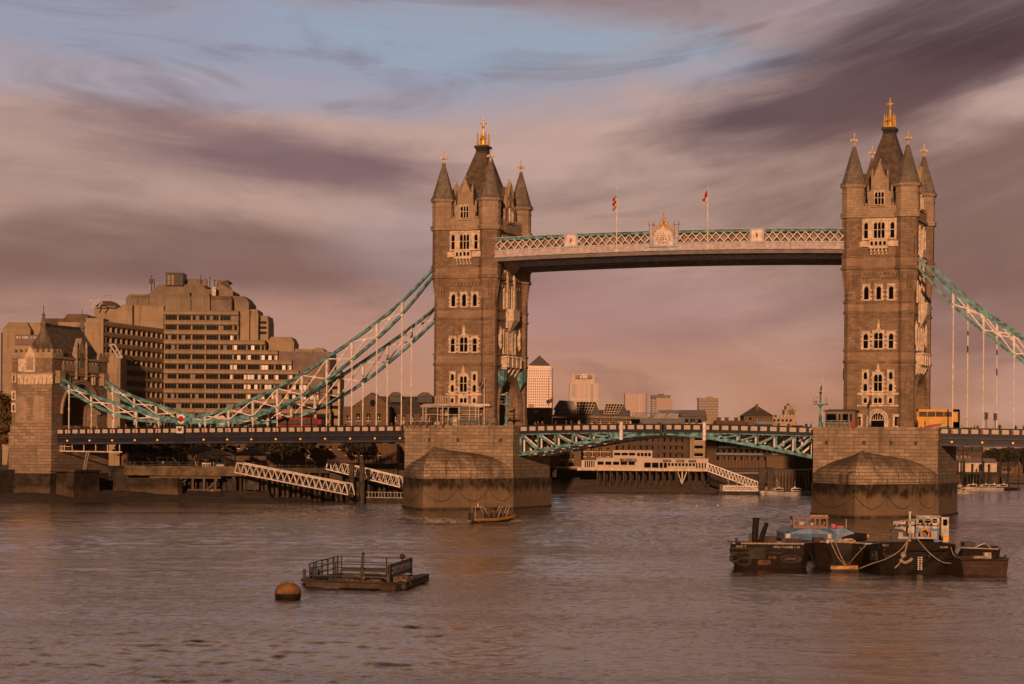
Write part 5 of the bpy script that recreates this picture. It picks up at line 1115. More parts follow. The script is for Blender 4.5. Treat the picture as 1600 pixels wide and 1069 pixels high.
for i in range(18): MB().box(B.x(1124+i*5.2),B.x(1124+i*5.2)+.35,-.5,0,6,B.z(714)).build('pillar',BRICK,t)
m=MB().box(B.x(1196),B.x(1240),-3,0,6,B.z(712)).build('bay',BRICK,t)
building('brown_block','plain brown block with pale windows tucked beside the right pier','building',1246,1300,690,650,16,BRICKD,[(1256,1275,700,706,1,dict(fill=.9)),(1262,1274,710,716,2,dict(fill=.5))],glass=TRIM)
# long dark low riverside buildings behind the left span, under the deck (seen under the road)
building('quay_building','low dark brick range behind the quay tents under the left side span','building',190,620,690,555,14,BRICKD,[(200,600,694,699,28,dict(fill=.3)),(540,600,704,708,8,dict(fill=.4))])
# ---- far right bank under the roadway
t,B=building('old_quay_house','old brown quay house with a round roof turret and chimney','building',1491,1535,705,880,20,BRICKD,[(1494,1520,712,717,4,dict(fill=.5)),(1494,1520,720,724,4,dict(fill=.4))],('side',698,SLATE),glass=GLASSL)
MB().lathe(B.x(1504),4,[(1.3,B.z(712)),(1.3,B.z(699)),(1.5,B.z(698.5)),(1.2,B.z(696.5))],10).build('turret',BRICKD,t); MB().box(B.x(1521.5),B.x(1524),2,4,B.z(712),B.z(697)).build('chimney',DARK,t)
t,B=building('white_boathouse','long white panelled boathouse on dark piles at the far right bank','boathouse',1497,1558,723,800,14,mat('boathouse_panel',(.60,.45,.31),.6),roof=('side',716,bpy.data.materials['zinc_roof']),base=4.4)
for a in (1505,1518,1531,1544): MB().box(B.x(a)-.05,B.x(a+3.2),-.12,.1,B.z(736.5),B.z(725)).build('window',GLASS,t)
for i in range(26): MB().box(B.x(1498+i*2.3)-.15,B.x(1498+i*2.3)+.15,-.5+(i%2)*3,-.2+(i%2)*3,-1,4.0).build('pile',TIMD,t)
MB().box(-.5,B.x(1558)+.5,-1,14,4.0,4.38).build('platform',TIMB,t)
t,B=building('gabled_school','stone gabled building with tall windows in front of the far trees','building',1562,1590,729,870,14,BRICK,[(1564,1582,731,737,4,dict(fill=.45))],('side',722,SLATE),base=2.9)
MB().prism([(B.x(1587),B.z(740)),(B.x(1597),B.z(740)),(B.x(1597),B.z(729)),(B.x(1592),B.z(720)),(B.x(1587),B.z(729))],'y',-1,10).build('gable',BRICK,t)
B=BG(1480,852); tag(MB().box(B.x(1558),B.x(1760),0,3,-1,B.z(739)).build('embankment_wall',BRICKD,None,B.loc,B.rz),'dark embankment wall beyond the far right moorings','wall')
for a,b,c,cl in ((1610,1660,715,'BRICKD'),(1664,1730,705,'BRICK')): building('riverside_block','%s riverside block off the far right bank'%('low brown' if a==1610 else 'taller brown'),'building',a,b,c,900,16,globals()[cl],[(a+4,b-4,c+6,c+10,6,dict(fill=.5))],base=2.9)
# ---------------------------------------------------------------- trees
def tree(label,loc,h,r,leaf=LEAF,seed=1,n=1500,group=None,name='tree',flat=1.0,ls=.55):
    rn=random.Random(seed); t=thing(name,label,'tree',loc,0,group)
    m=MB(); th=h*.45; m.tube([(0,0,-.2),(.15,.1,th*.5),(0,.2,th),(.2,0,h*.75)],[h*.032,h*.024,h*.018,h*.006],7)
    cl=[]
    for i in range(9):
        a=rn.uniform(0,2*pi); rr=r*rn.uniform(.3,.75); z=h*rn.uniform(.45,.88); e=(rr*cos(a),rr*sin(a),z)
        m.tube([(0,.1,th*rn.uniform(.6,1)),(e[0]*.5,e[1]*.5,(th+z)/2),e],[h*.012,h*.008,h*.003],5); cl.append((e,r*rn.uniform(.28,.5)))
    for i in range(6): a=rn.uniform(0,2*pi); cl.append(((r*.3*cos(a),r*.3*sin(a),h*rn.uniform(.7,.95)),r*rn.uniform(.25,.42)))
    m.build('trunk',BARK,t)
    c=MB()
    for i in range(n):
        (ex,ey,ez),cr=rn.choice(cl); v=Vector((rn.gauss(0,1),rn.gauss(0,1),rn.gauss(0,1))).normalized()*cr*rn.uniform(.55,1.08); p=Vector((ex,ey,ez))+Vector((v.x,v.y,v.z*.75*flat))
        s=ls*rn.uniform(.6,1.3); a=Vector((rn.gauss(0,1),rn.gauss(0,1),rn.gauss(0,1))).normalized()*s; b=a.cross(Vector((rn.gauss(0,1),rn.gauss(0,1),rn.gauss(0,1)))).normalized()*s*.7
        c.add([p-a,p-b*.6,p+a,p+b],[(0,1,2,3)])
    c.build('crown',leaf,t); return t
for i,(px,py,Dd,h,r) in enumerate(((0,612,500,17,5.5),(14,628,498,14,4.2),(-14,600,505,20,6))):
    p=atd(px,690,Dd); tree(['autumn brown tree at the far left edge beside the gatehouse tower','smaller brown tree touching the gatehouse tower at the left edge','tall brown tree cut by the left edge of the view'][i],(p.x,p.y,6.4),h,r,LEAF,20+i,2600,'trees at the left edge')
nm=['leftmost','second','third','fourth','fifth','sixth','seventh','eighth']
for i,(px,Dd,h,r) in enumerate(((205,498,9.5,4),(243,503,9.5,4.5),(290,505,9.5,4.2),(345,512,9,4),(395,520,10,4.6),(440,524,10,4.8),(478,530,9.5,4.0),(560,545,9.5,4.2))):
    p=atd(px,700,Dd); tree('%s dark tree from the left on the quay under the left roadway'%nm[i],(p.x,p.y,6.4),h,r,LEAFD,40+i,1500,'dark trees on the quay under the roadway')
for i,(px,h,r) in enumerate(((424,13.5,6),(446,12,5))):
    p=atd(px,700,565); tree(['large dark tree in front of the hotel behind the near chain','smaller dark tree in front of the hotel right of the larger one'][i],(p.x,p.y,6.4),h,r,LEAFD,60+i,2600,'trees before the hotel',ls=.7)
for i,(px,py,r) in enumerate(((1549,711,12),(1562,708,12),(1577,705,11),(1592,707,11),(1606,706,12),(1640,706,14),(1555,718,9),(1585,716,10))):
    Dd=925+(i%3)*12; p=atd(px,700,Dd); h=(hy(px)-py)*Dd/F+CZ-6.4; h=(CZ-6.4)+(hy(px)-py)*Dd/F if hy(px)>py else CZ-6.4+(hy(px)-py)*Dd/F
    tree('%s dark rounded tree in the row behind the gabled school, counted from the left'%nm[i],(p.x,p.y,3.0),max(9,h+4),r*.62,LEAFD,80+i,1500,'dark trees on the far right bank',ls=.8)
# ---------------------------------------------------------------- quays and piled wharf on the left
W0=Vector((-127.5,6)); W1=Vector((-61,31)); WD=(W1-W0).normalized(); WR=math.atan2(WD.y,WD.x)
t=thing('piled_wharf','dark timber piled wharf under the left side span','wharf',(W0.x,W0.y,0),WR)
LW_=(W1-W0).length
MB().box(0,LW_,0,14,6.2,6.9).box(0,LW_,-.3,0,6.0,7.1).build('deck',TIMB,t)
MB().box(0,27,-.6,.6,5.2,7.3).build('retaining_beam',mat('ochre_concrete',(.15,.10,.05),.8,.5,.5),t)
pm=MB().lathe(0,0,[(.36,-1),(.33,3),(.3,6.2)],7).mesh('pile',TIMB)
for i in range(40):
    o=bpy.data.objects.new('pile',pm); COL.objects.link(o); o.parent=t; o.location=(24+i*1.18,.1+(i%2)*2.2,0)
MB().box(22,LW_,4,4.4,-1,6.2).build('back_wall',TIMD,t)
for x0 in (27,45,60): MB().box(x0,x0+2.6,-.4,.1,2.2,6.0).build('fender_plate',TIMB,t)
MB().box(-1,22,3.2,3.7,-1,6.2).build('back_wall',TIMD,t)
m=MB()      # the old timber dolphin frame
for i in range(6): x=7.8+i*2.5; m.box(x-.22,x+.22,-2.4,-1.95,.6,5.0); m.box(x-.2,x+.2,-.5,-.1,.6,5.0)
m.box(5.8,21.5,-2.5,-2.1,4.6,5.0).box(5.0,21.5,-2.5,-2.1,1.9,2.3).box(7,21.5,-2.5,0,4.95,5.1)
for x in (5.2,11.5,18.3): m.beam((x,-2.3,2.1),(x+2.4,-2.3,4.4),.3)
m.build('timber_frame',mat('pale_old_timber',(.12,.085,.052),.85),t)
o=MB().tube([(19.6+.42*cos(k*pi/6),-2.7,1.6+.42*sin(k*pi/6)) for k in range(13)],.11,6).build('lifebuoy',ORANGE,t)
m=MB()
for x in range(0,70,2): m.box(x-.04,x+.04,-.1,0,7.0,8.1)
for z in (7.6,8.1): m.beam((0,-.05,z),(LW_,-.05,z),.06)
m.build('railing',DARK,t)
tag(MB().box(-190,-146,-26,-24.5,-1,7.0).build('embankment_wall',DKST),'dark stained river wall left of the gatehouse tower','wall')
m=thing('embankment_railing','black railing on the river wall left of the gatehouse tower','railing',(-150,-25.2,7))
b=MB(); 
for i in range(40): b.box(-12+i*.5,-11.94+i*.5,-.03,.03,0,1.2)
b.box(-12,8,-.04,.04,1.15,1.22).build('railing',DARK,m)
tag(MB().loft([[(-133.2,-12.5,-1),(-127.6,-14.5,-1),(-127.6,-4,-1),(-133.2,-4,-1)],[(-133.2,-12.3,6.0),(-127.8,-14.2,6.0),(-127.8,-4,6.0),(-133.2,-4,6.0)]]).box(-133.4,-127.4,-14.4,-4,6.0,6.5).build('stone_buttress',DKST),'square stained stone buttress in front of the gatehouse foot','buttress')
tag(MB().box(-128,-112,2,4,-1,4.5).build('causeway_wall',DKST),'low sloping stone wall beside the muddy hard','wall')
m=thing('maintenance_gantry','pale maintenance gantry with ladder hung under the left roadway','gantry',(0,-8.6,0))
b=MB()
for i in range(6): x=-134.6+i*2.9; b.box(x-.08,x+.08,-.08,.08,10.3,12.6); 
for x in (-134.2,-133.6): b.box(x-.06,x+.06,-.1,.1,10.4,12.2)
for z in (10.4,): b.beam((-134.8,0,z),(-119.5,0,z-.1),.25)
b.beam((-134.8,0,12.3),(-132,0,12.3),.12).beam((-134.8,0,11.4),(-132,0,11.4),.12); b.build('rail',TRIM,m)
b=MB(); b.beam((-128.4,.4,10.2),(-129.3,.4,6.2),.1).beam((-127.8,.4,10.2),(-128.7,.4,6.2),.1)
for i in range(9): s=i/9; b.beam((-128.4-.9*s,.4,10-3.8*s),(-127.8-.9*s,.4,10-3.8*s),.09)
b.build('ladder',STEEL,m)
# quayside tents, cabins and vehicles
def qp(px,Dd): p=atd(px,700,Dd); return (p.x,p.y)
def tent(label,px,Dd,w_,h,mt,grp='quayside tents'):
    x,y=qp(px,Dd); t=thing('quay_tent',label,'tent',(x,y,6.95),TH,grp)
    MB().loft([[(-w_/2,-w_/2,h*.6),(w_/2,-w_/2,h*.6),(w_/2,w_/2,h*.6),(-w_/2,w_/2,h*.6)],[(-w_/2,-w_/2,h*.68),(w_/2,-w_/2,h*.68),(w_/2,w_/2,h*.68),(-w_/2,w_/2,h*.68)],[(-.1,-.1,h),(.1,-.1,h),(.1,.1,h),(-.1,.1,h)]]).build('canopy',mt,t)
    m=MB()
    for a in (-1,1):
        for b in (-1,1): MB().box(a*w_/2-.06,a*w_/2+.06,b*w_/2-.06,b*w_/2+.06,0,h*.62).build('leg',STEEL,t)
DC=mat('dull_canvas',(.16,.12,.11),.9); LC=mat('pale_canvas',(.45,.36,.29),.9)
tent('wide pale tent on the quay left of the white cabin',338,482,7.5,4.2,LC); tent('dark peaked tent behind the pale quay tent',318,490,6,5.4,DC); tent('small pale tent at the left of the quay tents',322,476,4,3.2,LC); tent('blue grey parasol tent right of the quay tents',392,492,8,4.4,mat('blue_canvas',(.07,.075,.10),.9)); tent('dull tent behind the white van',300,498,5,4.6,DC)
def van(label,px,Dd,mt,L=5.0,grp='vehicles on the left quay'):
    x,y=qp(px,Dd); t=thing('parked_van',label,'van',(x,y,6.95),TH,grp)
    MB().prism([(-L/2,.35),(L/2,.35),(L/2,1.1),(L/2-.8,1.25),(L/2-1.5,2.15),(-L/2,2.2)],'y',-.95,.95).build('body',mt,t)
    MB().prism([(L/2-.95,1.3),(L/2-1.5,2.05),(L/2-2.4,2.05),(L/2-2.4,1.3)],'y',-.98,.98).box(-L/2+.4,L/2-2.7,-.97,.97,1.35,1.95).build('window',GLASS,t)
    for a in (-L/2+1,L/2-1): MB().prism([(a+.36*cos(k*pi/6),.36+.36*sin(k*pi/6)) for k in range(12)],'y',-1.0,1.0).build('wheel',DARK,t)
van('white van parked on the quay beside the tents',263,488,WHITE); van('dark van parked on the quay left of the white van',222,486,DARK,5.4)
x,y=qp(345,477); t=thing('white_cabin','small white cabin with a railed landing on the quay edge','cabin',(x,y,6.95),TH); MB().box(-.8,.8,-.6,.6,0,2.4).build('wall',WHITE,t); MB().box(-.95,.95,-.75,.75,2.4,2.6).build('roof',STEEL,t); MB().box(-.5,.1,-.63,-.58,1.1,1.9).build('window',GLASS,t); MB().box(-.8,.8,-.75,-.65,0,.9).build('railing',STEEL,t)
x,y=qp(323,475); t=thing('notice_board','white notice board with three dark roundels on the quay rail','sign',(x,y,6.9),TH); MB().box(-1.0,1.0,-.05,.05,.1,1.1).build('board',WHITE,t)
for a in (-.6,0,.6): MB().prism([(a+.25*cos(k*pi/5),.62+.25*sin(k*pi/5)) for k in range(10)],'y',-.09,-.05).build('roundel',DARK,t)
x,y=qp(321,474); tag(MB().box(-.4,.4,-.05,.05,0,.7).build('small_sign',WHITE,None,(x,y,6.0),TH),'small square white sign on the wharf edge below the notice board','sign')
# girl and dolphin style bronze left as a plain bronze figure group
x,y=qp(487,505); t=thing('quay_sculpture','curved bronze sculpture on a plinth on the left quay','sculpture',(x,y,6.9),TH)
MB().tube([(-.9,0,3.9),(-.3,0,3.3),(-.9,0,2.4),(.1,0,1.6),(.7,0,1.0),(.3,0,.5)],[.12,.22,.28,.32,.35,.4],8).build('figure',TRIM,t); MB().box(-.8,.8,-.6,.6,0,.6).build('plinth',TRIM,t)
# ---------------------------------------------------------------- gangways and pontoons
def gangway(label,p,q,h,w_,n,mt,group=None):
    t=thing('gangway',label,'gangway',tuple(p),0,group); p=Vector(p); q=Vector(q)-p; side=Vector((-q.y,q.x,0)).normalized()*w_/2
    up=Vector((0,0,h)); Z0=Vector((0,0,0))
    m=MB()
    for s in (-1,1):
        o=side*s; m.beam(Z0+o,q+o,.16,.24).beam(Z0+o+up+q*.02,q+o+up-q*.02,.16,.22).beam(Z0+o,Z0+o+up+q*.02,.14).beam(q+o,q+o+up-q*.02,.14)
        for i in range(n):
            a=q*(i/n); b=q*((i+1)/n); c=q*((i+.5)/n); m.beam(a+o,c+o+up,.11).beam(c+o+up,b+o,.11)
    for i in range(0,n,2): c=q*((i+.5)/n)+up; m.beam(c-side,c+side,.09)
    m.build('truss',mt,t); m=MB(); m.beam(Z0+Vector((0,0,.05)),q+Vector((0,0,.05)),w_*.95,.08); m.build('walkway',TIMB,t); return t
g1a=aty(372,738,8); g1b=aty(549,773,0.5)
gangway('long pale lattice gangway sloping down from the left quay',g1a,g1b,2.15,2.2,18,PINK,'lattice gangways')
g2a=aty(513,733,19); g2b=aty(628,761,19)
gangway('shorter pale lattice gangway behind the dolphin piles, nearer the pier',g2a,g2b,2.1,2.2,12,PINK,'lattice gangways')
MB_=MB().lathe(0,0,[(.62,-1),(.6,8.0),(.62,8.1),(.55,8.3)],10)
for i,(px,pyb) in enumerate(((549.5,779),(565.5,779.5))):
    p=aty(px,778,10); tag(MB_.build('mooring_pile',TIMB,None,(p.x,p.y,.0)),['left of the two tall dark piles at the foot of the long gangway','right of the two tall dark piles at the foot of the long gangway'][i],'pile','tall piles by the left gangways')
p=aty(618,778,26); tag(MB_.build('mooring_pile',TIMB,None,(p.x,p.y,0)),'tall dark pile close to the left pier behind the short gangway','pile','tall piles by the left gangways')
a=aty(566,778,14); b=aty(640,778,14)
t=thing('landing_pontoon','railed landing pontoon beside the left pier','pontoon',(a.x,a.y,0)); L=b.x-a.x
MB().box(0,L,-1.5,3,-.3,1.0).build('float',TIMD,t); m=MB()
for i in range(16): m.box(i*L/15-.05,i*L/15+.05,-1.45,-1.38,1.0,2.2)
m.box(0,L,-1.46,-1.38,2.15,2.25).box(0,L,-1.46,-1.38,1.0,1.15); m.build('railing',STEEL,t)
# upper quay at the right end of the wharf
t=thing('quay_platform','dark concrete quay platform between the gangways, lined with visitors','quay',(aty(505,740,27).x,27,0)); L=aty(622,740,27).x-t.location.x
MB().box(0,L,0,10,5.2,8.2).build('slab',mat('dark_concrete',(.10,.075,.055),.85),t); m=MB()
for i in range(30): m.box(i*L/29-.04,i*L/29+.04,0,.06,8.2,9.2)
m.box(0,L,0,.08,9.15,9.25).build('railing',DARK,t)
MB().box(6.2,7.4,-.1,-.0,6.6,7.9).build('notice',WHITE,t)
# right side moorings under the right leaf
B=BG(1105,575); X,Z=B.x,B.z
def W(px,dd,z): # world point from frame
    c,s=cos(B.rz),sin(B.rz); x=X(px); return Vector((B.loc[0]+x*c-dd*s,B.loc[1]+x*s+dd*c,z))
gangway('pale ornamental gangway sloping to the floating pontoon under the right leaf',W(1104,0,Z(735)),W(1186,-2,Z(765)),2.0,2.2,16,PINK,'lattice gangways')
gangway('low horizontal lattice gangway on the pontoon under the right leaf',W(1129,-3,Z(766)),W(1186,-3,Z(766)),1.2,2.0,14,PINK,'lattice gangways')
t=B.thing('mooring_pontoon','long low dark mooring pontoon behind the right leaf','pontoon'); MB().box(X(1120),X(1290),-5,0,-.2,.75).build('float',TIMD,t); MB().box(X(1124),X(1152),-2,0,.75,2.6).build('hut',mat('dull_hut',(.15,.115,.09),.8),t)
m=MB()
for px in (1136,1150,1166,1212,1257): m.cyl(X(px),-4,.7,4.6 if px>1200 else 3.9,.09,.07,5); m.box(X(px)-.3,X(px)+.1,-4.1,-3.9,3.7,3.9)
m.build('lamp_pole',STEEL,t)
for i,px in enumerate((1187,1200,1264)):
    p=W(px,-5.8,0); tag(MB().box(-.85,.85,-.7,.7,-1,Z(729) if i<2 else 6.8).build('mooring_pile',TIMB,None,(p.x,p.y,0),TH),['left square timber pile of the pair at the gangway foot','right square timber pile of the pair at the gangway foot','lone broad pile near the right pier'][i],'pile','square timber piles')
B2=BG(1186,600); t=B2.thing('piled_quay','dark quay with pale fender timbers behind the moored launches','quay'); x1=B2.x(1300)
MB().box(B2.x(1110),x1,0,12,B2.z(737),B2.z(734)).build('deck',DARK,t); MB().box(B2.x(1110),x1,.6,12,-1,B2.z(737)).build('back_wall',TIMD,t); MB().box(B2.x(1135),B2.x(1186),-.5,0,B2.z(741),B2.z(738)).build('beam',mat('ochre_beam',(.25,.17,.09),.8),t)
fm=MB().lathe(0,0,[(.22,-1),(.25,4.2),(.55,5.1),(.6,5.8)],6).mesh('fender_pile',BRICK)
for i in range(23): o=bpy.data.objects.new('fender_pile',fm); COL.objects.link(o); o.parent=t; o.location=(B2.x(1203)+i*.9,-.2,0)
# ---------------------------------------------------------------- boat kit
def hull_mb(L,Bm,H,bowf=.35,sternf=.1,sheer=.4,flare=.82,n=14,keel=-.5):
    """bow towards -x; returns MB open decked hull"""
    rings=[]
    for i in range(n+1):
        u=i/n; x=-L/2+L*u
        wv=1.0
        if u<bowf: wv=math.sqrt(max(0,1-((bowf-u)/bowf)**2))
        if u>1-sternf: wv=1-.18*((u-1+sternf)/sternf)**2
        wv=max(.03,wv)*Bm/2; zt=H+sheer*((1-u)**2.2)
        lw=wv*flare; xo=(1-u)**3*L*.03
        rings.append([(x+xo,-lw*.8,keel),(x+xo*.5,-lw,0.15),(x,-wv,zt*.75),(x,-wv,zt),(x,wv,zt),(x,wv,zt*.75),(x+xo*.5,lw,.15),(x+xo,lw*.8,keel)])
    return MB().loft(rings)
def gunwale(L,Bm,H,bowf,sternf,sheer,n=14,r=.09):
    L_,R_=[],[]
    for i in range(n+1):
        u=i/n; x=-L/2+L*u; wv=1.0
        if u<bowf: wv=math.sqrt(max(0,1-((bowf-u)/bowf)**2))
        if u>1-sternf: wv=1-.18*((u-1+sternf)/sternf)**2
        wv=max(.03,wv)*Bm/2; zt=H+sheer*((1-u)**2.2); L_.append((x,-wv,zt+r*.6)); R_.append((x,wv,zt+r*.6))
    return MB().tube(L_[::-1]+R_,r,5)
def small_boat(label,p,rz,L=7,mt=WHITE,grp='launches moored at the far pontoon',cab=True,cat='boat'):
    t=thing('moored_launch',label,cat,(p[0],p[1],0),rz,grp)
    hull_mb(L,2.4,.8,.4,.1,.3).build('hull',mt,t); gunwale(L,2.4,1.0,.4,.1,.3,r=.06).build('gunwale',TIMB,t)
    if cab:
        c=MB().loft([[(-1.8,-.95,1.0),(1.6,-.95,1.0),(1.6,.95,1.0),(-1.8,.95,1.0)],[(-1.0,-.8,1.9),(1.5,-.8,1.9),(1.5,.8,1.9),(-1.0,.8,1.9)]]).build('cabin',WHITE,t)
        MB().box(-.7,1.3,-.9,.9,1.3,1.7).build('window',GLASS,c); MB().cyl(.6,0,1.9,3.6,.05,.04,5).box(.3,.9,-.3,.3,1.9,2.2).build('mast',WHITE,t)
    return t
def Wq(px,D_,z=0): p=atd(px,700,D_); return (p.x,p.y)
small_boat('white launch with a red hatch nearest the pair of square piles',Wq(1214,568),TH+.3,6.0,STEEL); small_boat('white cabin launch moored left of the right pier',Wq(1246,568),TH+pi-.1,7,STEEL); small_boat('small white launch half hidden behind the square pile',Wq(1198,570),TH+1.0,6)
lb=['white cruiser close to the right pier under the roadway','second cruiser from the right pier, stern on','open work boat with pale canopy','long grey launch with a slanting pale cover','white skiff beside the grey launch','outermost dark hulled boat at the far right moorings']
for i,(px,Dd,rz,L) in enumerate(((1493,610,.3,9),(1500,640,1.2,7),(1518,660,0,7),(1538,660,.1,11),(1551,665,-.2,7),(1566,668,0,9))):
    small_boat(lb[i],Wq(px,Dd),TH+rz,L,[WHITE,WHITE,TRIM,STEEL,WHITE,HULLB][i],'boats at the far right moorings')
p=Wq(1544,672); tag(MB().box(-12,10,-1.2,1.2,-.3,.8).build('far_pontoon',TIMD,None,(p[0],p[1],0),TH),'dark floating pontoon under the far right boats','pontoon')
rs=random.Random(3)
for i,px in enumerate((1497,1502,1507,1512,1519,1526,1531,1537,1546,1561,1564,1569,1574,1576)):
    x,y=Wq(px,675+rs.uniform(-8,8)); h=rs.choice([5,6.5,7.5,8,9]); o=MB().lathe(0,0,[(.33,-1),(.28,h)],7).build('mooring_post',TIMD,None,(x,y,0)); tag(o,'dark timber mooring post among the far right boats','post','mooring posts at the far right')
for i,(px,h,la) in enumerate(((1505,16,'tallest bare wooden mast among the far right moorings'),(1535,18,'slim mast with crossed spars by the white boathouse'),(1592,11,'reddish short mast at the far right bank'))):
    x,y=Wq(px,690); t=thing('barge_mast',la,'mast',(x,y,0),TH,'masts at the far right moorings'); MB().cyl(0,0,0,h,.28,.12,6).build('pole',RUST if i==2 else TIMD,t); MB().beam((-1.2,0,h*.7),(1.2,0,h*.7),.15).beam((0,0,h*.5),(2.0,0,h*.85),.14).build('spar',TIMD,t)
# ---------------------------------------------------------------- the moored work boats
# frame: x across the view, y away
def BF(px,py): p=atz(px,py); D_=(p.x-CX)*FW[0]+(p.y-CY)*FW[1]; return p,D_/F
p,k=BF(1204,888)
t=thing('work_barge','black work barge with tyres and a bent funnel, leftmost of the moored boats','barge',tuple(p),TH,'work boats moored before the right pier')
h=MB().loft([[(-3.3,.4,-.4),(-2.6,0,-.4),(3.0,.2,-.4),(3.6,.8,-.4),(3.6,5,-.4),(-3.0,5,-.4)],[(-3.5,.3,.2),(-2.7,-.1,.2),(3.1,0,.2),(3.7,.7,.2),(3.7,5,.2),(-3.2,5,.2)],[(-3.95,.1,1.5),(-3.1,-.35,1.5),(3.3,-.3,1.5),(3.95,.5,1.5),(3.95,5.2,1.5),(-3.6,5.2,1.5)],[(-3.8,.2,2.45),(-3.0,-.2,2.45),(3.3,-.15,2.45),(3.9,.5,2.45),(3.9,5.2,2.45),(-3.4,5.2,2.45)]]).build('hull',HULLB,t)
MB().box(-3.0,3.3,-.32,-.12,2.42,2.56).box(-3.85,-3.6,-.3,5.2,2.42,2.56).build('rubbing_strake',ROPE,h)
m=MB()
for z in (1.55,2.0): m.box(-4.0,1.0,-.52,-.3,z-.1,z+.08)
m.box(-2.2,-.6,-.55,-.3,.95,1.9).build('timber_fender',TIMD,h)
m=MB().box(-1.3,-.05,-.30,-.14,.35,.85).box(-2.8,-1.9,-.32,-.2,.9,1.15).box(-.3,.5,-.42,-.3,.95,1.25).box(1.2,2.6,-.30,-.2,.85,1.1).build('rust_patch',mat('bright_rust',(.17,.065,.02),.85,.6,4,col2=(.03,.018,.012)),h)
ty=MB().tube([(.55*cos(a*pi/6),0,.36*sin(a*pi/6)) for a in range(13)],.16,6).mesh('tyre_fender',DARK)
for (x,z,s) in ((-3.65,1.0,.8),(-2.7,.65,1.2),(2.0,.95,1.7)):
    o=bpy.data.objects.new('tyre_fender',ty); COL.objects.link(o); o.parent=t; o.location=(x,-.45,z); o.scale=(s,1,1)
text('VIGIL 7',.32,(-3.0,-.36,2.15),(pi/2,0,0),WHITE,h); text('FIDN TOWER 1 W',.32,(1.55,-.36,2.12),(pi/2,0,0),WHITE,h)
MB().tube([(-1.5,1.2,2.4),(-1.35,1.2,4.9)],.33,10).cyl(-1.35,1.2,4.85,5.0,.37,.37,10).build('funnel',HULLB,t)
MB().tube([(-.9,1.2,2.5),(-.65,1.2,3.4),(-.25,1.2,4.5)],[.3,.26,.2],8).build('davit',HULLB,t)
MB().box(-.5,.7,1.4,2.6,2.5,3.15).build('wooden_crate',TIMB,t); MB().cyl(-3.4,.3,2.5,3.0,.13,.13,8).build('bollard',DARK,t); MB().box(1.1,1.6,.2,.8,2.5,2.9).box(-2.1,-1.8,.8,1.1,2.5,3.3).build('winch',DARK,t)
# blue boat behind
p,k=BF(1268,872)
t=thing('blue_tug','blue tug with brown glazed wheelhouse behind the two dark barges','tug',tuple(p),TH,'work boats moored before the right pier')
hl=MB().loft([[(-3.2,0,-.3),(3.2,0,-.3),(3.8,9,-.3),(-2.8,9,-.3)],[(-3.4,-.2,1.7),(3.4,-.2,1.7),(4.4,9,2.0),(-3.0,9,2.0)]]).build('hull',HULLB,t)
Zb=lambda py:CZ-(py-hy(1268))*k
m=MB().box(-3.2,2.4,.1,7,1.6,Zb(847)); 
n=8; pr=[]
m.loft([[(-3.1,-.2,Zb(844)),(2.6,-.2,Zb(844)),(2.9,7,Zb(844)),(-3.0,7,Zb(844))],[(-3.1,-.4,Zb(833)),(2.7,-.4,Zb(833)),(3.0,7,Zb(833)),(-3.0,7,Zb(833))],[(-2.3,.3,Zb(826)),(1.9,.3,Zb(826)),(2.6,7,Zb(826)),(-2.3,7,Zb(826))]])
m.prism([(-2.7+i*.62,Zb(834)+.6*sin(pi*i/8)) for i in range(9)],'y',-.55,-.1)
m.prism([(2.3,Zb(845)),(5.0,Zb(845)),(5.0,Zb(833)),(3.9,Zb(826)),(2.3,Zb(827))],'y',2,8)
b=m.build('superstructure',BLUE,t)
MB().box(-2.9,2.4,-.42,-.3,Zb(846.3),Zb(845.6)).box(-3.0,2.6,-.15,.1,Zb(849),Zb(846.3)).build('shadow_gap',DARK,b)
m=MB()
for i in range(9): m.box(-.9+i*.4,-.75+i*.4,-.25,-.1,Zb(855),Zb(847))
m.build('rib',BLUE,b); MB().box(-2.9,-2.4,-.45,-.38,Zb(841),Zb(834)).box(1.7,2.1,-.5,-.4,Zb(841),Zb(834)).build('vent_plate',TRIM,b)
WD=mat('varnished_wood',(.17,.065,.025),.4,.3,3)
wz0,wz1=Zb(826),Zb(809); m=MB()
for x in (-1.9,-1.35,-.5,.45,.95,1.75): m.box(x-.09,x+.09,.5,.68,wz0,wz1)
for x in (-1.9,1.75): m.box(x-.09,x+.09,2.6,2.78,wz0,wz1); m.box(x-.05,x+.05,.6,2.7,wz0,wz0+.35); m.box(x-.05,x+.05,.6,2.7,wz1-.12,wz1)
m.box(-2.0,1.85,.48,.7,wz0,wz0+.28).box(-2.0,1.85,.48,.7,wz1-.14,wz1).box(-2.1,1.95,.35,2.95,wz1,wz1+.1).box(-2.0,1.85,2.5,2.7,wz0,wz0+.3).build('wheelhouse',WD,t)
MB().box(-1.3,-.6,1.6,1.8,wz0+.3,wz0+.7).box(.1,.4,1.6,1.8,wz0+.3,wz0+.6).build('chart_table',TRIM,t)
MB().box(-.1,1.9,.8,1.5,wz1+.1,wz1+.28).build('life_raft',ROPE,t); MB().box(2.6,3.1,3,3.6,Zb(826),Zb(820)).box(3.2,4.0,3,3.6,Zb(826),Zb(823)).build('red_box',RED,t)
MB().cyl(4.3,3.3,Zb(827),Zb(812),.07,.05,6).build('pole',WHITE,t); MB().cyl(4.5,4,Zb(834),Zb(827),.35,.3,8).cyl(3.2,4,Zb(826),Zb(817),.15,.12,8).build('vent',DARK,t)
MB().loft([[(3.5,6,1.2),(7.2,9,1.2),(6.5,12,1.2),(3,12,1.2)],[(3.3,5.5,2.4),(7.7,8.5,2.3),(6.8,12,2.4),(3,12,2.4)]]).build('foredeck',HULLB,t)
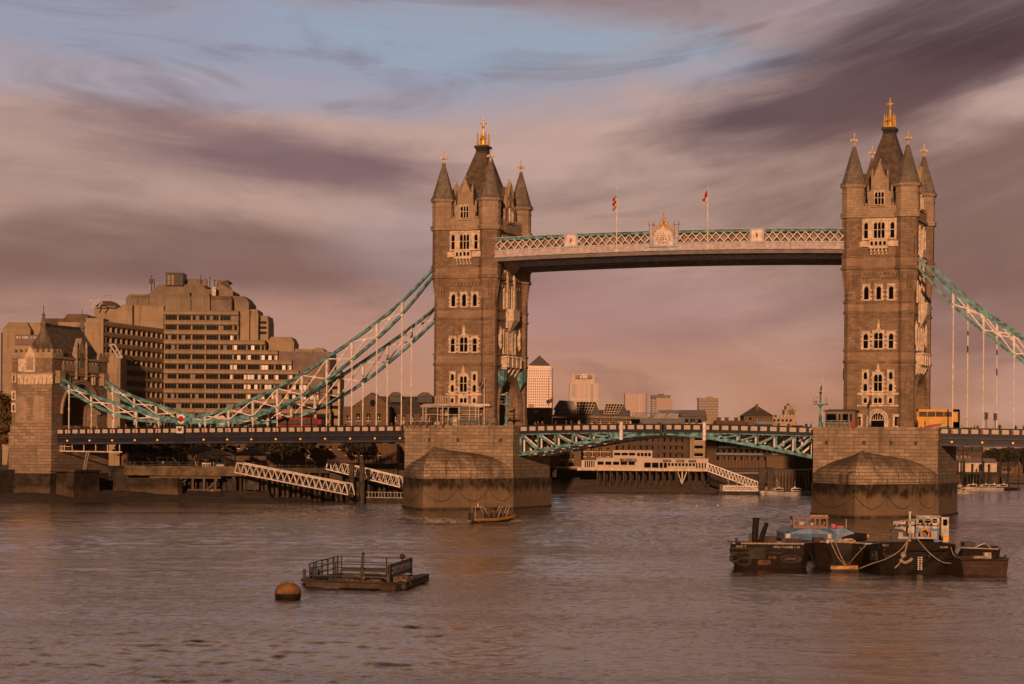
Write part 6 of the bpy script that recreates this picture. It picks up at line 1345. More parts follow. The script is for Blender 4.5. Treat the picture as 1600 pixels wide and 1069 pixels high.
# middle dark barge
p,k=BF(1316,888)
t=thing('dark_barge','dark rounded barge with rope and drums, second from left among the work boats','barge',tuple(p),TH,'work boats moored before the right pier')
Zm=lambda py:CZ-(py-hy(1316))*k; xm=lambda px:(px-1316)*k
h=hull_mb(13,6.4,2.05,.36,.08,.55,.80).build('hull',mat('brown_hull',(.030,.019,.012),.5,.5,1.2,bump=.3,col2=(.014,.010,.008),spec=.3),t,(.95,6.3,0),R(72))
gunwale(13,6.4,2.05,.36,.08,.55,r=.1).build('gunwale',ROPE,h)
for i,px in enumerate((1311,1318.5,1329)): MB().tube([(xm(px)-.1,.9,Zm(849)),(xm(px)+.5,1.1,Zm(849.5))],.38,10).build('drum',[WHITE,TRIM,WHITE][i],t)
MB().box(xm(1273),xm(1290),1.0,2.2,Zm(849),Zm(841)).build('rust_box',RUST,t); MB().box(xm(1292),xm(1304),.3,1.3,Zm(849),Zm(844)).build('white_box',WHITE,t)
MB().tube([(xm(1323),2.5,Zm(846)),(xm(1336),2.5,Zm(842)),(xm(1345),2.5,Zm(840)),(xm(1360),2.6,Zm(840))],.35,8).build('tarpaulin_roll',HULLB,t)
MB().box(xm(1324),xm(1337),2.0,2.6,Zm(848),Zm(843)).box(xm(1350),xm(1363),2.4,3.0,Zm(841),Zm(836.5)).build('yellow_crate',YELLOW,t); MB().box(xm(1353),xm(1365),.8,1.6,Zm(856),Zm(849)).build('grey_crate',STEEL,t)
m=MB()
for i in range(8): m.box(xm(1320+i*6),xm(1324+i*6),rs.uniform(.4,1.2),rs.uniform(1.3,2),Zm(858),Zm(851+i*.6)+rs.uniform(-.1,.2))
m.build('deck_clutter',TIMB,t)
# tug with white wheelhouse, bow on
p,k=BF(1436,895)
t=thing('river_tug','big black river tug seen bow on, with white wheelhouse and blue cabin','tug',tuple(p),TH,'work boats moored before the right pier')
Zt=lambda py:CZ-(py-hy(1436))*k; xt=lambda px:(px-1436)*k
rings=[]
for (y,w0,w1,zt) in ((0,3.0,3.55,2.75),(.35,3.5,3.85,2.75),(1.2,3.8,4.0,2.7),(5,3.9,4.05,2.5),(12,3.9,4.0,2.2),(20,3.2,3.6,2.2)):
    n=10; top=[]; bot=[]
    for i in range(n+1):
        u=i/n*2-1; cam_=.32*(1-u*u) if y<2 else 0; yy=y+(1.4*abs(u)**2.4 if y<1.5 else 0)
        bot.append((w0*u,yy,-.4)); top.append((w1*u,yy,zt+cam_-(.15 if u>0 else 0)*u))
    mid=[(w1*1.0*(i/n*2-1),y+(1.4*abs(i/n*2-1)**2.4 if y<1.5 else 0)-.12*(y<.1),1.9) for i in range(n+1)]
    rings.append([*bot,mid[-1],*top[::-1],mid[0]])
h=MB().loft(rings).build('hull',mat('tug_hull',(.020,.014,.010),.6,.5,2.0,bump=.2,col2=(.010,.007,.006),spec=.2),t)
m=MB(); n=16
def fr_(u,z,o=.0): return (3.75*u+(.06 if u>0 else -.06),1.4*abs(u)**2.4-.14-o,z)
for a,b,z0,z1 in ((-1,1,2.15,2.95),):
    for i in range(n):
        u0=-1+2*i/n; u1=u0+2/n; c=lambda u:.30*(1-u*u)
        m.add([fr_(u0,z0),fr_(u1,z0),fr_(u1,z1-.2+c(u1)-.1*max(0,u1)),fr_(u0,z1-.2+c(u0)-.1*max(0,u0)),fr_(u0,z0,-.3),fr_(u1,z0,-.3),fr_(u1,z1-.2+c(u1),-.3),fr_(u0,z1-.2+c(u0),-.3)],[(0,1,2,3),(7,6,5,4),(3,2,6,7),(0,4,5,1)])
m.build('bulwark',HULLB,h)
o=text('ELLA',.30,(-3.15,.66,2.62),(pi/2,0,-.6),WHITE,h); o=text('GLORIA',.28,(2.45,.22,2.50),(pi/2,0,.45),WHITE,h)
for x in (-.1,.18):
    m=MB()
    for i in range(7): m.box(x-.08,x+.08,-.24,-.16,.3+i*.19,.42+i*.19)
    m.build('draught_mark',WHITE,h)
MB().cyl(.9,-.2,1.5,1.75,.14,.14,8).build('hawse_pipe',DARK,h)
z0=Zt(846)
hs=MB().box(xt(1443),xt(1479),4,9,Zt(850),Zt(828)).box(xt(1478),xt(1500),6,10,Zt(856),Zt(840)).build('cabin',BLUE,t)
m=MB(); wz0,wz1=Zt(828),Zt(807.5)
m.box(xt(1443.5),xt(1479),3.9,7.5,wz0,wz0+.55).box(xt(1442),xt(1481),3.7,7.7,wz1-.12,wz1).box(xt(1444),xt(1479),3.9,4.05,wz1-.3,wz1-.1)
for px in (1444.5,1455.2,1466.5,1477.5): m.box(xt(px)-.09,xt(px)+.13,3.9,4.1,wz0,wz1)
m.box(xt(1478),xt(1479.5),3.9,7.5,wz0,wz0+.5)
for y_ in (5.6,7.3): m.box(xt(1478),xt(1479.5),y_,y_+.2,wz0,wz1); m.box(xt(1443.5),xt(1445),y_,y_+.2,wz0,wz1)
wh=m.build('wheelhouse',WHITE,t)
MB().box(xt(1446),xt(1477),4.15,4.2,wz0+.5,wz1-.3).build('window',GLASS,wh)
MB().box(xt(1482),xt(1494),3.6,3.72,Zt(842),Zt(809.5)).build('door',WHITE,t); MB().box(xt(1484.5),xt(1491),3.55,3.6,Zt(823),Zt(813)).build('door_window',GLASS,t)
MB().box(xt(1410),xt(1445),5,6,Zt(822),Zt(817.5)).box(xt(1409.5),xt(1419),4.9,5.5,Zt(826),Zt(818)).beam((xt(1412),5,Zt(827)),(xt(1446),5,Zt(831)),.22).beam((xt(1420),5,Zt(825)),(xt(1436),5,Zt(835)),.3).box(xt(1434),xt(1442),4.6,5.2,Zt(838),Zt(822)).build('crane_boom',WHITE,t)
MB().cyl(xt(1427),2,Zt(848),Zt(801),.13,.10,6).cyl(xt(1427),2,Zt(803),Zt(800),.17,.17,6).build('mast',WHITE,t)
MB().tube([(xt(1453)+.42*cos(a*pi/6),2.6,Zt(835)+.42*sin(a*pi/6)) for a in range(13)],.11,6).build('lifebuoy',ORANGE,t)
MB().box(xt(1476),xt(1485),.9,1.5,Zt(847),Zt(838.5)).build('yellow_locker',YELLOW,t)
MB().tube([(xt(1400),1.2,Zt(836)),(xt(1400)+.05,1.5,Zt(836))],.46,12).box(xt(1397),xt(1405),1.5,2.6,Zt(843),Zt(829)).build('tyre',DARK,t)
m=MB().box(xt(1412),xt(1468),1.6,2.6,Zt(843),Zt(840)).box(xt(1459),xt(1468),1.4,1.8,Zt(843),Zt(831)).box(xt(1406),xt(1414),1.2,2.2,Zt(843),Zt(833))
for px in (1425,1430,1436): m.cyl(xt(px),1.3,Zt(843),Zt(834),.14,.14,7)
m.build('deck_gear',STEEL,t)
def rope(pts,par,r=.045,mt=ROPE,nm='mooring_rope'): return MB().tube(smooth3(pts),r,5).build(nm,mt,par)
def smooth3(P,k=5):
    P=[Vector(a) for a in P]; out=[]
    for i in range(len(P)-1):
        p0=P[max(i-1,0)];p1=P[i];p2=P[i+1];p3=P[min(i+2,len(P)-1)]
        for j in range(k): s=j/k; out.append(.5*((2*p1)+(-p0+p2)*s+(2*p0-5*p1+4*p2-p3)*s*s+(-p0+3*p1-3*p2+p3)*s**3))
    return out+[P[-1]]
rope([(xt(1420),-.1,Zt(841)),(xt(1409),-.3,Zt(856)),(xt(1397),-.35,Zt(866)),(xt(1380),-.3,Zt(875)),(xt(1360),-.6,Zt(881)),(xt(1341),-1.0,Zt(888))],t)
rope([(xt(1432),-.1,Zt(841)),(xt(1443),-.25,Zt(855)),(xt(1455),-.25,Zt(867)),(xt(1470),-.1,Zt(877)),(xt(1484),.3,Zt(880)),(xt(1506),1.0,Zt(879))],t)
rope([(xt(1418),-.15,Zt(842)),(xt(1414),-.35,Zt(858)),(xt(1410),-.45,Zt(868)),(xt(1404),-.4,Zt(880)),(xt(1397),-.3,Zt(888))],t,.07)
rope([(xt(1405),-.35,Zt(874)),(xt(1412),-.4,Zt(879)),(xt(1420),-.4,Zt(876)),(xt(1424),-.4,Zt(872))],t,.14); MB().sphere(xt(1410),-.4,Zt(867),.28,.34,n=8).build('rope_knot',ROPE,t)
rope([(xt(1488),.8,Zt(855)),(xt(1492),.9,Zt(866)),(xt(1498),.8,Zt(873)),(xt(1506),.9,Zt(876))],t)
MB().lathe(xt(1496.5),.3,[(.1,Zt(893)),(.42,Zt(888)),(.48,Zt(880)),(.36,Zt(874)),(.1,Zt(872))],10).build('fender',mat('fender_tan',(.33,.19,.08),.7),t)
# dark launch lying behind, right of the tug
x,y=atz(1506,884)[:2]; t=thing('dark_launch','small black launch squeezed behind the brown barge and the white wheelhouse tug','boat',(x+1,y+7,0),TH,'work boats moored before the right pier')
MB().loft([[(-2,0,-.3),(1.6,0,-.3),(1.2,6,-.3),(-2,6,-.3)],[(-2.4,-.3,1.9),(1.5,-.3,1.6),(2.3,2,1.9),(1.4,7,1.9),(-2.4,7,1.9)][:4]]).build('hull',HULLB,t); MB().tube([(-2.4,-.3,1.9),(1.5,-.3,1.75),(2.2,2,2.0),(1.4,6.5,2.1)],.09,6).build('gunwale',STEEL,t); MB().box(-1.8,-.6,1,3,1.9,2.5).build('hatch',DARK,t); m=MB().beam((-.9,.2,1.9),(.2,.2,2.5),.09).beam((.2,.2,2.5),(.9,.4,1.8),.09).build('rail',WHITE,t)
# brown open barge at the right
p,k=BF(1544,898)
t=thing('open_barge','small rust brown open barge at the right end of the moored boats','barge',tuple(p),TH+.15,'work boats moored before the right pier')
Zo=lambda py:CZ-(py-hy(1544))*k
def rg(s,z,a): return [(-2.75*s,0,z),(1.9*s,-.5,z),(2.55*s,1.2,z),(2.35*s,4.6,z),(-2.75*s,4.6,z)]
h=MB(); O=[rg(.88,-.4,0),rg(.93,.3,0),rg(1,1.6,0)]
h.loft(O,cap=False); I=[[(-2.55,.25,1.75),(1.8,-.2,1.75),(2.3,1.3,1.75),(2.1,4.35,1.75),(-2.55,4.35,1.75)],[(-2.55,.25,.9),(1.8,-.2,.9),(2.3,1.3,.9),(2.1,4.35,.9),(-2.55,4.35,.9)]]
h.loft([O[2],I[0]],cap=False); h.loft(I,cap=False); h.add(I[1],[(0,1,2,3,4)]); hh=h.build('hull',RUST,t)
MB().tube([*[(a[0],a[1],1.82) for a in O[2]],(O[2][0][0],O[2][0][1],1.82)],.11,6).box(-2.4,1.6,.0,.35,1.7,1.85).build('gunwale',TIMB,hh)
MB().box(-2.0,1.7,-.28,-.1,1.0,1.12).build('rubbing_strake',mat('bright_rust2',(.13,.06,.03),.8,.5,3),hh)
MB().box(-1.0,.3,1.2,1.9,1.5,2.1).build('plank_seat',ROPE,t); MB().box(.5,1.2,2.2,2.7,1.5,2.45).build('white_crate',WHITE,t); MB().cyl(2.25,1.2,1.8,2.3,.12,.12,7).cyl(-2.3,.4,1.8,2.2,.12,.12,7).build('bollard',DARK,t)
m=MB()
for i in range(12): a=rs.uniform(-2.4,1.8); m.box(a,a+rs.uniform(.2,.6),rs.uniform(.3,.6),rs.uniform(.8,1.8),.9,1.5+rs.uniform(0,.4))
m.build('scrap',mat('scrap_grey',(.22,.16,.12),.85,.5,3),t)
# flat yellow mooring buoy with ropes
p,k=BF(1319,893)
t=thing('mooring_float','flat yellow topped mooring float tied in front of the dark barge','buoy',tuple(p),TH); MB().box(-1.35,1.35,-.6,.6,-.2,.25).build('base',TIMD,t); MB().loft([[(-1.4,-.6,.25),(1.3,-.6,.25),(1.3,.6,.25),(-1.4,.6,.25)],[(-1.35,-.55,.55),(1.25,-.55,.6),(1.25,.55,.6),(-1.35,.55,.55)]]).build('deck',mat('worn_yellow',(.50,.24,.03),.6,.5,2),t); MB().box(.25,.65,-.2,.2,.6,.95).build('ring',RUST,t)
rope([(.1,0,.6),(-.6,.2,1.4),(-1.3,.4,2.9)],t,.04); rope([(.2,0,.6),(-.3,.2,1.5),(-.8,.4,2.8)],t,.04); rope([(.5,0,.8),(1.4,.3,1.8),(2.3,.8,2.6)],t,.03)
# ---------------------------------------------------------------- raft and buoys
p,k=BF(450,934)
t=thing('mooring_buoy','large round orange buoy with dark waterline, left of the raft','buoy',tuple(p)); t.scale=(.86,.86,.74); MB().lathe(0,0,[(.8,-.6),(1.12,-.2),(1.2,.2),(1.2,.45)],20).build('lower_body',HULLB,t,smooth=True)
MB().lathe(0,0,[(1.21,.44),(1.18,.8),(1.0,1.2),(.7,1.47),(.3,1.6),(.05,1.62)],20).build('upper_body',mat('weathered_orange',(.28,.135,.04),.7,.45,1.6,col2=(.13,.065,.025),bump=.3),t,smooth=True)
MB().tube([(.5,-.95,.5),(.62,-.8,1.0),(.5,-.5,1.4),(.2,0,1.66),(-.3,.6,1.5)],.05,5).build('band',YELLOW,t)
c0=atz(484,917.5); c1=atz(627,921.5); c2=atz(664,907); c3=atz(520,899)
t=thing('work_raft','low timber raft with tall railings and a sign panel, moored beside the orange buoy','raft',tuple(c0)); V=lambda v:Vector(v)-c0
A,Bq,Cq=V(c0),V(c1),V(c2); Dq=V(c0)+(Cq-Bq)
U1=(Bq-A); U2=(Cq-Bq)
def rp(u,v,z): q=A+U1*u+U2*v; return (q.x,q.y,z)
m=MB()
for (a,b) in (((0,0),(1,0)),((0,1),(1,1)),((0,0),(0,1)),((1,0),(1,1)),((.33,0),(.33,1)),((.0,.5),(1,.5))):
    w_=.75 if a[1]!=.5 else .5; m.beam(rp(*a,.25),rp(*b,.25),w_,.42 if a[1]!=.5 else .35)
m.build('float',mat('raft_timber',(.075,.048,.030),.85,.5,1.5,col2=(.03,.021,.015)),t)
MB().beam(rp(-.02,0,.55),rp(1.02,0,.55),.8,.08).beam(rp(1,-.02,.55),rp(1,1.02,.55),.8,.08).build('kerb_board',TIMB,t)
MB().add([rp(0,.0,.5),rp(0,.9,.5),rp(-.24,.75,.35),rp(-.24,.4,.35),rp(0,.0,.2),rp(0,.9,.2),rp(-.24,.75,.15),rp(-.24,.4,.15)],[(0,1,2,3),(4,7,6,5),(0,3,7,4),(1,5,6,2),(2,6,7,3)]).build('bow_deck',TIMB,t)
RH=2.0; m=MB()
def post(u,v,h=RH,r=.07): a=rp(u,v,.5); m.cyl(a[0],a[1],.5,h,r,r,5)
for u in (0,.05,.33,.66,1): 
    post(u*.86,0); post(u*.86,.95)
for v in (.2,.4,.6,.8): post(0,v)
for z in (RH,1.5,1.0):
    for a,b in (((0,0),(.86,0)),((0,.95),(.86,.95)),((0,0),(0,.95))): m.beam(rp(*a,z),rp(*b,z),.085)
for v in (0,.12,.3,.5,.7,.9): pass
m.build('railing',mat('railing_iron',(.05,.045,.042),.6),t)
m=MB(); m.beam(rp(0.05,.95,.85),rp(.86,.95,.85),.3,.35); m.build('rear_beam',TIMD,t)
s=MB(); s.beam(rp(.86,0,1.88),rp(.86,.95,1.88),.12,.30); s.beam(rp(.86,0,1.02),rp(.86,.95,1.02),.12,.34); s.beam(rp(.86,0,1.45),rp(.86,.12,1.45),.12,1.1); s.beam(rp(.86,.84,1.45),rp(.86,.95,1.45),.12,1.1); s.beam(rp(.86,0,.5),rp(.86,.02,2.0),.2,.3); sp_=s.build('sign_frame',DARK,t)
bd=MB().beam(rp(.862,.12,1.46),rp(.862,.84,1.46),.14,.54).build('sign_board',WHITE,sp_)
ang=math.atan2(U2.y,U2.x); q=Vector(rp(.862,.48,2.25))+Vector((sin(ang),-cos(ang),0))*.1
m=MB(); uu=Vector((cos(ang),sin(ang),0)); nn_=Vector((sin(ang),-cos(ang),0))*.09
for i,f in enumerate((-.36,-.22,-.12,.0,.12,.22,.34)):
    L2=U2.length; b0=Vector(rp(.862,.48,1.46))+uu*(f*L2)+nn_; m.beam(b0+Vector((0,0,-.15)),b0+Vector((0,0,.15)),.10 if i%3 else .18,.05)
m.build('lettering',DARK,bd)
MB().tube([rp(.31,.9,.6),rp(.31,.9,2.15)],.09,7).sphere(*rp(.31,.9,2.3),.17,n=8).build('lamp_post',DARK,t)
a=Vector(rp(.86,.55,2.0)); MB().cyl(a.x,a.y,1.95,2.2,.06,.06,5).lathe(a.x,a.y,[(.1,2.15),(.28,2.3),(.24,2.5),(.1,2.6)],8).build('lantern',RUST,t)
for v in ((-.13,.2),(-.14,.45),(.0,.3)): a=rp(*v,.4); MB().cyl(a[0],a[1],.4,1.35,.14,.14,7).build('bollard',DARK,t)
a=rp(.97,-.05,0); MB().tube([(a[0]-1.2,a[1]-.1,.05),(a[0]+.1,a[1]-.1,.05)],.55,12).build('drum_float',RUST,t)
rr=random.Random(4); m=MB()
for i in range(60): a=rp(rr.uniform(.35,.95),rr.uniform(.1,.45),.3); m.box(a[0],a[0]+rr.uniform(.2,.9),a[1],a[1]+rr.uniform(.2,.9),.2,.5+rr.uniform(0,.5))
m.build('debris_heap',mat('debris',(.20,.13,.085),.9,.6,4,col2=(.04,.03,.02)),t)
def gull(label,p,s=1):
    t=thing('gull',label,'bird',p,random.uniform(0,6),'gulls resting on the raft'); MB().lathe(0,0,[(.02,.05),(.10,.14),(.12,.22),(.08,.32)],7).sphere(.12,0,.36,.06,n=6).tube([(-.02,0,.24),(-.28,0,.2)],[.08,.02],6).build('body',WHITE,t); MB().box(-.02,.0,-.05,.05,0,.08).build('legs',ORANGE,t)
for i,(u,v) in enumerate(((1.0,.35),(1.0,.55),(1.0,.8),(.5,.02))):
    gull(['pale gull standing lowest along the right beam of the raft','middle gull on the right beam of the raft','farthest gull on the right beam of the raft','gull on the front beam of the raft'][i],rp(u,v,.6))
for i,(px,py) in enumerate(((917,770.5),(1017,770.2),(1022,772.6),(1060,770.6),(1079,769.2),(1095,770.4))):
    p=aty(px,py,165+i*2); t=tag(MB().lathe(0,0,[(.2,-.3),(.85,0),(.9,.35),(.5,.6),(.1,.7)],10).build('marker_buoy',ORANGE,None,(p.x,p.y,0),0,True),['single orange float nearest the left pier','orange float under the left half of the stilt building, farther of two','orange float just in front of its neighbour below the stilt building','orange float below the splayed braces','orange float right of the splayed braces','rightmost orange float by the ornamental gangway'][i],'buoy','orange floats near the far bank')
# ---------------------------------------------------------------- people
def person_mesh(name,pose='stand',cl=0):
    me=bpy.data.meshes.new('sk'); 
    V_=[(0,0,.92),(0,0,1.15),(0,0,1.42),(0,0,1.52),(0,0,1.66),(0,0,1.74),(.10,0,.86),(.12,.02,.48),(.12,0,.07),(.12,-.14,.03),(-.10,0,.86),(-.12,-.03,.48),(-.12,.03,.07),(-.12,-.10,.03),(.19,0,1.40),(.25,.02,1.14),(.24,-.10,.90),(-.19,0,1.40),(-.25,.02,1.14),(-.22,-.14,.92)]
    if pose=='sit': V_=[(x,y,z-.42) for x,y,z in V_]; V_[7]=(.13,-.42,.50); V_[8]=(.13,-.44,.08); V_[9]=(.13,-.56,.04); V_[11]=(-.13,-.42,.50); V_[12]=(-.13,-.44,.08); V_[13]=(-.13,-.56,.04); V_[16]=(.18,-.32,.62); V_[19]=(-.18,-.32,.62)
    E_=[(0,1),(1,2),(2,3),(3,4),(4,5),(0,6),(6,7),(7,8),(8,9),(0,10),(10,11),(11,12),(12,13),(2,14),(14,15),(15,16),(2,17),(17,18),(18,19)]
    Rr=[.15,.15,.16,.06,.11,.08,.10,.07,.05,.05,.10,.07,.05,.05,.08,.055,.04,.08,.055,.04]
    me.from_pydata(V_,E_,[]); o=bpy.data.objects.new('sk',me); COL.objects.link(o); md=o.modifiers.new('s','SKIN')
    for i,r in enumerate(Rr): me.skin_vertices[0].data[i].radius=(r,r*.8)
    me.skin_vertices[0].data[0].use_root=True; o.modifiers.new('u','SUBSURF').levels=1
    bpy.context.view_layer.update()
    out=bpy.data.meshes.new_from_object(o.evaluated_get(bpy.context.evaluated_depsgraph_get())); bpy.data.objects.remove(o); out.name='person'
    return out
PM={}
CLO=[mat('coat_black',(.02,.018,.02),.9),mat('coat_brown',(.12,.07,.04),.9),mat('coat_pale',(.50,.42,.35),.9),mat('coat_red',(.14,.025,.02),.9),mat('coat_blue',(.05,.07,.14),.9)]
PANT=[mat('trouser_dark',(.03,.028,.03),.9),mat('trouser_denim',(.06,.07,.11),.9)]
HAIR=mat('dark_hair',(.03,.02,.013),.7)
for ps in ('stand','sit'):
    base=person_mesh('p',ps); zt=1.47 if ps=='stand' else 1.05; zw=.93 if ps=='stand' else .55
    for ci,c in enumerate(CLO):
        m=base.copy(); m.materials.clear(); [m.materials.append(q) for q in (c,PANT[ci%2],SKIN,HAIR)]
        for f in m.polygons:
            z=f.center.z; f.material_index=3 if (z>zt+.24 or (z>zt+.12 and f.center.y>.03)) else 2 if z>zt else (2 if (abs(f.center.x)>.19 and z<zw+.02 and z>zw-.1) else 0 if z>zw-.04 else 1)
            f.use_smooth=True
        PM[ps,ci]=m
def person(label,p,rz=0,ps='stand',ci=0,group=None,s=1.0):
    o=bpy.data.objects.new('person',PM[ps,ci]); COL.objects.link(o); o.location=p; o.rotation_euler=(0,0,rz); o.scale=(s,s,s); tag(o,label,'person',group); return o
CN=['black','brown','pale','red','blue']
rp_=random.Random(12)
def crowd(pxs,Y,zf,where,grp,ps='stand'):
    n=len(pxs); cnt={}
    cs=[rp_.choice([0,0,1,2,3,4,1]) for _ in pxs]
    for px,c in zip(pxs,cs):
        cnt[c]=cnt.get(c,0)+1; q=aty(px,660,Y); k=cs.count(c); ordn=['leftmost','second','third','fourth','fifth','sixth','seventh','eighth','ninth','tenth','eleventh','twelfth','thirteenth'][cnt[c]-1]
        lab='%s-coated person %s'%(CN[c],where) if k==1 else '%s %s-coated person from the left %s'%(ordn,CN[c],where)
        person(lab,(q.x,Y+rp_.uniform(-.3,.3),zf(q.x)),rp_.uniform(-3,3),ps,c,grp,rp_.uniform(.92,1.06))
fl=lambda x:ztop(x)-1.25
crowd([814,836,841,848,868,884,893,905,929,958,985,1001,1030,1061,1082,1090],-8.3,lambda x:fl(x)+.25,'on the left lifting leaf','people walking on the lifting bridge')
crowd([1115,1134,1167,1182,1217,1232,1260,1267],-8.3,lambda x:fl(x)+.25,'on the right lifting leaf','people walking on the lifting bridge')
crowd([1503,1523,1528,1562,1587,1599],-8.3,lambda x:fl(x)+.3,'on the right suspended roadway','people on the right suspended roadway')
crowd([104,118,135,141,152,170,184,197,215,232,243,256,300,330,352,372,388,420],-8.3,lambda x:fl(x)+.22,'on the left suspended roadway','people on the left suspended roadway')
crowd([540,556,575,590,612,621],-8.3,lambda x:fl(x)+.2,'on the roadway near the cafe','people on the left suspended roadway')
crowd([630,634,639,645,651,655,660,663,670,674,680,686,693,696,704],-13.2,lambda x:15.8,'seated at the cafe terrace edge','people at the cafe terrace','sit')
crowd([1416,1426,1433,1445],-9.5,lambda x:15.9,'beside the right tower doorway','people beside the right tower')
crowd([440,450,458,466,473,476,484,490,497,500],24,lambda x:6.95,'on the left quay before the sculpture','people on the left quay')
crowd([570,576,584,589,594,602,607,612],28,lambda x:8.25,'on the quay platform by the short gangway','people on the quay platform')
crowd([196,203,212,256,300,310,330],14,lambda x:6.95,'on the quay by the vans and tents','people by the quay tents')
# ---------------------------------------------------------------- items on the piers and the road
pz=16.25
q=aty(700,660,-12.2); CAFW=mat('cafe_paint',(.50,.42,.35),.5); t=thing('cafe_pavilion','glazed cafe pavilion with thin curved white roof on the left pier','pavilion',(0,0,0))
xa,xb=aty(661,650,-12.2).x,aty(751,650,-12.2).x; n=14
m=MB(); P=[]
for i in range(n+1): u=i/n; P.append((xa-.9+(xb-xa+2.6)*u,-13.3+0.9*(2*u-1)**2*2))
m.loft([[(a,b,z) for a,b in P]+[(P[-1][0],-9.7,z),(P[0][0],-9.7,z)] for z in (20.05,20.25)]); m.loft([[(a*.96+(xa+xb)/2*.04,b+.6,20.25+zz) for a,b in P]+[(P[-1][0]-.8,-9.7,20.25+zz),(P[0][0]+.8,-9.7,20.25+zz)] for zz in (0,.28)]); m.build('roof',CAFW,t)
m=MB()
for px in (661,666,684,692,700.5,717,718.5,734,743.5,748): x=aty(px,650,-12.2).x; m.box(x-.09,x+.09,-12.3,-12.1,pz-.2,20.05)
m.box(xa,xb,-12.28,-12.12,18.3,18.42).box(xa-.5,xb+.4,-12.4,-11.8,19.8,20.05)
for z in (17.2,17.8,18.9,19.4): m.box(xa,aty(666,650,-12.2).x,-12.25,-12.15,z,z+.08)
m.box(aty(718,650,-12.2).x,xb,-12.25,-12.15,19.1,19.18).box(aty(718,650,-12.2).x,xb,-12.25,-12.15,17.9,17.97); m.build('frame',CAFW,t)
MB().box(aty(669,650,-12).x,aty(683,650,-12).x,-11.0,-10.8,16.2,19.9).build('kiosk_wall',TIMB,t); MB().box(aty(701,650,-12).x,aty(717,650,-12).x,-12.1,-12.05,18.5,19.9,1).box(aty(719,650,-12).x,aty(745,650,-12).x,-11.5,-11.4,16.2,19.9).build('inner_wall',[mat('cafe_wall',(.20,.14,.10),.7),GLASS],t)
m=MB()
for i in range(9): x=aty(683+i*2.6,650,-10).x; m.box(x-.05,x+.05,-10.9,-10.8,20.6,21.9)
m.beam((aty(682,650,-10).x,-10.85,21.9),(aty(702,650,-10).x,-10.85,21.9),.12).build('roof_balustrade',TRIM,t)
def railing(label,pxa,pxb,Y,z0,mt,n,cat='railing',h=1.15,name='pier_railing'):
    a=aty(pxa,660,Y).x; b=aty(pxb,660,Y).x; m=MB(); t=thing(name,label,cat,(a,Y,z0)); L=b-a
    for i in range(n+1): m.box(i*L/n-.05,i*L/n+.05,-.05,.05,0,h)
    m.beam((0,0,h),(L,0,h),.09).beam((0,0,h*.5),(L,0,h*.5),.06).build('rail',mt,t)
    return t
railing('teal glazed railing before the cafe pavilion on the left pier',699,775,-14.0,pz,TEAL,9); railing('teal railing along the control cabin on the right pier',1286,1326,-14.0,pz,TEAL,6)
def signal(label,px,Y=-12.5,big=1):
    q=aty(px,660,Y); t=thing('signal_mast',label,'signal mast',(q.x,Y,pz),0,'teal signal masts')
    MB().lathe(0,0,[(.45,0),(.4,.4),(.28,.5),(.34,1.7),(.18,2.2),(.16,3.5),(.5,4.1),(.3,4.2),(.14,4.3),(.14,6.0),(.3,6.3),(.3,6.5)],8).build('column',TEAL,t)
    m=MB().box(-1.3,1.3,-.7,.7,4.1,4.25)
    for x in (-1.25,0,1.25): m.box(x-.04,x+.04,-.7,-.64,4.2,5.4)
    m.beam((-1.25,-.67,5.4),(1.25,-.67,5.4),.07).beam((-1.25,-.67,4.8),(1.25,-.67,4.8),.05).build('platform',TEAL,t); MB().box(-.9,-.5,-.9,-.7,4.4,4.8).build('lamp_housing',RED,t); MB().box(-.9,-.1,-.5,-.1,5.9,6.2).build('camera_housing',WHITE,t)
signal('teal signal mast beside the cafe pavilion on the left pier',791); signal('teal signal mast left of the control cabin on the right pier',1282)
flagpole('flagpole','flagpole with dark flag in front of the left tower',(aty(756.5,660,-11.6).x,-11.6,pz),9.0,.1,(.95,1.0,JR,.2,8.6),'flagpoles on the piers'); flagpole('flagpole','flagpole with furled dark flag left of the control cabin',(aty(1285,660,-11.6).x,-11.6,pz),9.3,.09,(.25,1.4,JR,.9,8.4),'flagpoles on the piers')
flagpole('flagpole','flagpole with dark drooping flag behind the left pier in front of the tallest skyscraper',(aty(863,660,12).x,12,14.6),13.5,.1,(1.1,.9,JR,.4,7.6),'flagpoles on the piers',DARK)
q=aty(1289,660,-13); w_=aty(1336,660,-13).x-q.x
t=thing('control_cabin','brown flat roofed control cabin with dark windows on the right pier','cabin',(q.x,-13,pz)); MB().box(0,w_,0,2.6,0,2.9).build('wall',mat('cabin_panel',(.22,.15,.10),.7),t); MB().box(-.3,w_+.3,-.3,2.9,2.9,3.1).box(.5,w_-.2,.2,2.5,3.1,3.25).build('roof',DARK,t)
for a,b in ((.25,2.1),(2.6,2.9),(3.3,4.3),(4.7,5.0)): MB().box(a,b,-.03,.02,.95,2.4).build('window',GLASS,t)
tag(MB().box(-.3,.3,-.3,.3,0,.9).cyl(0,0,.9,1.1,.25,.15,8).build('red_bin',RED,None,(aty(1334,660,-13.6).x,-13.6,pz)),'small red bin right of the control cabin','bin')
def lamp(label,px,Y,z0):
    q=aty(px,660,Y); t=thing('street_lamp',label,'street lamp',(q.x,Y,z0),0,'lamp standards on the bridge'); MB().lathe(0,0,[(.2,0),(.14,.5),(.08,.8),(.06,4.0)],7).build('post',TEAL,t); MB().lathe(0,0,[(.12,4.0),(.26,4.6),(.3,4.65),(.1,4.95),(.03,5.2)],6).build('lantern',DARK,t)
lamp('ornate lamp standard before the right tower doorway',1359,-13.2,pz)
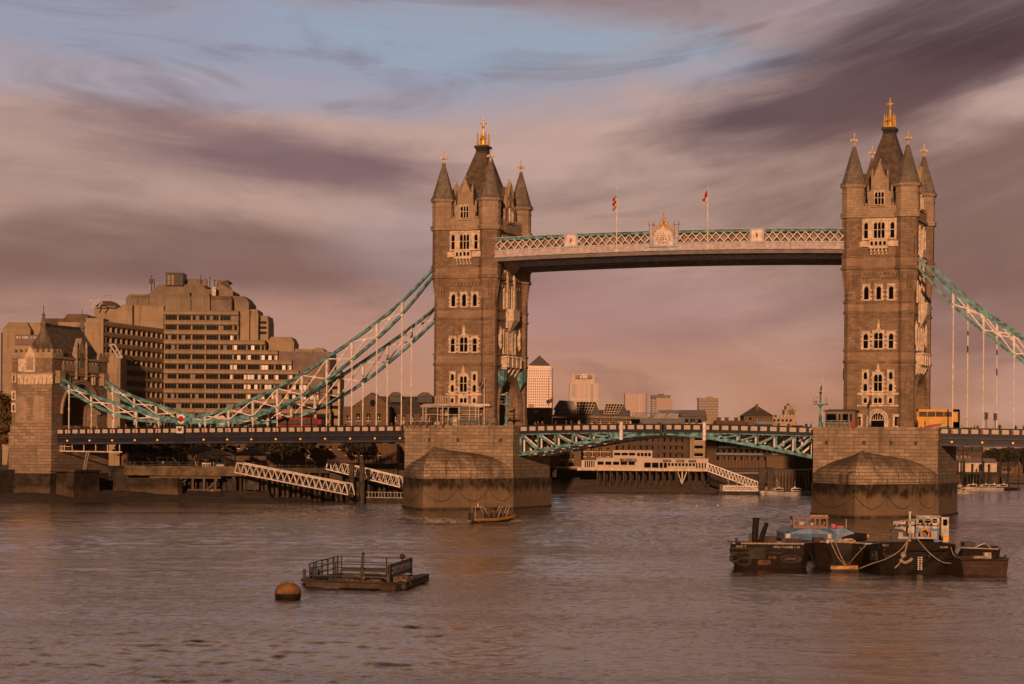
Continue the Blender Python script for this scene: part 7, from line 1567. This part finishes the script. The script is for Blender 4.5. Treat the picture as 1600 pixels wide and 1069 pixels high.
def traffic_light(label,px,Y):
    q=aty(px,660,Y); z=fl(q.x)+.2; t=thing('traffic_light',label,'traffic light',(q.x,Y,z),0,'traffic lights on the right roadway'); MB().cyl(0,0,0,4.0,.07,.07,6).build('post',DARK,t)
    h=MB().box(-.2,.2,-.2,.2,2.7,4.0); 
    for i in range(3): h.prism([(.2,2.85+i*.4),(.5,2.95+i*.4),(.2,3.15+i*.4)],'y',-.18,.18)
    h.box(-.28,-.2,-.3,.3,2.6,4.1).build('signal_head',DARK,t)
traffic_light('nearer black traffic light on the right roadway',1541,-5); traffic_light('right hand black traffic light beside the hanger rods',1555,4)
def bus(label,px0,px1,Y,mt,h,open_top,name='double_decker_bus',lower=None):
    a=aty(px0,660,Y).x; b=aty(px1,660,Y).x; L=b-a; t=thing(name,label,'bus',((a+b)/2,Y,fl((a+b)/2)+.05))
    MB().box(-L/2,L/2,-1.25,1.25,.35,h*.52).box(-L/2,L/2,-1.25,1.25,h*.9,h).box(L/2-.9,L/2,-1.25,1.25,.35,h).box(-L/2,-L/2+.3,-1.25,1.25,.35,h).box(-L/2,L/2,.9,1.2,.35,h).build('body',mt,t)
    MB().box(-L/2+.25,L/2-.85,-1.15,.95,h*.6,h*.9).build('upper_window',mat('bus_glass',(.12,.085,.06),.2),t); 
    m=MB()
    for i in range(5): x=-L/2+.4+i*(L-1.4)/4; m.box(x-.05,x+.05,-1.27,-1.2,h*.5,h*.92)
    m.box(-L/2,L/2,-1.28,-1.2,h*.5,h*(.7 if lower else .6)).build('pillar',mt if lower else DARK,t)
    for x in (-L/2+1.8,L/2-1.8): MB().prism([(x+.5*cos(k*pi/6),.5+.5*sin(k*pi/6)) for k in range(12)],'y',-1.3,1.3).build('wheel',DARK,t)
    if lower:
        m=MB(); m.beam((-2.2,-1.29,1.35),(.8,-1.29,1.9),.45,.04,0,up=(0,1,0)).beam((-.2,-1.29,1.2),(2.4,-1.29,1.45),.4,.04,1,up=(0,1,0)).beam((-1.8,-1.29,1.9),(2.0,-1.29,2.1),.15,.05,2,up=(0,1,0)); m.build('painted_graphic',[RED,mat('turquoise_paint',(.05,.30,.28),.5),WHITE],t)
    MB().box(-L/2-.01,L/2+.01,-1.27,-1.25,.6,.8).box(L/2-.02,L/2+.06,-1.1,1.1,h*.55,h*.93).build('trim_line',DARK,t)
bus('yellow double decker tour bus leaving the right tower arch',1434,1498,-1,YELLOW,4.7,True,lower=True)
bus('red double decker bus on the left roadway behind the near chain',436,506,3,RED,3.2,False,name='red_bus')
def car(label,px,Y,mt=HULLB):
    q=aty(px,660,Y); z=fl(q.x)+.02; t=thing('car',label,'car',(q.x,Y,z),0,'cars crossing the bridge'); MB().prism([(-2.1,.3),(2.1,.3),(2.15,.8),(1.3,.95),(.8,1.42),(-.9,1.45),(-1.6,1.0),(-2.15,.9)],'y',-.85,.85).build('body',mt,t)
    MB().prism([(1.15,.98),(.75,1.36),(-.85,1.38),(-1.4,1.02)],'y',-.87,.87).build('window',GLASS,t)
    for x in (-1.3,1.3): MB().prism([(x+.33*cos(k*pi/6),.33+.33*sin(k*pi/6)) for k in range(12)],'y',-.9,.9).build('wheel',DARK,t)
car('dark car on the right leaf close to the right pier',1247,-3); car('grey car on the right suspended roadway',1514,-3,STEEL); car('pale car near the middle of the bridge',967,-3,STEEL)
# ---------------------------------------------------------------- fast yellow boat with wake
p=atz(770,817); t=thing('rigid_inflatable_boat','yellow and black inflatable speedboat throwing a wake by the left pier','boat',(p.x,p.y,.1),TH+.35)
kk=((p.x-CX)*FW[0]+(p.y-CY)*FW[1])/F
def tubep(s):
    P=[]
    for i in range(15):
        u=i/14; x=-3.6+7.4*u; w_=1.15*math.sqrt(max(0,1-max(0,(u-.55)/.45)**2.2)); P.append((x,s*w_,.45+.75*max(0,u-.45)**1.4*1.8))
    return P
MB().tube(tubep(-1)+tubep(1)[::-1],.27,8).build('tube',mat('yellow_rubber',(.25,.12,.02),.6),t,smooth=True)
MB().loft([[(-3.5,-.9,-.1),(2.2,-.8,0),(3.4,-.1,.5),(3.4,.1,.5),(2.2,.8,0),(-3.5,.9,-.1)],[(-3.6,-1.0,.4),(2.4,-.9,.6),(3.7,-.1,1.2),(3.7,.1,1.2),(2.4,.9,.6),(-3.6,1.0,.4)]]).build('hull',HULLB,t)
m=MB()
for y in (-.8,.8): m.tube([(-3.2,y,.6),(-3.2,y,2.4),(-1.9,y,2.4),(-1.2,y,1.3)],.06,6)
m.tube([(-3.2,-.8,2.4),(-3.2,.8,2.4)],.06,6).tube([(-1.9,-.8,2.4),(-1.9,.8,2.4)],.06,6); m.build('roll_frame',STEEL,t)
m=MB()
for x in (.6,1.9):
    for y in (-.6,.6): m.tube([(x,y,.7),(x+.55,y,2.2),(x+.8,y,2.5),(x+1.0,y,2.4)],.05,6)
    m.tube([(x+.8,-.6,2.5),(x+.8,.6,2.5)],.05,6)
m.build('grab_rail',STEEL,t)
for x in (-2.6,-2.3,): pass
MB().cyl(-2.5,0,2.4,2.95,.16,.16,8).build('beacon',ORANGE,t); MB().box(-3.9,-3.5,-.5,.5,.2,1.5).build('outboard_engine',DARK,t)
for i,x in enumerate((-.9,-.1,.8,1.5,2.2)): MB().box(x-.15,x+.15,-.5,.5,.45,.95).box(x-.2,x-.12,-.5,.5,.9,1.4).build('seat',DARK,t)
M4=t.matrix_basis.copy() if False else Matrix.Translation(t.location)@Matrix.Rotation(TH+.35,4,'Z')
for i,(x,y,ps,c,l) in enumerate(((-1.5,-.3,'stand',0,'helmsman standing in a dark coat at the stern of the yellow speedboat'),(-1.1,.35,'stand',3,'person in a red jacket standing beside the helmsman on the speedboat'),(-.1,-.35,'sit',1,'passenger in brown seated amidships on the speedboat'),(.9,.3,'sit',0,'passenger in black seated forward on the speedboat'))):
    q=M4@Vector((x,y,.6 if ps=='stand' else .75)); person(l,tuple(q),TH+.35+pi/2,ps,c,'people on the speedboat',.9)
def foam():
    m,k,b=newmat('foam'); P=posn(k); x,y,z=k.sep(P); n=k.noise(P,1.9,6,.75); t_=k.node('ShaderNodeTexCoord'); gx,gy,gz=k.sep(t_.outputs['Generated'])
    ed=k.m('MULTIPLY',k.m('MULTIPLY',gx,k.m('SUBTRACT',1,gx)),k.m('MULTIPLY',gy,k.m('SUBTRACT',1,gy)))
    k.put(b.inputs['Base Color'],(.80,.68,.60)); b.inputs['Roughness'].default_value=.8; k.put(b.inputs['Alpha'],k.ss(k.m('ADD',n,k.m('MULTIPLY',ed,3.0)),.60,.68)); return m
FOAM=foam()
def foampatch(label,pts,h):
    n=len(pts)-1; m=MB(); vs=[]; K=7
    for i,(c,w_) in enumerate(pts):
        d=(Vector(pts[min(i+1,n)][0])-Vector(pts[max(i-1,0)][0])).normalized(); s=Vector((-d.y,d.x))
        for k in range(K): u=k/(K-1)*2-1; vs.append((c[0]+s.x*w_*u,c[1]+s.y*w_*u,.03+h*(1-u*u)*random.uniform(0,1)+.10))
    fs=[(i*K+k,(i+1)*K+k,(i+1)*K+k+1,i*K+k+1) for i in range(n) for k in range(K-1)]
    tag(m.add(vs,fs).build('wake_foam',FOAM,smooth=True),label,'foam',kind='stuff')
def wp(px,py): q=atz(px,py); return (q.x,q.y)
foampatch('white churned foam streaming left behind the speedboat',[(wp(760-(i*12),817+.3*sin(i*1.3)),1.6+.55*i) for i in range(12)],.8)
foampatch('bow wave of foam on the right of the speedboat',[(wp(790+i*6,816.2+i*.12),2.2-.15*i) for i in range(7)],.4)

hm=bpy.data.materials.new('haze'); hm.use_nodes=True; nt=hm.node_tree; nt.nodes.remove(nt.nodes['Principled BSDF']); pv=nt.nodes.new('ShaderNodeVolumePrincipled'); pv.inputs['Color'].default_value=(.95,.80,.70,1); pv.inputs['Density'].default_value=.00002; nt.links.new(pv.outputs[0],nt.nodes['Material Output'].inputs['Volume'])
# more working gear on the moored boats
for o_ in [o for o in COL.objects if o.get('label','').startswith('big black river tug')]:
    for (x,y,z) in ((-3.95,1.6,1.5),(-4.02,3.2,1.4),(3.75,1.2,1.35),(-2.9,.9,1.9)):
        c=bpy.data.objects.new('tyre_fender',ty); COL.objects.link(c); c.parent=o_; c.location=(x,y,z); c.rotation_euler=(pi/2*0,0,pi/2 if abs(x)>3.7 else 0); c.scale=(.8,1,1.2)
    for px in (1399,1408,1452,1462,1470): MB().cyl(xt(px),1.1,Zt(844),Zt(839),.10,.08,6).build('bollard',DARK,o_)
    MB().tube([(xt(1395),.8,Zt(843)),(xt(1415),.2,Zt(839.5)),(xt(1436),0,Zt(838.5)),(xt(1460),.2,Zt(840)),(xt(1484),.9,Zt(844))],.05,5).build('guard_rail',STEEL,o_)
for o_ in [o for o in COL.objects if o.get('label','').startswith('black work barge')]:
    MB().box(1.8,3.2,1.0,2.2,2.5,2.9).build('hatch_cover',TIMB,o_); MB().tube([(.9+.3*cos(k*pi/4),.5+.3*sin(k*pi/4),2.6) for k in range(9)],.07,5).build('rope_coil',ROPE,o_)
for o_ in COL.objects:
    if o_.get('label','').startswith('small rust brown open barge'): o_.scale=(.97,1,.82)
    if o_.get('label','').startswith('small black launch squeezed'): o_.scale=(1,1,.85)
hz=MB().box(-5200,900,-700,6500,-3,275).build('haze',hm); hz['kind']='stuff'; hz['label']='thin warm evening haze over the river and the far skyline'
